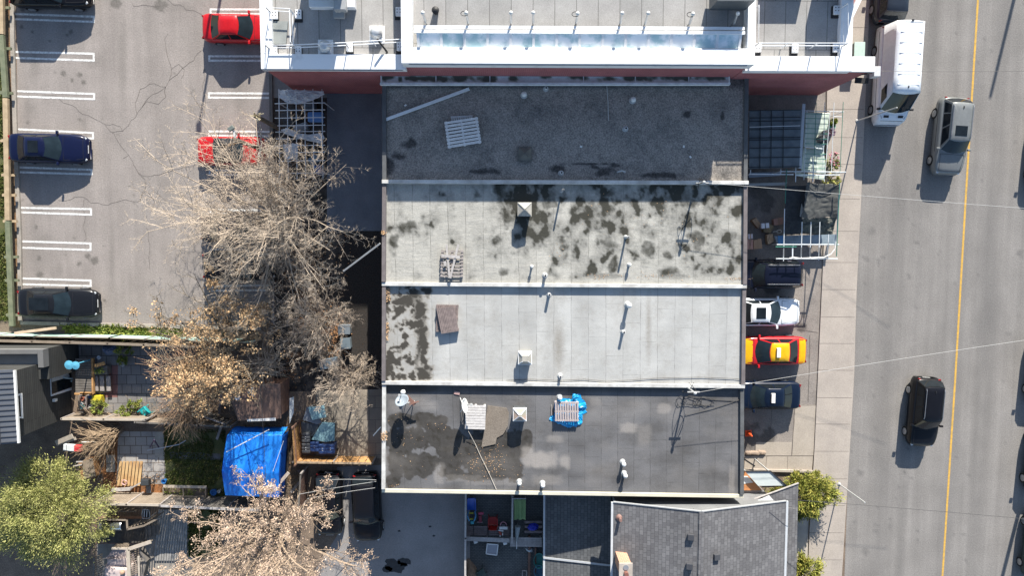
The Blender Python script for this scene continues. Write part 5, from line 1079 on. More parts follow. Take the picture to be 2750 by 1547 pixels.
# dark roofed shelter
pts = [Z('T5', x, y, 2.5) for x, y in ((135, 280), (985, 262), (945, 1200), (130, 1225))]
rt = root('net_shelter', 'dark film covered shelter with a lattice of battens beside gravel roof', 'shelter', (pts[0].x, pts[0].y, 0))
MB().slab(pts, .02).build('cover', m_shade, rt)
mb = MB()
for y in (280, 400, 455, 590, 725, 760, 890, 1045, 1200): mb.bar(Z('T5', 138, y, 2.53), Z('T5', 965, y - 12, 2.53), .045, .03)
for x in (315, 495, 690): mb.bar(Z('T5', x, 285, 2.56), Z('T5', x - 10, 1215, 2.56), .04, .03)
mb.build('batten', m_net, rt)
MB().bar(Z('T5', 140, 548, 2.6), Z('T5', 960, 525, 2.6), .03, .03).build('pole', m_tube, rt)
e0, e1 = Z('T5', 1020, 170, 2.35), Z('T5', 955, 1220, 2.35); MB().bar(e0, e1, .18, .03).build('edge_strip', Mflat('pale_strip', (.42, .46, .50), .5), rt)
for x, y in ((140, 290), (960, 280), (140, 1215), (945, 1205)): p = Z('T5', x, y, 2.48); MB().tube([(p.x, p.y, 0), (p.x, p.y, 2.48)], .035, 6).build('post', m_gpvc, rt)
# film covered bench with wire frame over it
def film(k, poly, z, sag, name, mat, parent, n=26, wav=3.0):
    c = [Z(k, *q, z) for q in poly]
    def fn(u, v):
        p = c[0].lerp(c[1], u).lerp(c[3].lerp(c[2], u), v); return Vector((p.x, p.y, z - sag * 4 * u * (1 - u) + .05 * noise.noise(Vector((p.x * 1.5, p.y * wav, 3))) + .03 * noise.noise(Vector((p.x * 4, p.y * 5, 1)))))
    return MB().grid(fn, n, n).build(name, mat, parent, smooth=True, solid=.006)
q = Z('T5', 1200, 700, 1.2); rt = root('plant_bench', 'pale mint film covered plant bench under a wire frame beside sidewalk', 'bench', (q.x, q.y, 0))
film('T5', [(1045, 300), (1440, 320), (1345, 900), (1010, 870)], 1.35, .06, 'upper_film', m_mint, rt); film('T5', [(1010, 880), (1345, 905), (1375, 1320), (970, 1260)], 1.15, .08, 'middle_film', m_mint, rt); film('T5', [(900, 1290), (1360, 1330), (1345, 1410), (890, 1340)], 1.3, .04, 'lower_film', m_mint, rt)
MB().bar(Z('T5', 1045, 872, 1.5), Z('T5', 1330, 900, 1.5), .06, .05).build('edge_pole', m_tube, rt)
legs(rt, [Z('T5', x, y, 1.2) for x, y in ((1060, 320), (1420, 330), (980, 1250), (1360, 1310), (1190, 800))], .06, m_gpvc)
q = Z('T5', 1310, 720, 1.5); crumple('black crumpled bag lying on the mint film bench', 'black_bag', 'bag', 'T5', [(1215, 735), (1330, 600), (1420, 590), (1390, 800), (1330, 830), (1230, 800)], 1.4, .1, m_net, 16, 5, .06)
fl = [('T5', 1070, 285, 1020, 1405, 0), ('T5', 1220, 150, 1180, 1290, 1), ('T5', 1360, 150, 1325, 1290, 0), ('T5', 1445, 300, 1350, 1435, 0), ('T5', 1508, 150, 1465, 1280, 0), ('T5', 1658, 140, 1605, 1290, 1), ('T5', 985, 280, 1670, 300, 0)] + [('T5', 1040, y, 1440 - y * .06, y + 8, 1) for y in (330, 405, 490, 570, 650, 735, 815, 980, 1060, 1135, 1215)] + [('T5', 1500, 375, 1640, 380, 0)]
frame_lines('tall wire frame of white and green bars over the plant bench', 'tube_trellis', 'frame', 2.2, fl, .02, [m_tube, m_gtube], [('T5', 1070, 290), ('T5', 1655, 300), ('T5', 1605, 1285), ('T5', 985, 1270)])
fl = [('T5', 640, 1268, 1700, 1278, 0), ('T5', 130, 1312, 850, 1318, 0), ('T5', 890, 1330, 1600, 1325, 0), ('T5', 893, 990, 885, 1440, 0), ('T6', 740, 20, 715, 580, 1), ('T5', 155, 1240, 155, 1310, 0), ('T5', 645, 1230, 645, 1310, 0), ('T5', 1170, 1050, 1165, 1440, 0)]
frame_lines('long horizontal white pole frame between shelter and black net', 'pole_frame', 'frame', 2.3, fl, .028, [m_tube, m_gtube], [('T5', 1695, 1278), ('T5', 640, 1268), ('T5', 150, 1312)])
q = Z('T6', 300, 260, .5); rt = root('trestle_bench', 'dark low trestle bench at the shaded wall below the shelter', 'bench', (q.x, q.y, 0))
MB().slab([Z('T6', x, y, .75) for x, y in ((128, 255), (760, 235), (720, 285), (128, 300))], .05).build('top', m_gpvc, rt); MB().slab([Z('T6', x, y, .9) for x, y in ((128, 80), (640, 70), (640, 130), (128, 160))], .04).build('shelf', Mflat('blue_grey_sheet', (.26, .31, .38), .5), rt)
legs(rt, [Z('T6', x, y, .7) for x, y in ((140, 265), (700, 250), (140, 100), (620, 95))], .06, m_gpvc)
# black net tarp
film_pts = [(1060, 240), (1590, 270), (1575, 800), (985, 840)]
q = Z('T6', 1300, 500, 1.9); rt = root('black_net_tarp', 'sagging black net tarp over the rack beside the sidewalk', 'tarp', (q.x, q.y, 0))
m_tarpb = M('black_tarp', (.085, .088, .085), (.055, .058, .058), scale=3, speck=.18, fscale=60, rough=.7)
def tfn(u, v):
    c = [Z('T6', *w, 1.9) for w in film_pts]; p = c[0].lerp(c[1], u).lerp(c[3].lerp(c[2], u), v)
    p.x += .12 * nz(u * 2, v * 4, 1.5, 6); p.y += .1 * nz(u * 4, v * 2, 1.5, 2)
    return Vector((p.x, p.y, 1.9 - .35 * 4 * u * (1 - u) * (.5 + .5 * v) + .06 * noise.noise(Vector((p.x * 1.2 + p.y * .9, p.y * 1.6, 2))) + .05 * abs(noise.noise(Vector((p.x * 2.5 - p.y, p.y * 3.5, 7))))))
MB().grid(tfn, 60, 60).build('sheet', m_tarpb, rt, smooth=True, solid=.006)
def tfn3(u, v):
    c = [Z('T6', *w, 1.5) for w in ((735, 300), (1075, 290), (1010, 1080), (720, 1080))]; p = c[0].lerp(c[1], u).lerp(c[3].lerp(c[2], u), v)
    return Vector((p.x, p.y, 1.5 - .4 * v + .08 * noise.noise(Vector((p.x * 2, p.y * 2, 8)))))
MB().grid(tfn3, 24, 40).build('lower_net', m_net, rt, smooth=True, solid=.006)
def tfn2(u, v):
    c = [Z('T6', *w, 1.2) for w in ((940, 830), (1560, 800), (1540, 1120), (1000, 1060))]; p = c[0].lerp(c[1], u).lerp(c[3].lerp(c[2], u), v)
    return Vector((p.x, p.y, 1.15 - .5 * v + .16 * noise.noise(Vector((p.x * 2.6, p.y * 3.2, 5))) + .08 * noise.noise(Vector((p.x * 7, p.y * 8, 1)))))
MB().grid(tfn2, 40, 30).build('hanging_fold', M('olive_tarp', (.15, .155, .13), (.07, .075, .07), scale=5, speck=.25), rt, smooth=True, solid=.006)
q = Z('T6', 1000, 760, 1.3); MB().slab([Z('T6', x, y, 1.6) for x, y in ((985, 580), (1010, 680), (1000, 810), (955, 790), (965, 690))], .02).build('pale_flap', Mflat('flap_grey', (.42, .44, .43), .7), rt)
fl = [('T6', 706, 665, 690, 1445, 0), ('T6', 990, 880, 975, 1445, 0), ('T6', 1135, 880, 1120, 1445, 0), ('T6', 1278, 880, 1262, 1445, 0), ('T6', 1418, 1080, 1405, 1445, 0), ('T6', 580, 1248, 1590, 1248, 0), ('T6', 560, 1285, 900, 1285, 1), ('B4', 145, 523, 590, 523, 0), ('T6', 1600, 240, 1548, 1440, 1), ('T6', 1585, 420, 1545, 1240, 0), ('T6', 842, 1270, 838, 1445, 0), ('B4', 200, 440, 198, 540, 0), ('B4', 262, 440, 262, 525, 0), ('B4', 328, 440, 326, 525, 0), ('B4', 392, 440, 390, 525, 0), ('B4', 455, 440, 452, 535, 0), ('B4', 520, 400, 516, 525, 0)]
frame_lines('white tube rack frame at the lower end of the black net', 'tube_rack', 'rack', 2.2, fl, .03, [m_tube, m_gtube], [('T6', 690, 1248), ('T6', 1580, 1250), ('B4', 198, 523), ('B4', 580, 523)])
mb = MB(); pts = [Z('B4', x, y, 2.3) for x, y in ((240, 520), (270, 512), (320, 520), (370, 518), (430, 514), (490, 512), (540, 490), (568, 455), (578, 400))]; mb.tube(pts, .03, 6); single('white_hose', mb, m_pvc, 'white curved hose along the lower rack frame', 'hose')
q = Z('T6', 850, 1180, .5); rt = root('glass_table', 'long blue grey sheet table under the white rack frame', 'table', (q.x, q.y, 0))
MB().slab([Z('T6', x, y, .8) for x, y in ((540, 1110), (1545, 1080), (1535, 1240), (590, 1240))], .03).build('tabletop', M('blue_sheet', (.22, .27, .31), (.15, .19, .225), scale=3, speck=.1, rough=.4), rt); MB().slab([Z('T6', x, y, .83) for x, y in ((595, 1105), (690, 1100), (690, 1240), (600, 1240))], .02).build('blue_panel', Mflat('panel_blue', (.07, .20, .38), .4), rt)
legs(rt, [Z('T6', x, y, .78) for x, y in ((570, 1120), (1520, 1090), (1515, 1230), (610, 1230))], .06, m_gpvc)
# cardboard boxes
m_card = M('cardboard', (.37, .25, .16), (.31, .205, .13), scale=5, speck=.08); m_cardp = M('pinkish_cardboard', (.42, .25, .20), (.36, .21, .17), scale=5, speck=.08)
boxes = [('brown cardboard box tilted at the upper left of the pile', [(178, 860), (245, 812), (322, 920), (280, 985)], .5, m_card, 0), ('white printed carton in the middle of the box pile', [(328, 905), (455, 895), (460, 975), (335, 990)], .75, Mflat('carton_white', (.62, .63, .66), .6), 1), ('pinkish cardboard box lying alone at right of the pile', [(530, 835), (685, 810), (695, 915), (540, 938)], .4, m_cardp, 0),
         ('olive brown flat box beneath the white carton', [(360, 990), (490, 915), (535, 960), (480, 1060), (370, 1045)], .35, M('olive_card', (.24, .19, .115), scale=5), 0), ('cardboard box with a dark hand slot at the lower left', [(98, 1165), (195, 1165), (200, 1325), (95, 1328)], .85, m_cardp, 2), ('brown cardboard box next to the slotted one', [(205, 1185), (330, 1150), (345, 1310), (210, 1322)], .8, m_card, 3), ('cardboard box with torn side at the right end of pile', [(430, 1090), (515, 1075), (530, 1195), (440, 1250), (425, 1180)], .6, M('light_card', (.44, .32, .21), scale=5), 4), ('small white and maroon carton on the lower left boxes', [(112, 1080), (190, 1075), (195, 1150), (120, 1160)], 1.0, Mflat('carton_pale', (.50, .46, .48), .6), 5)]
for lab, poly, h, mt, var in boxes:
    pts = [Z('T6', x, y, h) for x, y in poly]; c = sum(pts, Vector()) / len(pts); rt = root('cardboard_box', lab, 'box', (c.x, c.y, 0), 'cardboard boxes in the shaded pile')
    MB().prism([p[:2] for p in pts], h - .38 if h > .4 else .02, h).build('carton', mt, rt, bevel=.006)
    a, b = pts[0].lerp(pts[1], .5), pts[-1].lerp(pts[2] if len(pts) == 4 else pts[3], .5); MB().bar(a + Vector((0, 0, .004)), b + Vector((0, 0, .004)), .05, .006).build('tape', Mflat('packing_tape', (.30, .2, .12), .3) if var != 1 else m_black, rt)
    if var == 2: MB().box(Vector((c.x, c.y, h + .004)), (.04, .2, .01)).build('hand_slot', m_black, rt)
mb = MB(); c = Z('T6', 620, 1035, .3); mb.tube([c + Vector((.16 * math.cos(a), .1 * math.sin(a), .02 * math.sin(3 * a))) for a in [j * .45 for j in range(15)]], .018, 5); mb.tube([c - Vector((.16, 0, 0)), c - Vector((.4, .02, 0))], .018, 5); single('white_strap', mb, m_pvc, 'white looped strap on the ground beside the boxes', 'strap')
# cone
q = Z('L5', 155, 85, .0); q = P(2009, 1164, 0); rt = root('traffic_cone', 'orange traffic cone at the corner of the dark roofed unit', 'cone', (q.x, q.y, .02)); mo = Mflat('cone_orange', (.75, .10, .03), .5)
MB().box((q.x, q.y, .05), (.42, .42, .05)).build('base', mo, rt, bevel=.02); mb = MB(); mb.lathe((q.x, q.y, .07), [(.17, 0), (.03, .68), (.02, .70)], 16); mb.build('body', mo, rt, smooth=True); mb = MB(); mb.lathe((q.x, q.y, .07), [(.110, .28), (.078, .44)], 16); mb.build('collar', Mflat('cone_white', (.7, .55, .5), .4), rt)
mb = MB(); mb.bar(Z('L5', 105, 285, .5), Z('L5', 210, 355, .3), .10, .06); mb.bar(Z('L5', 115, 285, .62), Z('L5', 200, 352, .5), .05, .04); mb.bar(Z('L5', 125, 280, .3), Z('L5', 128, 280, .02), .05, .05); mb.bar(Z('L5', 205, 350, .3), Z('L5', 206, 350, .02), .05, .05); single('signboard_frame', mb, m_black, 'folded black a-frame leaning by the dark roofed unit', 'board')
mb = MB()
for i in range(9):
    c = Z('L5', 150 + i * 17, 240 + 12 * nz(i, 3, .9), .08); mb.lathe(c, [(.01, -.06), (.14, -.04), (.16, .04), (.08, .12), (.01, .13)], 9)
single('rubble_pile', mb, M('rubble', (.33, .25, .19), (.24, .19, .15), scale=5, speck=.3), 'row of tan rubble stones along the forecourt edge', 'rubble')
# street sign poles
def sign_pole(label, u, v, h, plate=None, arm=None):
    p = P(u, v, .1); rt = root('sign_pole', label, 'pole', (p.x, p.y, .1), 'thin poles on the sidewalk'); MB().tube([p, p + Vector((0, 0, h))], .04, 8).build('pole', m_gpvc, rt)
    if plate: MB().box(p + Vector((0, -.03, h - .35)), (.32, .02, .45)).build('plate', m_plate, rt)
    MB().lathe(p, [(.12, 0), (.1, .04), (.05, .06)], 10).build('base', m_gpvc, rt)
sign_pole('tall thin pole on the sidewalk next to the white van', 2302, 324, 4.4)
sign_pole('thin dark pole on the sidewalk beside the golden shrub', 2254, 1301, 3.2)
# pole off the right edge whose shadow falls on the road
p = P(2790, 1165, 0); rt = root('utility_pole', 'wooden utility pole just outside the right edge, shadow on the road', 'pole', (p.x, p.y, 0)); MB().tube([p, p + Vector((0, 0, 8.6))], [.15, .11], 10).build('pole', m_bark_t, rt); MB().bar(p + Vector((-.9, 0, 7.9)), p + Vector((.9, 0, 7.9)), .1, .12).build('crossarm', m_bark_t, rt)
p = P(2829, -440, 0); rt = root('utility_pole', 'wooden utility pole beyond the upper right corner whose shadow reaches the road', 'pole', (p.x, p.y, 0)); MB().tube([p, p + Vector((0, 0, 7.8))], [.14, .10], 10).build('pole', m_bark_t, rt)
# ------------------------------------------------------------ lean-to behind (west), in the shade of the brick building
fl = [('A2', 155 + j, y, 518, y - 6, 0) for y, j in ((745, 0), (795, 5), (850, 0), (905, 20), (950, 5), (1000, 10), (1050, 5), (1100, 15), (1160, 25), (1250, 10))] + [('A2', x, 640, x + 8, 1290, 0) for x in (185, 245, 308, 370, 430, 495)]
frame_lines('white grid lean-to frame behind the brick building beside the driveway', 'lean_to_frame', 'frame', 2.3, fl, .026, [m_tube], [('A2', 190, 745), ('A2', 515, 740), ('A2', 190, 1250), ('A2', 515, 1245), ('A2', 190, 1000)])
m_film = Mflat('clear_film', (.50, .52, .54), .35)
crumple('crumpled white plastic sheet at the top of the lean-to', 'plastic_sheet', 'sheet', 'A2', [(180, 648), (300, 645), (510, 655), (508, 680), (450, 715), (330, 752), (230, 735), (195, 700)], 2.38, .05, m_film, 30, 11, .12)
crumple('crumpled white plastic strip across the lean-to middle', 'plastic_sheet', 'sheet', 'A2', [(205, 935), (240, 918), (330, 960), (400, 970), (500, 955), (515, 1000), (490, 1038), (430, 1020), (360, 1005), (290, 985), (220, 960)], 2.38, .05, m_film, 30, 12, .12)
crumple('white plastic sheet hanging over the lower left of lean-to', 'plastic_sheet', 'sheet', 'A2', [(215, 1040), (325, 1030), (320, 1150), (225, 1145)], 2.36, .03, m_film, 20, 13, .06)
for i, (lab, k, x, y, s, c, h) in enumerate([('blue plastic bundle in the lean-to under the grid', 'A2', 445, 840, (.9, .6, .45), (.12, .26, .55), .9), ('dark storage crate in the upper part of the lean-to', 'A2', 400, 760, (.8, .5, .5), (.10, .12, .14), .6), ('dark crate stack on the left inside the lean-to', 'A2', 250, 850, (.7, .8, .6), (.05, .045, .045), .5), ('striped grey crate low in the lean-to', 'A2', 340, 915, (.9, .45, .4), (.22, .23, .25), .6), ('deep blue plastic drum near the lower end of lean-to', 'A2', 470, 1220, (.4, .6, .8), (.03, .10, .32), .8), ('grey blue tub beside the drum in the lean-to', 'A2', 440, 1150, (.7, .5, .5), (.16, .22, .28), .6)]):
    p = Z(k, x, y, h); rt = root('storage_bundle', lab, 'crate', (p.x, p.y, 0)); m = Mflat('crate_%d' % i, c, .5); MB().box((p.x, p.y, h - s[2] / 2 + .02), s, rz=.1 * i).build('body', m, rt, bevel=.06); MB().box((p.x, p.y, h + .05), (s[0] * .96, s[1] * .5, .06), rz=.1 * i).build('lid', m, rt, bevel=.02)
for i, (lab, x, y, s, c, h) in enumerate([('grey blue storage box under the bare trees behind the pale unit', 1575, 1060, (.75, .6, .5), (.16, .19, .22), .5), ('grey blue lidded box lower down under the bare trees', 1590, 1200, (.6, .7, .5), (.14, .18, .21), .5), ('dark blue grey crate beside the pale bare shrub', 1420, 1400, (1.1, .6, .45), (.13, .17, .21), .45)]):
    p = Z('T2', x, y, h); rt = root('storage_bundle', lab, 'crate', (p.x, p.y, 0)); m = Mflat('yard_crate_%d' % i, c, .5); MB().box((p.x, p.y, h / 2), s[:2] + (h,), rz=.1 * i).build('body', m, rt, bevel=.05); MB().box((p.x, p.y, h + .03), (s[0] * 1.03, s[1] * 1.03, .06), rz=.1 * i).build('lid', m, rt, bevel=.02)
rg = random.Random(71); mb = MB(); cs = []
for u, v, rx, ry, n in ((820, 800, 34, 30, 420), (840, 850, 40, 36, 260), (905, 890, 24, 40, 260), (800, 700, 50, 50, 200), (770, 1000, 30, 40, 120), (900, 940, 30, 20, 150), (860, 680, 60, 60, 160)):
    for _ in range(n): cs.append(P(u + rg.gauss(0, rx * .6), v + rg.gauss(0, ry * .6), .03))
leaf_cloud(mb, cs, 1, .01, .05, rg); tag(mb.build('fallen_leaves', Mleaf('fallen', [(.20, .10, .05), (.33, .17, .08), (.40, .25, .13)])), kind='stuff')
# utility pole with lamp over the lot
def upole(label, base, top, r, lamp):
    rt = root('utility_pole', label, 'pole', (base.x, base.y, 0)); MB().tube([base, top], [r * 1.25, r], 10).build('pole', m_bark_t, rt); return rt
b = P(752, 417); t = P(630, 374, 7.4); b = Vector((t.x + .05, t.y, 0)); rt = upole('wooden street pole with a lamp head above the red coupe', b, Vector((t.x, t.y, 7.4)), .10, 1)
q = Z('T1', 480, 265, 7.2); MB().bar(Vector((t.x, t.y, 7.3)), q, .1, .12).build('arm', m_gpvc, rt); h = Z('T1', 448, 240, 7.3); MB().bar(q, h + Vector((.06, -.08, 0)), .06, .06).build('bracket', m_gpvc, rt); MB().box(h, (.34, .22, .14), rz=.6).build('lamp_head', Mflat('lamp_dark', (.13, .15, .14), .5), rt, bevel=.03)
for x, y in ((405, 425), (430, 405), (470, 395)): c = Z('T1', x, y, 6.6); mb = MB(); mb.bar(c, Vector((t.x, t.y, 6.5)), .03, .03); mb.box(c, (.12, .14, .16)); mb.build('fitting', Mflat('fitting_tan', (.30, .22, .15), .6), rt)
t = Z('T1', 690, 115, 5.4); rt = upole('leaning wooden stub pole with pale splintered top beside the lean-to', Vector((t.x + .1, t.y - .1, 0)), Vector((t.x, t.y, 5.4)), .12, 0)
mb = MB(); rg = random.Random(5)
for i in range(9): mb.bar(Vector((t.x, t.y, 5.35)), Vector((t.x + rg.uniform(-.2, .6), t.y + rg.uniform(-.25, .2), 5.4 + rg.uniform(0, .35))), .05, .03)
mb.build('splintered_top', M('pale_wood', (.46, .40, .27), (.34, .29, .2), scale=4), rt)
rg = random.Random(8); t0, t1_ = Z('T1', 712, 150, 5.6), Z('T1', 722, 520, 5.0); mb = MB()
for k_ in range(4):
    mb.tube([t0.lerp(t1_, i / 24) + Vector((rg.uniform(-.07, .07), 0, rg.uniform(-.06, .06) - .5 * 4 * (i / 24) * (1 - i / 24))) for i in range(25)], .018, 4)
single('wire_bundle', mb, Mflat('wire_grey', (.30, .29, .27), .6), 'bundle of frayed wires running down from the splintered pole', 'wire')
# off-frame lamp pole whose thin shadow lies on the lot
p = P(640, -292); rt = root('lamp_pole', 'slim lamp pole beyond the top edge whose shadow falls on the lot', 'pole', (p.x, p.y, 0)); MB().tube([p, p + Vector((0, 0, 7.0))], [.11, .07], 10).build('pole', m_gpvc, rt); MB().box(p + Vector((0, 0, 7.0)), (.3, .5, .12)).build('lamp_head', m_gpvc, rt)
# ------------------------------------------------------------ fences, yards and houses
def pix(k, x, y): a, b, s = ZM[k]; return a + x / s, b + y / s
def onwall(k, x, y, p0, n):
    u, v = pix(k, x, y); d = RM @ Vector(((u - CX) / F, -(v - CY) / F, -1)); C0 = Vector((0, 0, H)); t = (Vector(p0) - C0).dot(n) / d.dot(n); return C0 + d * t
def fence(label, pts, h, mat, postmat, bw=.14, gap=.012, cap=None, lean=0, name='board_fence', seed=1, top_jit=.03, slope=None):
    rg = random.Random(seed); pts = [Vector(p) for p in pts]; rt = root(name, label, 'fence', tuple(pts[0][:2]) + (0,)); mb = MB(); pb = []; rb = MB()
    for a, b in zip(pts, pts[1:]):
        L = (b - a).length; n = max(1, int(L / (bw + gap))); d = (b - a) / n; nr = Vector((-d.y, d.x, 0)).normalized()
        for i in range(n):
            c = a + d * (i + .5); hh = h + rg.uniform(-top_jit, top_jit); mb.box((c.x, c.y, hh / 2), (bw, .022, hh), rz=math.atan2(d.y, d.x))
        for zz in (.35, h - .3): rb.bar(a + nr * -.04 + Vector((0, 0, zz)), b + nr * -.04 + Vector((0, 0, zz)), .045, .09)
        m = max(1, round(L / 2.3))
        for i in range(m + 1): pb.append(a.lerp(b, i / m))
        if cap: MB().bar(a + Vector((0, 0, h + .03)), b + Vector((0, 0, h + .03)), cap[0], .04).build('cap_rail', cap[1], rt)
    mb.build('boards', mat, rt); rb.build('rails', postmat, rt)
    for p in pb: MB().box((p.x, p.y, (h + .05) / 2), (.1, .1, h + .05)).build('post', postmat, rt)
    return rt
m_tanf = M('silvered_tan_boards', (.25, .205, .16), (.19, .155, .12), scale=3, speck=.2, fscale=25); m_greyf = M('silvered_boards', (.17, .155, .14), (.115, .105, .095), scale=3, speck=.25, fscale=25)
m_orange = M('golden_cedar', (.48, .27, .11), (.36, .20, .085), scale=3, speck=.2, fscale=20); m_redf = M('red_brown_boards', (.22, .13, .095), (.15, .09, .07), scale=3, speck=.2)
m_teal = M('pale_green_panel', (.25, .38, .34), (.34, .43, .38), scale=2, speck=.15)
# timber guard rail along the far left
GR = [P(4, -260, .62), P(4, 0, .62), P(12, 300, .62), P(22, 540, .62), P(33, 876, .62)]
rt = root('timber_guard_rail', 'heavy green and tan timber guard rail along the left edge of lot', 'guard rail', (GR[2].x, GR[2].y, 0))
mo, mt_ = M('mossy_timber', (.19, .20, .13), (.13, .15, .095), scale=2.5, speck=.2), M('tan_timber', (.44, .34, .22), (.34, .26, .165), scale=3, speck=.15)
segs = [((4, -260), (4, -10), mo), ((4, -8), (5, 92), mt_), ((5, 94), (16, 262), mo), ((16, 264), (22, 592), mt_), ((22, 594), (33, 876), mo)]
for a, b, m in segs: MB().bar(P(*a, .62), P(*b, .62), .30, .22).build('beam', m, rt, bevel=.02)
for v in (20, 130, 250, 378, 470, 524, 594, 690, 753, 846):
    x = 4 + max(0, v) * .033; p = P(x, v, .3); q = MB(); q.bar(P(x - 14, v, .42), P(x + 22, v, .42), .16, .14); q.box((p.x, p.y, .28), (.2, .2, .55)); q.build('post', mt_ if 250 < v < 600 else mo, rt)
# fence A: green panel in front of a pale board fence
fence('pale green panel fence along the lower edge of the lot', [P(-60, 892), P(330, 899), P(700, 912)], 1.5, m_teal, m_wood, .5, .0, (.06, m_tanf), name='panel_fence')
fence('weathered tan board fence behind the green panels', [P(-60, 902), P(330, 912), P(610, 922)], 1.7, m_tanf, m_wood, .14, .01, (.16, m_tanf), seed=2)
mb = MB(); mb.bar(P(40, 895, 1.65), P(150, 881, 1.65), .16, .12); single('loose_timber', mb, M('fresh_timber', (.56, .46, .34), (.48, .36, .24), scale=3), 'pale loose timber lying across top of the green panel fence', 'timber')
# fence B between the two patios, fence C below
fence('sun bleached board fence between the patios, left half', [P(200, 1111), P(420, 1113)], 1.3, m_tanf, m_wood, .16, .004, (.16, M('bleached_cap', (.46, .40, .33), (.38, .33, .27), scale=3)), seed=3)
fence('grey bleached board fence between the patios, right half', [P(392, 1120), P(640, 1132)], 1.3, m_tanf, m_wood, .15, .006, (.10, m_greyf), seed=4)
fence('wide silvered board fence below the patio, left part', [P(300, 1322), P(470, 1325)], 2.0, m_tanf, m_wood, .15, .008, (.15, MATS['bleached_cap']), seed=5)
fence('dark grey board fence below the blue tarp shed', [P(470, 1328), P(725, 1340)], 1.95, m_greyf, m_wood, .15, .01, (.14, m_woodg), seed=6)
# golden fence around the bin yard
fence('golden cedar fence along the bottom of the bin yard', [P(805, 1224), P(1010, 1227)], 1.35, m_orange, m_wood, .45, .012, (.12, M('cedar_cap', (.40, .30, .2), (.32, .24, .16), scale=3)), seed=7)
fence('golden brown cedar fence between blue tarp shed and bin yard', [P(812, 1228), P(806, 1130)], 1.7, m_orange, m_redf, .18, .01, None, seed=8)
fence('grey and brown fence beside the parked black hatchback', [P(828, 1250), P(822, 1345)], 1.7, m_redf, m_wood, .18, .01, (.10, m_greyf), seed=9)
fence('grey post fence on the left of the toy yard', [P(1254, 1300), P(1253, 1420), P(1252, 1640)], 1.5, m_greyf, m_woodg, .16, .01, (.12, m_woodg), seed=10)

# grey house at the left
A_, B_ = P(201, 955), P(210, 1119); wn = Vector(((B_ - A_).y, -(B_ - A_).x, 0)).normalized(); wn = wn if wn.x > 0 else -wn
m_siding = Mbrick('charcoal_siding', (.055, .056, .054), (.042, .043, .043), (.02, .02, .02), 3.2, .16, True, 0, .012); m_seam = M('dark_metal_roof', (.105, .115, .135), (.09, .10, .118), scale=1, speck=.04, rough=.45)
hs = root('grey_house', 'charcoal sided house with metal roof at the left edge', 'house', (A_.x - 3, (A_.y + B_.y) / 2, 0))
ZH, ZL = 5.4, 3.3; a5, b5 = P(36, 1000, ZH), P(47, 1186, ZH)
MB().prism([(b5.x - .25, b5.y + .1), (a5.x - .25, a5.y), (a5.x - 9, a5.y), (b5.x - 9, b5.y + .1)], 0, ZH - .12).build('wall', m_siding, hs)
c0, c1 = P(119, 938, ZL), P(119, 1000, ZL); MB().prism([(c0.x, c0.y), (c1.x + .05, a5.y - .9), (a5.x - .26 + .3, a5.y - .9), (c0.x - 9, a5.y - .9), (c0.x - 9, c0.y)], 0, ZL - .35).build('wall', m_siding, hs)
MB().slab([Vector((a5.x, a5.y + .15, ZH)), Vector((b5.x, b5.y - .1, ZH)), Vector((b5.x - 5, b5.y - .1, ZH + 1.3)), Vector((a5.x - 5, a5.y + .15, ZH + 1.3))], .1).build('roof', m_seam, hs)
mb = MB(); n = 13
for i in range(n + 1):
    q = a5.lerp(b5, i / n); mb.bar(Vector((q.x, q.y, ZH + .02)), Vector((q.x - 5, q.y, ZH + 1.32)), .04, .05)
for s in (.16, .5): mb.bar(Vector((a5.x - 5 * s, a5.y + .1, ZH + .02 + 1.3 * s)), Vector((b5.x - 5 * s, b5.y - .1, ZH + .02 + 1.3 * s)), .05, .07)
mb.build('standing_seam', Mflat('seam_dark', (.05, .055, .065), .5), hs)
MB().bar(Vector((a5.x + .05, a5.y + .1, ZH - .04)), Vector((b5.x + .05, b5.y - .1, ZH - .04)), .12, .12).build('gutter', m_pvc, hs)
q0, q1 = P(119, 938, ZL), P(121, 1000, ZL); rfm = M('flat_roof_grey', (.27, .265, .25), (.235, .23, .22), scale=1, speck=.06)
MB().prism([(q0.x - .3, q0.y - .3), (q0.x - 9, q0.y - .3), (q0.x - 9, a5.y + .0), (q0.x - .3, a5.y)], ZL - .45, ZL - .34).build('porch_roof', rfm, hs)
mb = MB(); mb.bar((q0.x - .15, q0.y, ZL - .1), (q0.x - .15, a5.y - .1, ZL - .1), .32, .5); mb.bar((q0.x - 9, q0.y - .13, ZL - .1), (q0.x - .32, q0.y - .13, ZL - .1), .26, .5); mb.build('parapet', M('parapet_grey', (.15, .15, .15), (.125, .125, .125), scale=1, speck=.08), hs)
def wallrect(k, pts, off): return [onwall(k, x, y, A_ + wn * off, wn) for x, y in pts]
wp = b5 + Vector((-.25, .1, 0)); wp2 = a5 + Vector((-.25, 0, 0)); wn2 = Vector(((wp - wp2).y, -(wp - wp2).x, 0)).normalized(); wn2 = wn2 if wn2.x > 0 else -wn2
def wr(k, pts, off): return [onwall(k, x, y, wp2 + wn2 * off, wn2) for x, y in pts]
def wallbox(mb, pts, t): mb.add(pts + [p - wn2 * t for p in pts], [(0, 1, 2, 3), (0, 3, 7, 4), (1, 0, 4, 5), (2, 1, 5, 6), (3, 2, 6, 7), (7, 6, 5, 4)])
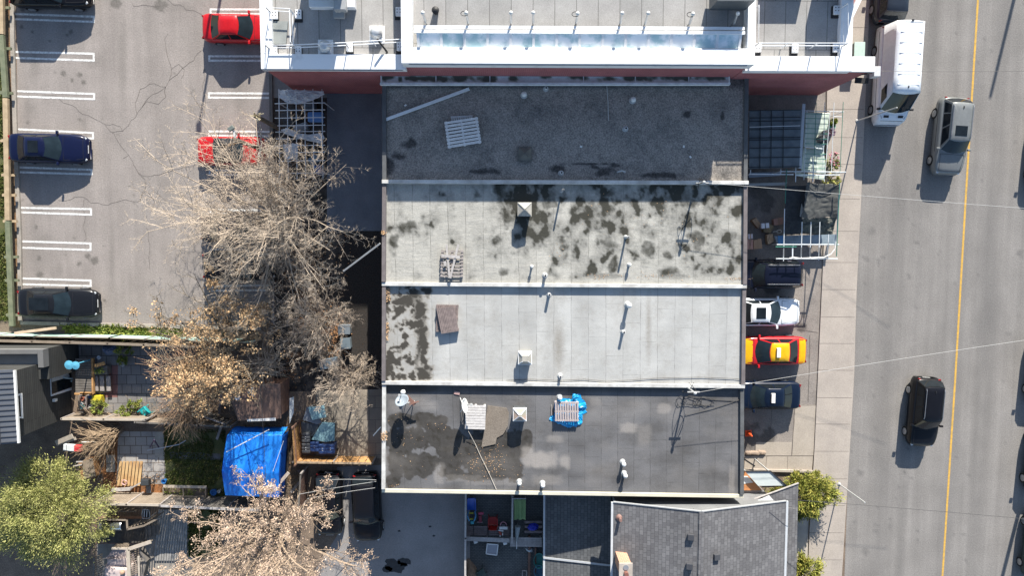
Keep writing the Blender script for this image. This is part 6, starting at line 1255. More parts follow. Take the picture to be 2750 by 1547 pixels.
mb = MB(); wallbox(mb, wr('L1', [(650, 700), (955, 640), (975, 990), (670, 1085)], .05), .06); f = mb.build('window', m_wmetal, hs); mb = MB(); wallbox(mb, wr('L1', [(665, 730), (930, 680), (940, 965), (675, 1060)], .07), .02); mb.build('pane', m_glass, f); mb = MB(); wallbox(mb, wr('L1', [(665, 740), (855, 712), (905, 830), (675, 900)], .085), .012); mb.build('blind', Mflat('blind_white', (.52, .54, .54), .6), f)
mb = MB(); wallbox(mb, wr('L1', [(215, 1060), (290, 1045), (302, 1375), (225, 1365)], .05), .06); f = mb.build('window', m_wmetal, hs); mb = MB(); wallbox(mb, wr('L1', [(222, 1085), (262, 1075), (275, 1350), (232, 1345)], .07), .02); mb.build('pane', m_glass, f)
q = onwall('L1', 712, 1135, wp2 + wn2 * .12, wn2); MB().box(q, (.2, .18, .22)).build('wall_lamp', m_pvc, hs, bevel=.02)
q = onwall('L1', 955, 860, wp2 + wn2 * .1, wn2); mb = MB(); mb.tube([q + Vector((0, .3, 1.0)), q + Vector((.0, 0, 0)), Vector((q.x, q.y - .1, .1))], .06, 8); mb.build('downpipe', Mflat('pipe_pale_blue', (.42, .58, .66), .4), hs)
c = Z('L1', 955, 675, 2.2); mb = MB(); mb.lathe(c + Vector((-.22, 0, 0)), [(.02, 0), (.26, .05), (.28, .1), (.02, .14)], 12); mb.lathe(c + Vector((.2, -.02, .05)), [(.02, 0), (.24, .05), (.25, .1), (.02, .14)], 12); mb.tube([c, Vector((c.x, c.y, 0))], .04, 8)
single('bird_bath', mb, Mflat('bath_blue', (.10, .36, .52), .4), 'bright blue twin bowled bird bath on a pole by the dark house', 'bird bath')
# deck, steps, bench
rt = root('wooden_deck', 'small weathered wooden deck with a step beside the dark house', 'deck', tuple(Z('L1', 1150, 800, .5)[:2]) + (0,))
mb = MB(); n = 14
for i in range(n):
    y = 590 + (1050 - 590) * (i + .5) / n; mb.bar(Z('L1', 980, y, .55), Z('L1', 1205, y + 4, .55), .13, .03)
mb.build('boards', m_greyf, rt); mb = MB(); mb.bar(Z('L1', 1205, 590, .52), Z('L1', 1212, 1050, .52), .1, .2); mb.bar(Z('L1', 975, 1050, .52), Z('L1', 1210, 1055, .52), .1, .2); mb.bar(Z('L1', 1040, 1050, .6), Z('L1', 1200, 1050, .6), .2, .04); mb.build('edge_beam', m_orange, rt)
for x in (1245, 1320, 1405): MB().bar(Z('L1', x, 820, .30), Z('L1', x + 8, 1015, .30), .26, .06).build('step', m_wood, rt)
mb = MB(); mb.prism([Z('L1', x, y, .5)[:2] for x, y in ((1220, 700), (1390, 690), (1395, 800), (1320, 805), (1225, 810))], .02, .5); rt2 = single('planter_box', mb, m_greyf, 'weathered wooden planter box beside the deck steps', 'planter')
mb = MB(); leaf_cloud(mb, [Z('L1', 1260 + 8 * i, 755 + 20 * nz(i, 3, .7), .55) for i in range(9)], 14, .1, .05, random.Random(3)); mb.build('planter_leaves', m_green, rt2); MB.build
for ch in list(rt2.children): ch.matrix_parent_inverse = Matrix.Identity(4)
MB().bar(Z('L1', 1230, 690, .75), Z('L1', 1360, 655, .7), .22, .05).build('seat_plank', m_orange, rt)
q = Z('L1', 1255, 1130, .45); rt = root('storage_box', 'yellow lidded plastic tub beside the house corner shelf', 'tub', (q.x, q.y, 0)); MB().box((q.x, q.y, .22), (.55, .5, .42)).build('body', Mflat('tub_yellow', (.46, .38, .02), .5), rt, bevel=.04); MB().box((q.x, q.y, .45), (.6, .54, .05)).build('lid', Mflat('tub_lid_yellow', (.55, .47, .04), .5), rt, bevel=.02)
rt = root('garden_shelf', 'wooden garden shelf with pots at the house corner', 'shelf', tuple(Z('L1', 1080, 1150, .5)[:2]) + (0,))
for x in (1025, 1120): MB().bar(Z('L1', x, 1075, .9), Z('L1', x, 1255, .9), .07, .06).build('side_rail', m_woodb if x > 1100 else m_tanf, rt)
for y in (1110, 1170, 1235): MB().bar(Z('L1', 1020, y, .6), Z('L1', 1125, y, .6), .18, .03).build('shelf_board', m_wood, rt)
for x, y in ((1025, 1080), (1120, 1080), (1025, 1250), (1120, 1250)): p = Z('L1', x, y, .9); MB().box((p.x, p.y, .45), (.06, .06, .9)).build('leg', m_wood, rt)
for i, (x, y, c) in enumerate(((1075, 1180, (.5, .52, .5)), (1078, 1215, (.2, .45, .4)), (1085, 1110, (.3, .1, .06)), (1165, 1215, (.6, .62, .62)), (1155, 1095, (.08, .2, .45)), (1025, 1005, (.6, .66, .7)), (1270, 587, (.55, .58, .62)), (1580, 680, (.5, .46, .44)))):
    p = Z('L1', x, y, .65 if i < 3 else .3); mb = MB(); mb.lathe((p.x, p.y, .0 if i >= 3 else .62), [(.08, 0), (.12, .2), (.135, .22), (.1, .22), (.09, .15), (.01, .15)], 12)
    single('plant_pot', mb, Mflat('pot_%d' % i, c, .5), ['white pot in the middle of the garden shelf', 'sea green pot low on the garden shelf', 'rust pot at the top of the garden shelf', 'white pot beside the garden shelf', 'blue pot above the yellow tub', 'pale blue pot at the deck corner', 'white pot beside the planter box', 'pinkish ring pot under the weeping orange stems'][i], 'pot')
crumple('blue grey tarp bundle slumped against the tan fence', 'tarp_bundle', 'tarp', 'L1', [(1375, 400), (1560, 390), (1590, 460), (1540, 520), (1430, 550), (1385, 500)], .05, .8, Mflat('tarp_blue_grey', (.13, .17, .27), .5), 22, 9, .2)
# teal chair
def chair(name, label, k, x, y, mat, rz, s=1.0):
    p = Z(k, x, y, .4); rt = root(name, label, 'chair', (p.x, p.y, 0), None, rz); mb = MB(); mb.grid(lambda u, v: Vector(((u - .5) * .52 * s, (v - .5) * .5 * s, .42 - .03 * math.sin(u * 3.14))), 6, 6); mb.build('seat', mat, rt, False, True, solid=.025)
    mb = MB(); mb.grid(lambda u, v: Vector(((u - .5) * .5 * s, .25 * s + .12 * v, .44 + .5 * v - .1 * (2 * u - 1) ** 2 * v)), 6, 6); mb.build('backrest', mat, rt, False, True, solid=.025)
    for sx, sy in ((-1, -1), (1, -1), (1, 1), (-1, 1)): MB().bar((sx * .22 * s, sy * .2 * s, .42), (sx * .26 * s, sy * .25 * s, 0), .045, .045).build('leg', mat, rt, False)
    for sx in (-1, 1): MB().bar((sx * .27 * s, -.22 * s, .62), (sx * .27 * s, .28 * s, .62), .05, .03).build('armrest', mat, rt, False)
    return rt
chair('garden_chair', 'teal plastic garden chair tipped by the pale fence', 'L2', 1035, 120, Mflat('teal_plastic', (.01, .34, .36), .4), R(-50), 1.15)
# blue tarp shed, brown shed
rt = root('tarp_shed', 'garden shed covered with a bright blue tarp', 'shed', tuple(P(678, 1255)[:2]) + (0,)); m_bt = M('blue_tarp_sheet', (.006, .14, .64), (.02, .25, .76), scale=.9, speck=.08, fscale=5, rough=.42, spec=.5, stretch=(2.6, .5, 1))
crn = [P(609, 1171, 2.15), P(757, 1172, 2.15), P(750, 1336, 2.0), P(606, 1330, 2.0)]
def sh(u, v):
    p = crn[0].lerp(crn[1], u).lerp(crn[3].lerp(crn[2], u), v); p.z += .32 * (1 - abs(2 * v - 1.15)) * 1.0 + .035 * noise.noise(Vector((p.x * 4, p.y * .7, 3))) + .02 * noise.noise(Vector((p.x * 8, p.y * 2, 3))); p.x += -.12 * math.sin(v * 3.14) * (1 - u); return p
MB().grid(sh, 50, 50).build('tarp', m_bt, rt, smooth=True)
def sk(i, j):
    def fn(u, v):
        p = sh(*(i(u))); q = Vector(p); q.z = p.z * (1 - v * .55) - .02; q += Vector(j) * v * .25 + Vector(j) * .06 * noise.noise(Vector((p.x * 2, p.y * 2, v * 2))); return q
    return fn
m_btd = M('shaded_tarp_edge', (.004, .05, .26), (.006, .07, .32), scale=2, speck=.1, rough=.45)  # darker copy of the tarp blue, shade painted on side and south skirts
MB().grid(sk(lambda u: (0, u), (-1, 0, 0)), 24, 5).build('tarp_skirt', m_btd, rt, smooth=True, solid=.006); MB().grid(sk(lambda u: (1, u), (.2, 0, 0)), 24, 5).build('tarp_skirt', m_btd, rt, smooth=True, solid=.006); MB().grid(sk(lambda u: (u, 0), (0, 1, 0)), 24, 5).build('tarp_skirt', m_bt, rt, smooth=True, solid=.006); MB().grid(sk(lambda u: (u, 1), (0, -1, 0)), 24, 5).build('tarp_skirt', m_btd, rt, smooth=True, solid=.006)
g0 = [Vector((p.x, p.y, 0)) for p in crn]; cc = sum(g0, Vector()) / 4; MB().prism([tuple((p + (cc - p) * .06)[:2]) for p in g0], 0, 1.9).build('wall', m_greyf, rt)
mb = MB(); mb.tube([Z('T3', 1380, 1270, 2.7), Z('T3', 1748, 1077, 2.7)], .03, 6); single('tarp_pole', mb, Mflat('pole_white', (.55, .58, .62), .4), 'thin pale pole lying across the blue tarp', 'pole')
mb = MB(); mb.bar(Z('C2', 15, 985, 1.9), Z('C2', 255, 705, 1.9), .2, .08); single('long_board', mb, M('pale_board', (.46, .40, .34), (.38, .32, .27), scale=4), 'long pale board lying diagonally at the corner of the blue tarp', 'board')
mb = MB(); mb.tube([Z('T3', 1780, 1440, 2.5), Z('T3', 1872, 1175, 2.3)], .014, 5); single('tarp_rope', mb, m_pvc, 'thin white rope at the right side of the blue tarp', 'rope')
wire('thin dark wire hanging vertically over the brown shed and blue tarp', P(697, 1010, 3.2), P(716, 1345, 3.2), .1, .014, m_dwire)
rt = root('brown_shed', 'shed with a brown board roof above the blue tarp', 'shed', tuple(P(690, 1090)[:2]) + (0,)); crn2 = [P(608, 1034, 2.2), P(753, 1030, 2.2), P(755, 1124, 2.0), P(640, 1130, 2.0)]
m_brd = M('brown_roof_boards', (.205, .13, .10), (.12, .08, .065), scale=2, speck=.2, stretch=(3, .5, 1)); mb = MB(); n = 22
for i in range(n):
    a, b = crn2[0].lerp(crn2[1], (i + .5) / n), crn2[3].lerp(crn2[2], (i + .5) / n); mb.bar(a, b, .145, .03)
mb.build('roof', m_brd, rt); MB().slab([p - Vector((0, 0, .03)) for p in crn2], .03).build('roof_underlay', m_redf, rt)
g0 = [Vector((p.x, p.y, 0)) for p in crn2]; cc = sum(g0, Vector()) / 4; MB().prism([tuple((p + (cc - p) * .08)[:2]) for p in g0], 0, 1.9).build('wall', m_redf, rt)
MB().bar(Z('T3', 1558, 992, 2.0), Z('T3', 1805, 985, 2.0), .2, .04).build('white_fascia', m_pvc, rt)
q = Z('T3', 1472, 800, 2.3); mb = MB(); mb.lathe((q.x, q.y, 2.12), [(.02, .08), (.1, .05), (.16, .12), (.18, .14), (.15, .13), (.02, .1)], 18); single('roof_dish', mb, Mflat('dish_pale_blue', (.40, .46, .58), .4), 'small round pale blue dish on the brown shed roof', 'dish')
MB().box
single('white_board', MB().box(Z('T3', 1605, 750, 2.28), (.18, .55, .06)), m_pvc, 'white upright board lying on the brown shed roof', 'board', bevel=.01)
q = Z('T3', 1575, 748, 2.3); mb = MB(); mb.lathe((q.x, q.y, 2.15), [(.02, 0), (.13, .03), (.14, .1), (.05, .16), (.01, .17)], 10); single('pale_ornament', mb, Mflat('ornament', (.50, .42, .36), .6), 'pale round ornament beside the white board on brown roof', 'ornament')
fence('dark picket side of the brown shed lean-to', [P(568, 1108), P(625, 1128)], 1.1, m_greyf, m_wood, .1, .06, (.08, m_wood), seed=12)
# patio things
q = Z('L2', 200, 520, .6); rt = root('cooler_box', 'white cooler box with a red end by the dark house door', 'cooler', (q.x, q.y, 0)); a, b = Z('L2', 100, 520, .55), Z('L2', 300, 535, .55); MB().bar(a.lerp(b, 0), a.lerp(b, .62), .42, .3).build('body', Mflat('cooler_white', (.62, .66, .68), .4), rt, bevel=.03); MB().bar(a.lerp(b, .625), a.lerp(b, 1), .42, .3).build('red_end', Mflat('cooler_red', (.58, .05, .06), .4), rt, bevel=.03); MB().bar(a.lerp(b, .19), a.lerp(b, .21), .43, .31).build('handle', m_black, rt)
mb = MB(); mb.bar(a + Vector((.1, 0, -.32)), b + Vector((-.1, 0, -.32)), .36, .3); mb.build('stand', m_wood, rt)
mb = MB(); mb.bar(Z('L2', 0, 475, 1.0), Z('L2', 195, 392, 1.4), .3, .04); mb.bar(Z('L2', 10, 490, .95), Z('L2', 230, 420, 1.3), .2, .04); single('awning_boards', mb, MATS['bleached_cap'], 'bleached planks leaning at the dark house door', 'plank')
mb = MB(); mb.tube([Z('L2', 300, 465, .8), Z('L2', 488, 460, .8)], .03, 6); single('white_rod', mb, m_pvc, 'white rod lying level in the patio corner', 'rod')
mb = MB(); n = 7
for i in range(n):
    a, b = Z('L2', 730 + (1010 - 730) * (i + .5) / n, 685, .08), Z('L2', 700 + (975 - 700) * (i + .5) / n, 970, .30); mb.bar(a, b, .165, .03)
single('plywood_sheet', mb, M('ochre_boards', (.44, .30, .15), (.34, .20, .09), scale=1.4, speck=.15), 'ochre board ramp lying on the patio paving', 'boards')
mb = MB(); mb.bar(Z('L2', 640, 1020, .45), Z('L2', 860, 1005, .45), .22, .04); mb.bar(Z('L2', 860, 1000, .5), Z('L2', 980, 935, .6), .08, .05)
for x, y in ((660, 1030), (840, 1015)): p = Z('L2', x, y, .4); mb.box((p.x, p.y, .2), (.08, .2, .42))
single('low_bench', mb, m_woodg, 'low grey plank bench at the foot of the board ramp', 'bench')
q = Z('L2', 790, 930, .4); mb = MB(); mb.tube([q + Vector((.2 * math.cos(j * .6) * (1 - j * .02), .16 * math.sin(j * .6), .04 * math.sin(j))) for j in range(22)], .018, 5); single('pink_wire_basket', mb, Mflat('pink_wire', (.60, .36, .36), .5), 'pink wire basket at the foot of the ochre ramp', 'basket')
q = Z('L2', 1050, 920, .6); rt = root('barbecue', 'black barbecue standing at the end of the patio paving', 'barbecue', (q.x, q.y, 0)); MB().box((q.x, q.y, .7), (.55, .45, .3)).build('body', m_black, rt, bevel=.06); MB().box((q.x, q.y + .02, .87), (.5, .38, .08)).build('lid', Mflat('bbq_lid', (.05, .055, .06), .3), rt, bevel=.04); MB().box((q.x + .05, q.y - .55, .5), (.3, .5, .06)).build('side_shelf', Mflat('bbq_shelf', (.10, .11, .13), .4), rt, bevel=.02)
for sx, sy in ((-1, -1), (1, -1), (1, 1), (-1, 1)): MB().bar((q.x + sx * .22, q.y + sy * .17, .58), (q.x + sx * .24, q.y + sy * .18, 0), .04, .04).build('leg', m_black, rt)
for i, (lab, x, y, c, r_) in enumerate((('small blue pot by the end of the patio paving', 1245, 920, (.03, .16, .42), .15), ('blue ring pot under the corner of the blue tarp', 1820, 1045, (.03, .14, .38), .2), ('terracotta pot in the raised wooden planter', 1550, 1050, (.45, .2, .13), .12), ('second terracotta pot in the planter beside the post', 1440, 1035, (.30, .14, .11), .12), ('white ball shaped pot at the blue tarp corner', 1882, 1035, (.6, .6, .58), .1))):
    p = Z('L2', x, y, .3); mb = MB(); mb.lathe((p.x, p.y, 0.02), [(r_ * .7, 0), (r_, .26), (r_ * 1.1, .3), (r_ * .8, .3), (r_ * .75, .18), (.01, .18)], 14); single('plant_pot', mb, Mflat('pot_y%d' % i, c, .5), lab, 'pot')
rt = root('raised_planter', 'raised planter of pale boards beside the lower patio fence', 'planter', tuple(Z('L2', 1500, 1010, .4)[:2]) + (0,))
mb = MB(); mb.bar(Z('L2', 1240, 975, .62), Z('L2', 1740, 985, .62), .17, .04); mb.build('top_board', MATS['bleached_cap'], rt); mb = MB()
for x0, y0, x1, y1 in ((1245, 985, 1250, 1060), (1475, 990, 1480, 1090), (1735, 990, 1735, 1080), (1250, 1085, 1735, 1100)): mb.bar(Z('L2', x0, y0, .5), Z('L2', x1, y1, .5), .07, .2)
mb.build('frame', m_tanf, rt); mb = MB(); mb.prism([Z('L2', x, y, .3)[:2] for x, y in ((1250, 990), (1735, 1000), (1735, 1090), (1250, 1080))], .0, .32); mb.build('soil', m_dirt, rt)
mb = MB(); rg = random.Random(9); leaf_cloud(mb, [Z('L2', rg.uniform(1260, 1720), rg.uniform(1010, 1080), .4) for _ in range(40)], 8, .1, .04, rg); mb.build('planting', m_green, rt)
mb = MB(); mb.tube([Z('L2', 1055, 560, .15), Z('L2', 1250, 525, .15), Z('L2', 1420, 492, .15), Z('L2', 1500, 445, .12)], .035, 6); single('long_hose', mb, Mflat('pole_pale', (.46, .5, .56), .4), 'long pale pole lying from the patio onto the grass', 'pole')
mb = MB(); a = Z('L2', 1135, 440, .8)
for x, y in ((1085, 525), (1190, 525), (1150, 470)): mb.bar(a, Z('L2', x, y, .05), .05, .05)
single('tripod', mb, Mflat('tripod_purple', (.06, .03, .10), .5), 'small dark purple tripod standing on the patio', 'tripod')
q = Z('L2', 370, 760, .5); rt = root('wooden_crate', 'tall weathered wooden board crate in the brown garden bed', 'crate', (q.x, q.y, 0)); mb = MB(); n = 6
c = [Z('L2', x, y, .7) for x, y in ((300, 690), (420, 645), (465, 860), (325, 890))]
for i in range(n): mb.bar(c[0].lerp(c[1], (i + .5) / n), c[3].lerp(c[2], (i + .5) / n), .12, .03)
mb.build('lid_boards', m_tanf, rt); mb = MB(); mb.bar(Z('L2', 290, 690, .6), Z('L2', 318, 890, .6), .2, .2); mb.prism([tuple(p[:2]) for p in c], 0, .64); mb.build('side', M('rusty_boards', (.32, .18, .08), (.22, .12, .06), scale=4), rt)
for a, b in (((235, 693), (310, 690)), ((200, 742), (300, 725))): MB().bar(Z('L2', *a, .85), Z('L2', *b, .85), .07, .05).build('handle', m_woodg, rt)
for i, (x0, y0, x1, y1, lab) in enumerate(((580, 615, 680, 705, 'upper pale paving slab between mulch and patio'), (582, 715, 683, 810, 'lower pale paving slab between mulch and patio'), (470, 640, 510, 800, 'narrow upright grey slab beside the wooden crate'))):
    single('paving_slab', MB().prism([Z('L2', x, y, .05)[:2] for x, y in ((x0, y0), (x1, y0), (x1, y1), (x0, y1))], .0, .05), MATS['pale_slab'] if i < 2 else m_greyf, lab, 'slab')
mb = MB(); mb.tube([Z('L2', 480, 895, .1), Z('L2', 565, 665, .9)], .025, 5); single('garden_cane', mb, m_wood, 'thin garden cane leaning beside the wooden crate', 'cane')
# litter, twigs and scraps lying about the yards
rg = random.Random(91); mb = MB(); cs = []
for u, v, rx, ry, n in ((300, 1300, 60, 22, 260), (260, 1190, 30, 40, 160), (400, 1290, 60, 18, 160), (480, 900, 200, 10, 400), (560, 1050, 60, 50, 300), (680, 1150, 60, 12, 160), (790, 1180, 14, 60, 120), (600, 1000, 80, 50, 260), (500, 1350, 120, 8, 120), (340, 890, 90, 7, 160), (660, 870, 60, 8, 200), (780, 1280, 20, 50, 120)):
    for _ in range(n): cs.append(P(u + rg.gauss(0, rx * .6), v + rg.gauss(0, ry * .6), .05))
leaf_cloud(mb, cs, 1, .02, .045, rg); tag(mb.build('yard_litter', Mleaf('litter', [(.22, .11, .05), (.36, .21, .11), (.45, .32, .2)])), kind='stuff')
mb = MB()
for u, v, rx, ry, n in ((250, 1180, 40, 30, 120), (460, 1100, 130, 12, 200), (560, 1130, 60, 20, 120), (760, 1155, 20, 30, 80), (800, 1290, 20, 30, 60), (620, 1010, 80, 50, 140), (240, 1110, 40, 10, 80)):
    for _ in range(n):
        p = P(u + rg.gauss(0, rx * .6), v + rg.gauss(0, ry * .6), rg.uniform(.05, .5)); a = rg.uniform(0, 6.28); l = rg.uniform(.2, .7); mb.tube([p, p + Vector((math.cos(a) * l * .5, math.sin(a) * l * .5, .06)), p + Vector((math.cos(a + .3) * l, math.sin(a + .3) * l, rg.uniform(-.02, .15)))], .008, 3, False)
tag(mb.build('fallen_twigs', MATS['brown_twigs']), kind='stuff')
for lab, u, v, l, a, m in (('grey plank lying flat between the blue tarp and pale fence', 590, 1160, 1.1, 1.2, m_wood), ('brown plank lying beside the brown shed wall', 592, 1085, 1.4, 1.4, m_woodb), ('grey board leaning on the dark fence below the tarp', 560, 1345, 1.6, .05, m_woodg), ('short tan board behind the cedar fence corner', 782, 1165, .9, 1.3, m_tanf), ('brown board stacked beside cedar fence and tarp', 790, 1200, 1.2, 1.5, m_redf), ('weathered board lying across the earth by the black hatchback', 800, 1300, 1.5, .9, m_wood), ('second weathered board by the fence beside the hatchback', 812, 1280, 1.0, 2.0, m_woodb), ('grey board on the dark soil below the weeping shrub', 500, 1085, 1.2, .1, m_wood)):
    p = P(u, v, .3); d = Vector((math.cos(a) * l / 2, math.sin(a) * l / 2, 0)); single('loose_plank', MB().bar(p - d, p + d + Vector((0, 0, .12)), .16, .04), m, lab, 'plank', 'loose planks in the back yards')
# bin yard
m_teals = M('teal_plastic_sheet', (.20, .36, .40), (.25, .37, .39), scale=3, speck=.2, fscale=22, rough=.5); m_greys = M('grey_plastic_sheet', (.22, .24, .27), (.17, .185, .205), scale=2, speck=.12, rough=.5)
def tabletop(label, poly, h, mat, name='folding_table'):
    c = [Z('T4', *q, h) for q in poly]; cen = sum(c, Vector()) / len(c); rt = root(name, label, 'table', (cen.x, cen.y, 0), 'plastic table tops in the bin yard'); MB().slab(c, .05).build('tabletop', mat, rt, bevel=.05)
    for p in (c[0], c[1], c[2], c[-1]): q = p.lerp(cen, .15); MB().box((q.x, q.y, h / 2 - .03), (.06, .06, h - .06)).build('leg', m_gpvc, rt)
tabletop('grey plastic table top under the upper teal one', [(335, 460), (390, 440), (500, 630), (450, 648), (292, 600)], .6, m_greys); tabletop('upper teal plastic table top in the bin yard', [(350, 462), (525, 438), (548, 570), (395, 600)], .8, m_teals)
tabletop('dark folded table top above the wheelie bins', [(275, 620), (490, 650), (420, 780), (280, 770)], .55, Mflat('table_dark', (.06, .07, .085), .5)); tabletop('lower teal plastic table top with brown stains', [(505, 620), (640, 628), (638, 825), (545, 838), (385, 812)], .8, Mstain('teal_stained', (.20, .34, .38), (.27, .28, .22), (.28, .2, .12), speck=.2))
def bin_(label, k, x, y, mat, h=.95, s=(.52, .6)):
    p = Z(k, x, y, h); rt = root('wheelie_bin', label, 'bin', (p.x, p.y, 0), 'wheelie bins in the bin yard'); MB().add([(p.x + i * s[0] * f / 2, p.y + j * s[1] * f / 2, zz) for zz, f in ((.06, .78), (h - .06, 1.0)) for i, j in ((-1, -1), (1, -1), (1, 1), (-1, 1))], [(3, 2, 1, 0), (4, 5, 6, 7), (0, 1, 5, 4), (1, 2, 6, 5), (2, 3, 7, 6), (3, 0, 4, 7)]).build('body', mat, rt, bevel=.03)
    MB().grid(lambda u, v: Vector((p.x + (u - .5) * s[0] * 1.06, p.y + (v - .5) * s[1] * 1.08, h - .04 + .06 * math.sin(3.14 * u) + .03 * (abs(math.sin(v * 9.4)) > .55))), 10, 16).build('lid', mat, rt, smooth=True, solid=.02); MB().tube([(p.x - s[0] / 2, p.y - s[1] * .58, h - .04), (p.x + s[0] / 2, p.y - s[1] * .58, h - .04)], .025, 6).build('handle', m_black, rt)
    MB().box((p.x, p.y, h + .035), (.06, .16, .02)).build('sticker', m_plate, rt)
    for sx in (-1, 1): MB().tube([(p.x + sx * s[0] * .42 - .03, p.y - s[1] * .42, .1), (p.x + sx * s[0] * .42 + .03, p.y - s[1] * .42, .1)], .1, 12).build('wheel', m_black, rt)
gb, bbm = Mflat('bin_grey', (.055, .06, .068), .5), Mflat('bin_blue', (.025, .055, .16), .5)
bin_('grey wheelie bin behind the front row by the cedar fence', 'T4', 325, 790, gb); bin_('grey wheelie bin at the left end of the front row', 'T4', 328, 905, gb); bin_('left blue wheelie bin beside the grey one', 'T4', 420, 888, bbm); bin_('middle blue wheelie bin in the front row', 'T4', 510, 915, bbm); bin_('right blue wheelie bin at the end of front row', 'T4', 594, 912, bbm)
single('leaning_sheet', MB().slab([Z('T4', x, y, 1.2) for x, y in ((150, 365), (197, 345), (195, 520), (150, 640))], .03), Mflat('panel_pale', (.45, .48, .50), .5), 'pale panel leaning inside the bin yard by the brown shed', 'panel')
# lower left yard: deck with railings, barbecue, sofa
rt = root('lower_deck', 'dark stained lower deck with slatted railings beside the evergreen', 'deck', tuple(Z('L3', 800, 600, .6)[:2]) + (0,)); mb = MB(); n = 20
for i in range(n): x = 400 + 850 * (i + .5) / n; mb.bar(Z('L3', x, 430, .62), Z('L3', x, 860, .62), .15, .03)
mb.build('boards', M('dark_deck', (.085, .075, .065), (.05, .045, .04), scale=3, speck=.3), rt)
mb = MB()
for a, b in (((480, 440), (930, 450)), ((940, 450), (950, 620)), ((940, 620), (1240, 555)), ((1240, 555), (1560, 390))): mb.bar(Z('L3', *a, 1.5), Z('L3', *b, 1.5), .11, .05)
mb.build('hand_rail', m_tanf, rt); mb = MB()
for i in range(22): a = Z('L3', 500 + 28 * i, 300 + (i % 2) * 4, 1.45); MB().bar(a, a + Vector((-.06, -.05, -.7)), .05, .03).build('baluster', m_tanf, rt)
for i in range(10): a = Z('L3', 950 + 60 * i, 600 - 20 * i - max(0, i - 5) * 8, 1.45); MB().bar(a, a + Vector((0, .0, -.8)), .05, .04).build('baluster', m_tanf, rt)
mb = MB(); mb.prism([Z('L3', x, y, .4)[:2] for x, y in ((405, 430), (1250, 430), (1250, 860), (405, 860))], .0, .58); mb.build('base', m_redf, rt)
for i in range(4): MB().bar(Z('L3', 1260 + 75 * i, 560 - 10 * i, .5 - .1 * i), Z('L3', 1270 + 75 * i, 800 - 30 * i, .5 - .1 * i), .26, .05).build('step', m_greyf, rt)
rt = root('grey_boardwalk', 'silvery grey boardwalk beside the lower lawn', 'boardwalk', tuple(Z('L3', 1750, 700, .1)[:2]) + (0,)); mb = MB(); n = 13
for i in range(n): mb.bar(Z('L3', 1530 + 40 * i, 262, .10), Z('L3', 1440 + 46 * i, 1180, .10), .135, .03)
mb.build('boards', M('silver_deck', (.30, .29, .275), (.22, .215, .205), scale=3, speck=.2), rt)
q = Z('L3', 640, 575, 1.1); rt = root('gas_barbecue', 'stainless gas barbecue on the lower deck', 'barbecue', (q.x, q.y, .62)); a, b = Z('L3', 435, 575, 1.5), Z('L3', 840, 575, 1.5); MB().bar(a.lerp(b, 0), a.lerp(b, .14), .5, .05).build('side_shelf', m_steel, rt); MB().bar(a.lerp(b, .15) - Vector((0, 0, .2)), a.lerp(b, .5) - Vector((0, 0, .2)), .52, .4).build('firebox', m_black, rt, bevel=.04); mb = MB(); p0, p1 = a.lerp(b, .5), a.lerp(b, 1.0); mb.grid(lambda u, v: Vector((p0.x + (p1.x - p0.x) * u, p0.y + .27 - .54 * v, p0.z - .1 + .18 * math.sin(3.14 * v))), 8, 12); mb.build('hood', Mflat('stainless', (.50, .53, .55), .25, .9), rt, smooth=True, solid=.02); MB().box((p0.x, p0.y, 1.0), (.9, .4, .6)).build('cabinet', m_black, rt); MB().tube([a.lerp(b, .2) + Vector((0, -.36, .05)), a.lerp(b, .62) + Vector((0, -.36, .05))], .02, 6).build('handle', m_steel, rt)
q = Z('L3', 1290, 340, .6); rt = root('folded_stroller', 'dark folded deck chair frame leaning behind the lower deck', 'chair', (q.x, q.y, 0)); MB().tube([Z('L3', x, y, 1.0) for x, y in ((1230, 260), (1330, 270), (1350, 330), (1345, 420), (1220, 425), (1210, 340), (1230, 260))], .03, 6).build('frame', m_steel, rt); MB().slab([Z('L3', x, y, .95) for x, y in ((1240, 280), (1325, 285), (1335, 400), (1225, 405))], .05).build('seat', m_black, rt)
for x in (1255, 1300): MB().bar(Z('L3', x, 280, 1.0), Z('L3', x - 4, 400, 1.0), .05, .03).build('slat', m_steel, rt)
for x, y in ((1235, 270), (1340, 410)): p = Z('L3', x, y, .9); MB().tube([(p.x, p.y, 0), (p.x, p.y, .95)], .025, 5).build('leg', m_steel, rt)
rt = root('upper_stair', 'pale wooden staircase with slatted railings at the lower left', 'staircase', tuple(Z('L3', 1050, 1100, .5)[:2]) + (0,)); mb = MB()
for a, b, w in (((960, 980), (980, 1460), .22), ((670, 960), (960, 965), .12), ((960, 975), (1370, 840), .22), ((1150, 1100), (1160, 1460), .12)): mb.bar(Z('L3', *a, 1.6), Z('L3', *b, 1.6), w, .06)
mb.build('hand_rail', MATS['bleached_cap'], rt); mb = MB()
for i in range(10): MB().bar(Z('L3', 700 + 28 * i, 950, 1.6), Z('L3', 770 + 24 * i, 870, .8), .06, .04).build('baluster', m_tanf, rt)
for i in range(13): MB().bar(Z('L3', 1000, 1000 + 38 * i, 1.55), Z('L3', 1150, 985 + 34 * i - 10, .8), .07, .04).build('baluster', m_tanf, rt)
for i in range(9): MB().bar(Z('L3', 1000 + 44 * i, 960 - 15 * i, 1.55), Z('L3', 1050 + 44 * i, 930 - 15 * i, .8), .06, .04).build('baluster', m_tanf, rt)
for i in range(12): MB().bar(Z('L3', 360, 1130 + 40 * i, 1.3), Z('L3', 500, 1060 + 40 * i, .7), .06, .04).build('baluster', m_tanf, rt)
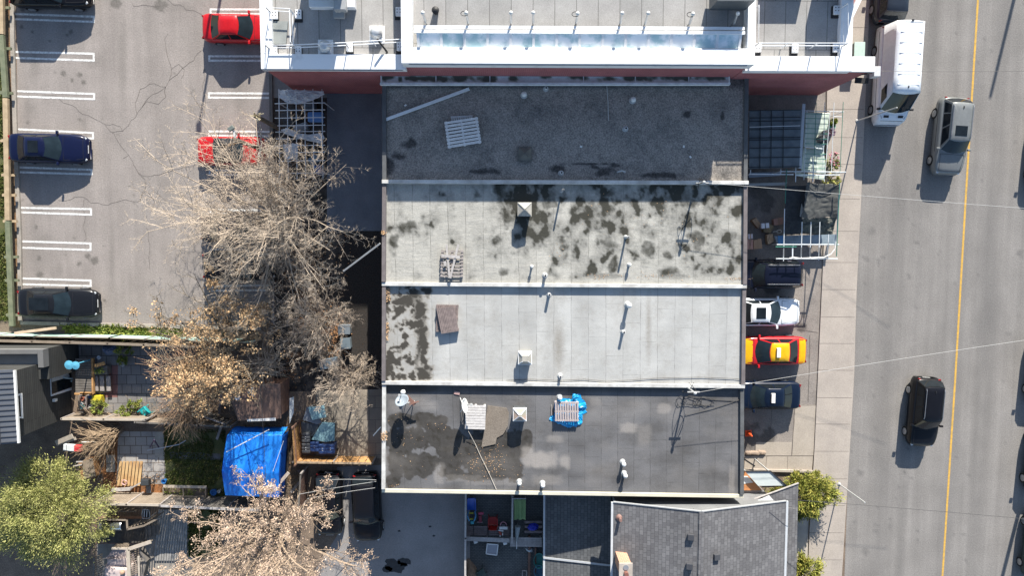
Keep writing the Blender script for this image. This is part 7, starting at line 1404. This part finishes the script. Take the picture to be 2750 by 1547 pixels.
mb = MB(); mb.bar(Z('L3', 350, 1130, 1.3), Z('L3', 345, 1480, 1.3), .1, .05); mb.bar(Z('L3', 1200, 960, 1.2), Z('L3', 1320, 1170, 1.2), .1, .5); mb.bar(Z('L3', 1320, 1170, 1.1), Z('L3', 1250, 1450, 1.1), .1, .5); mb.build('side_panel', m_greyf, rt)
rt = root('covered_sofa', 'garden sofa under a pale pink beige cover by the stairs', 'sofa', tuple(Z('L3', 740, 1300, .5)[:2]) + (0,)); m_cov = M('cover_fabric', (.50, .42, .40), (.44, .36, .35), scale=2, speck=.06)
def pil(k, poly, z0, z1, seed, nm):
    c = [Z(k, *q, z1) for q in poly]
    def fn(u, v):
        p = c[0].lerp(c[1], u).lerp(c[3].lerp(c[2], u), v); e = (max(0, 1 - (2 * u - 1) ** 8) * max(0, 1 - (2 * v - 1) ** 8)) ** .35; return Vector((p.x, p.y, z0 + (z1 - z0) * e + .04 * noise.noise(Vector((p.x * 3, p.y * 3, seed)))))
    MB().grid(fn, 26, 26).build(nm, m_cov, rt, smooth=True)
pil('L3', [(540, 1140), (960, 1130), (965, 1330), (545, 1330)], .05, .85, 1, 'seat_cover'); pil('L3', [(490, 1270), (970, 1310), (980, 1600), (490, 1600)], .05, 1.05, 2, 'back_cover')
q = Z('L3', 850, 1400, 1.2); mb = MB(); mb.lathe((q.x, q.y, 1.05), [(.02, 0), (.14, .04), (.15, .14), (.1, .2), (.01, .22)], 12); single('round_cushion', mb, Mflat('cushion_tan', (.42, .28, .19), .7), 'round tan cushion on the covered sofa', 'cushion')
crumple('pale dust sheet with leafy shadows beside the stair railing', 'dust_sheet', 'sheet', 'L3', [(700, 970), (960, 965), (955, 1140), (560, 1140)], .55, .05, m_cov, 20, 4, .06)

# ------------------------------------------------------------ shingled house and toy yard at lower right
m_sh = Mbrick('grey_shingles', (.165, .163, .167), (.112, .110, .115), (.085, .083, .088), .30, .21, False, R(90), .014, bump=.5); m_shd = Mbrick('shaded_shingles', (.12, .125, .13), (.085, .09, .095), (.055, .055, .06), .30, .21, False, R(90), .014, bump=.5)  # second is a darker shingle copy with shade put into its colour
m_gut = Mflat('gutter_white', (.50, .52, .54), .45); m_hwall = Mbrick('house_siding', (.20, .205, .21), (.175, .18, .185), (.08, .08, .08), 3.0, .14)
ZE, ZR = 4.4, 5.9; yN_ = P(1700, 1350, ZE).y; yS_ = yN_ - 12; xw_, xr_, xe_ = P(1647, 1400, ZE).x, P(1884, 1400, ZR).x, P(2110, 1400, ZE).x
hh = root('shingled_house', 'grey shingled gable house at lower right with brick chimney', 'house', (xr_, yN_ - 4, 0))
MB().slab([(xw_, yS_, ZE), (xr_ - .002, yS_, ZR), (xr_ - .002, yN_, ZR), (xw_, yN_, ZE)], .12).build('roof', m_sh, hh); MB().slab([(xr_ + .002, yS_, ZR), (xe_, yS_, ZE), (xe_, yN_, ZE), (xr_ + .002, yN_, ZR)], .12).build('roof', m_sh, hh)
MB().bar((xr_, yN_, ZR + .01), (xr_, yS_, ZR + .01), .28, .04).build('ridge_cap', m_sh, hh)
mb = MB(); mb.bar((xw_ - .07, yN_, ZE - .06), (xw_ - .07, yS_, ZE - .06), .13, .12); mb.bar((xe_ + .07, yN_, ZE - .06), (xe_ + .07, yS_, ZE - .06), .13, .12); mb.build('gutter', m_gut, hh)
mb = MB(); mb.bar((xw_, yN_ + .03, ZE - .02), (xr_, yN_ + .03, ZR - .02), .05, .14); mb.bar((xr_, yN_ + .03, ZR - .02), (xe_, yN_ + .03, ZE - .02), .05, .14); mb.build('barge_board', Mflat('barge_grey', (.34, .35, .36), .5), hh)
mb = MB(); mb.prism([(xw_ + .3, yS_), (xe_ - .3, yS_), (xe_ - .3, yN_ - .35), (xw_ + .3, yN_ - .35)], 0, ZE - .1); yy = yN_ - .35; mb.add([(xw_ + .3, yy, ZE - .1), (xe_ - .3, yy, ZE - .1), (xr_, yy, ZR - .2), (xw_ + .3, yy - .2, ZE - .1), (xe_ - .3, yy - .2, ZE - .1), (xr_, yy - .2, ZR - .2)], [(0, 1, 2), (5, 4, 3), (0, 2, 5, 3), (1, 4, 5, 2)]); mb.build('wall', m_hwall, hh)
lz = 3.0; pts = [Z('L5', x, y, lz) for x, y in ((20, 705), (580, 502), (575, 720), (500, 740), (60, 790))]; MB().slab(pts, .1).build('porch_roof', m_sh, hh)
pe = [Z('L5', 575, 720, lz), Z('L5', 556, 1600, lz - .0), Z('L5', 440, 1600, lz + .25), Z('L5', 455, 700, lz + .25)]; MB().slab(pe, .1).build('porch_roof', m_sh, hh)
MB().slab([Z('L5', x, y, lz + .35) for x, y in ((90, 712), (335, 604), (392, 672), (240, 700))], .05).build('skylight', M('sunlit_pale_slab', (.60, .62, .62), (.54, .56, .56), scale=1, speck=.04), hh)  # pale slab for a sunlit flat surface, no skylight here
mb = MB(); mb.bar(pts[0] + Vector((0, .04, .02)), pts[1] + Vector((0, .04, .02)), .05, .1); mb.build('edge_trim', m_woodg, hh)
yw = P(1500, 1310, 2.0).y; lw = [Vector((P(1464, 1400, 1.75).x, yw, 1.75)), Vector((P(1464, 1400, 1.75).x, yS_, 1.75)), Vector((xw_ + .2, yS_, 2.3)), Vector((xw_ + .2, yw, 2.3))]
MB().slab(lw, .1).build('lower_roof', m_shd, hh); MB().prism([(lw[0].x + .25, yw - .2), (xw_ + .29, yw - .2), (xw_ + .29, yS_), (lw[0].x + .25, yS_)], 0, 1.7).build('lower_wall', m_hwall, hh)
MB().bar((lw[0].x - .06, yw, 1.7), (lw[0].x - .06, yS_, 1.7), .12, .11).build('gutter', m_gut, hh)
a, b = Z('C3', 268, 1320, 1.80), Z('C3', 752, 1376, 2.34); MB().bar(a, b, .12, .05).build('flashing', Mflat('flashing_grey', (.42, .44, .46), .4), hh)
def on_roof(k, x, y):
    p = Z(k, x, y, 5.2)
    for _ in range(6): z = ZR - (ZR - ZE) * abs(p.x - xr_) / (xr_ - xw_); p = Z(k, x, y, z)
    return p
for i, (x, y) in enumerate(((1325, 1165), (1510, 1308), (1315, 1375))):
    p = on_roof('C3', x, y); mb = MB(); sl = .25 if p.x < xr_ else -.25; mb.box((p.x, p.y, p.z + .12), (.36, .36, .2), ry=-sl); mb.build('roof_vent', Mflat('vent_dark', (.06, .062, .07), .5), hh, bevel=.02)
p = on_roof('C3', 815, 1030); mb = MB(); mb.cyl(p.x, p.y, p.z - .1, p.z + .45, .09, n=12); mb.lathe(p, [(.22, 0), (.12, .08), (.1, .1)], 12); mb.build('stack_pipe', Mflat('pipe_brown', (.22, .13, .11), .6), hh)
p = on_roof('C3', 820, 1290); b0 = [on_roof('C3', x, y) for x, y in ((800, 1330), (850, 1330))]; cx0, cy0 = p.x + .05, p.y - .25
mo = Mbrick('orange_brick', (.48, .20, .10), (.40, .16, .085), (.46, .38, .31), .23, .085, True, 0, .014); MB().prism([(cx0 - .33, cy0 - .35), (cx0 + .33, cy0 - .35), (cx0 + .33, cy0 + .35), (cx0 - .33, cy0 + .35)], 3.3, p.z + 1.5).build('chimney', mo, hh)
ch = [o for o in hh.children if o.name.startswith('chimney')][0]; MB().box((cx0, cy0, p.z + 1.54), (.78, .82, .09)).build('chimney_cap', M('cap_cement', (.45, .40, .35), speck=.1), ch); mb = MB(); mb.cyl(cx0, cy0 - .15, p.z + 1.56, p.z + 1.85, .13, n=14); mb.build('flue', Mflat('flue_red', (.20, .09, .07), .5), ch); mb = MB(); mb.cyl(cx0, cy0 + .18, p.z + 1.56, p.z + 1.62, .16, n=14); mb.build('flue_collar', m_steel, ch)
# awning and orange sign panel
rt = root('metal_awning', 'pale grey metal awning with orange and white side by the golden shrub', 'awning', tuple(Z('L5', 300, 460, 0)[:2]) + (0,)); za = 2.6
MB().slab([Z('L5', x, y, za) for x, y in ((130, 402), (345, 400), (478, 520), (240, 522))], .05).build('canopy', M('awning_grey', (.48, .53, .53), (.43, .48, .48), scale=1.5, speck=.04, rough=.4), rt); mb = MB(); mb.bar(Z('L5', 130, 398, za + .04), Z('L5', 345, 397, za + .04), .05, .06); mb.bar(Z('L5', 345, 398, za + .04), Z('L5', 478, 518, za + .04), .06, .06); mb.bar(Z('L5', 270, 530, za - .1), Z('L5', 478, 522, za - .1), .06, .1); mb.build('edge_bar', m_black, rt)
MB().slab([Z('L5', x, y, za - .3) for x, y in ((115, 402), (135, 404), (275, 560), (110, 560))], .04).build('orange_panel', Mflat('panel_orange', (.50, .22, .09), .5), rt); MB().slab([Z('L5', x, y, za - .27) for x, y in ((110, 440), (150, 440), (200, 494), (108, 506))], .02).build('white_panel', m_pvc, rt); MB().slab([Z('L5', x, y, za - .5) for x, y in ((105, 556), (285, 560), (170, 605), (105, 630))], .05).build('lower_panel', M('awning_beige', (.42, .38, .34), speck=.05), rt)
for x, y in ((140, 405), (340, 405), (470, 520)): p = Z('L5', x, y, za); MB().box((p.x, p.y, za / 2 - .03), (.06, .06, za - .08)).build('post', m_gpvc, rt)
mb = MB(); mb.bar(P(1998, 1262.5, .1), P(2186, 1267, .1), .14, .16); single('garden_kerb', mb, M('kerb_stone', (.36, .32, .275), (.30, .26, .22), scale=2), 'low pale stone edging behind the golden shrub', 'edging')
# toy yard
mb = MB(); a, b = Z('L4', 130, 70, .9), Z('L4', 132, 195, .35); rt = root('toy_slide', 'blue plastic toy slide with yellow and teal handles', 'slide', (b.x, b.y, .01)); m_tb = Mflat('toy_blue', (.015, .10, .50), .4)
MB().slab([a + Vector((-.24, 0, 0)), b + Vector((-.24, 0, -.2)), b + Vector((.24, 0, -.2)), a + Vector((.24, 0, 0))], .04).build('chute', m_tb, rt); mb = MB()
for s in (-1, 1): mb.bar(a + Vector((s * .26, 0, .05)), b + Vector((s * .26, 0, -.15)), .05, .12)
mb.build('side_wall', m_tb, rt); mb = MB(); c = Z('L4', 132, 235, .6)
for s in (-1, 1): mb.tube([c + Vector((s * .22, .25, 0)), c + Vector((s * .28, .05, .2)), c + Vector((s * .16, -.35, 0)), c + Vector((s * .12, -.45, -.5))], .05, 7)
mb.build('ladder', Mflat('toy_light_blue', (.10, .30, .52), .4), rt)
for y in (212, 270): MB().bar(Z('L4', 108, y, .5), Z('L4', 150, y, .5), .09, .06).build('rung', Mflat('toy_yellow', (.45, .42, .03), .4), rt)
MB().box(Z('L4', 138, 295, .25), (.22, .2, .4)).build('foot', Mflat('toy_teal', (.06, .38, .45), .4), rt, bevel=.03)
rt = root('toy_scooter', 'small maroon and pink ride-on toy beside the blue slide', 'toy', tuple(Z('L4', 215, 250, 0)[:2]) + (.01,)); mr = Mflat('toy_maroon', (.22, .03, .045), .4); p = Z('L4', 215, 265, .25); MB().box(p, (.22, .5, .2)).build('body', mr, rt, bevel=.05); MB().box(Z('L4', 222, 215, .4), (.36, .16, .1)).build('handlebar', Mflat('toy_pink', (.45, .06, .12), .4), rt, bevel=.03); MB().box(Z('L4', 212, 298, .12), (.4, .1, .16)).build('rear_axle', Mflat('toy_grey', (.3, .2, .2), .5), rt, bevel=.03)
mr2 = Mflat('toy_red', (.30, .015, .01), .45); chair('toy_chair', 'dark red child chair in the middle of the toy yard', 'L4', 338, 290, mr2, R(180), 1.1)
rt = root('doll_pram', 'white and pink doll pram on the wooden platform', 'pram', tuple(Z('L4', 438, 345, 0)[:2]) + (.01,)); p = Z('L4', 440, 358, .55); MB().box(p, (.55, .2, .06)).build('tray', m_pvc, rt, bevel=.03); mb = MB(); q = Z('L4', 440, 325, .6); mb.tube([q + Vector((.2 * math.cos(t), .24 * math.sin(t) - .05, 0)) for t in [i * 3.14 / 8 for i in range(9)]], .03, 6); mb.build('hoop', Mflat('pram_pink', (.52, .25, .30), .4), rt); MB().box(Z('L4', 440, 335, .4), (.3, .3, .3)).build('seat', Mflat('pram_dark', (.08, .07, .08), .6), rt, bevel=.05)
for sx in (-1, 1): MB().bar(p + Vector((sx * .2, 0, -.03)), Vector((p.x + sx * .24, p.y, .0)), .04, .04).build('leg', m_gpvc, rt)
rt = root('tricycle', 'small red and white tricycle on the wooden platform', 'tricycle', tuple(Z('L4', 412, 405, 0)[:2]) + (.3,)); MB().bar(Z('L4', 400, 385, .5), Z('L4', 418, 425, .5), .14, .08).build('frame', Mflat('trike_red', (.36, .05, .025), .4), rt, bevel=.02); MB().bar(Z('L4', 392, 378, .6), Z('L4', 440, 388, .6), .06, .05).build('handlebar', m_pvc, rt)
for x, y in ((395, 385), (432, 415), (408, 428)): p = Z('L4', x, y, .42); MB().tube([p + Vector((-.03, 0, 0)), p + Vector((.03, 0, 0))], .1, 12).build('wheel', m_pvc if y > 400 else m_black, rt)
rt = root('wooden_platform', 'weathered wooden platform with a front rail in the toy yard', 'platform', tuple(Z('L4', 280, 400, 0)[:2]) + (.01,)); mb = MB()
for x0, x1 in ((80, 145), (152, 285), (297, 395), (400, 500)):
    for i in range(5): y = 350 + 17 * i; mb.bar(Z('L4', x0, y, .3), Z('L4', x1, y, .3), .15, .03)
mb.build('boards', m_woodb, rt); mb = MB(); mb.bar(Z('L4', 65, 460, .6), Z('L4', 500, 478, .6), .28, .06); mb.build('front_rail', m_woodg, rt); mb = MB()
for x in (75, 280, 490): p = Z('L4', x, 462, .55); mb.box((p.x, p.y, .28), (.1, .1, .55))
mb.build('post', m_woodg, rt)
rt = root('wooden_bench', 'long grey slatted bench right of the dividing fence in toy yard', 'bench', tuple(Z('L4', 660, 495, 0)[:2]) + (.01,)); mb = MB()
for i in range(5): mb.bar(Z('L4', 505, 458 + 17 * i, .6), Z('L4', 812, 462 + 17 * i, .6), .14, .04)
mb.build('seat', m_woodg, rt); legs(rt, [Z('L4', x, y, .55) for x in (520, 800) for y in (465, 525)], .08, m_woodg)
rt = root('slat_table', 'brown slatted shelf under the blue crumpled bag', 'shelf', tuple(Z('L4', 730, 350, 0)[:2]) + (.01,)); mb = MB()
for y in (300, 345, 395): mb.bar(Z('L4', 645, y, .5), Z('L4', 815, y, .5), .16, .04)
mb.build('slat', m_woodb, rt); legs(rt, [Z('L4', x, y, .48) for x, y in ((655, 300), (808, 300), (655, 395), (808, 395))], .07, m_woodb)
fence('grey dividing fence in the middle of the toy yard', [P(1376, 1315), P(1374, 1442)], 1.3, m_greyf, m_woodg, .16, .02, (.10, m_woodg), seed=15)
crumple('deep blue crumpled bag on the brown slatted shelf', 'blue_bag', 'bag', 'L4', [(672, 350), (690, 318), (740, 305), (778, 325), (780, 360), (730, 382), (690, 378)], .54, .18, Mflat('bag_blue', (.015, .03, .38), .45), 16, 17, .1)
crumple('white cloth lying below the grey slatted bench', 'white_cloth', 'cloth', 'L4', [(642, 545), (720, 548), (725, 585), (690, 590), (665, 575)], .03, .2, Mflat('cloth_white', (.50, .54, .56), .8), 12, 18, .06)
film_r = root('green_sheet', 'pale green folded sheet hanging in the toy yard', 'sheet', tuple(Z('L4', 600, 180, 0)[:2]) + (0,))
def gs(u, v): p = Z('L4', 540 + 116 * u, 70 + 220 * v, 1.3); return Vector((p.x, p.y, 1.3 - .25 * v + .06 * math.sin(u * 14)))
MB().grid(gs, 30, 8).build('sheet', M('sage_fabric', (.20, .30, .13), (.17, .26, .115), scale=3, speck=.06), film_r, smooth=True, solid=.01); mb = MB(); mb.bar(Z('L4', 535, 72, 1.35), Z('L4', 660, 72, 1.35), .05, .05)
for x in (540, 655): p = Z('L4', x, 72, 1.3); mb.box((p.x, p.y, .66), (.05, .05, 1.3))
mb.build('rack', m_gpvc, film_r)
rt = root('garden_sprayer', 'grey cloth covered stick horse leaning on the bench', 'toy', tuple(Z('L4', 580, 400, 0)[:2]) + (.01,)); mb = MB(); mb.tube([Z('L4', 578, 340, .9), Z('L4', 572, 420, .85), Z('L4', 570, 490, .75)], [.2, .13, .04], 9); mb.build('body', Mflat('rag_grey', (.30, .34, .35), .8), rt); mb = MB(); mb.tube([Z('L4', 570, 470, .8), Z('L4', 568, 560, .7)], .025, 6); mb.build('stick', m_pvc, rt); mb = MB(); mb.tube([Z('L4', 578, 360, .85), Vector((Z('L4', 578, 360, .85).x, Z('L4', 578, 360, .85).y, 0))], .04, 6); mb.build('leg', m_gpvc, rt)
c = [Z('L4', x, y, .5) for x, y in ((283, 510), (388, 518), (376, 620), (273, 606))]; rt = root('framed_screen', 'pale framed grey panel lying on the yard setts', 'panel', (sum(c, Vector()) / 4).to_tuple()[:2] + (.01,)); MB().slab(c, .03).build('panel', Mflat('screen_grey', (.30, .31, .34), .6), rt); mb = MB()
for i in range(4): mb.bar(c[i] + Vector((0, 0, .02)), c[(i + 1) % 4] + Vector((0, 0, .02)), .06, .05)
mb.build('frame', m_pvc, rt); legs(rt, c, .05, m_gpvc, .47)
for lab, x, y, rx, ry, c, nm in (('round teal plastic tub by the white gutter', 786, 675, .36, .52, (.07, .27, .24), 'plastic_tub'), ('round blue bucket tub below the teal tub', 785, 778, .34, .42, (.09, .22, .32), 'plastic_tub')):
    p = Z('L4', x, y, .35); mb = MB(); mb.lathe((0, 0, 0), [(.75, 0), (.95, .34), (1.03, .36), (1.03, .38), (.92, .37), (.74, .06), (.01, .05)], 22); mb.v = [(p.x + v[0] * rx, p.y + v[1] * ry, .02 + v[2]) for v in mb.v]; single(nm, mb, Mflat('tub_' + nm + str(int(y)), c, .4), lab, 'tub')
crumple('brown straw rug hanging over the left fence of the toy yard', 'straw_rug', 'rug', 'L4', [(75, 660), (110, 655), (175, 735), (190, 819), (120, 830), (72, 830)], .03, .25, M('straw', (.26, .18, .12), (.19, .13, .09), scale=3, speck=.3, stretch=(3, 1, 1)), 14, 19, .04)
chair('garden_chair', 'dark green plastic chair at the bottom of the toy yard', 'L4', 225, 795, Mflat('chair_green', (.05, .08, .07), .5), R(30), 1.0)
for i, (x, y, lab) in enumerate(((170, 492, 'small white cloth under the left of the platform rail'), (457, 505, 'white glove under the right of the platform rail'))): single('white_rag', MB().box(Z('L4', x, y, .45), (.26, .2, .12), rz=.3), m_pvc, lab, 'rag', bevel=.04)
q = Z('L4', 645, 795, .3); mb = MB(); mb.bar(Z('L4', 622, 770, .35), Z('L4', 668, 772, .35), .06, .06); mb.bar(Z('L4', 625, 775, .35), Z('L4', 624, 830, .35), .06, .06); mb.bar(Z('L4', 665, 775, .35), Z('L4', 664, 830, .35), .06, .06); mb.bar(Z('L4', 625, 775, .33), Z('L4', 625, 776, .0), .06, .06); single('wooden_stool', mb, m_wood, 'small wooden frame stool at the bottom of the toy yard', 'stool')
mb = MB(); mb.bar(P(1422, 1440, .12), P(1420, 1600, .12), .16, .2); mb.bar(P(1438, 1470, .12), P(1437, 1600, .12), .1, .2); single('timber_edging', mb, m_redf, 'dark timber edging along the right of the toy yard', 'edging')
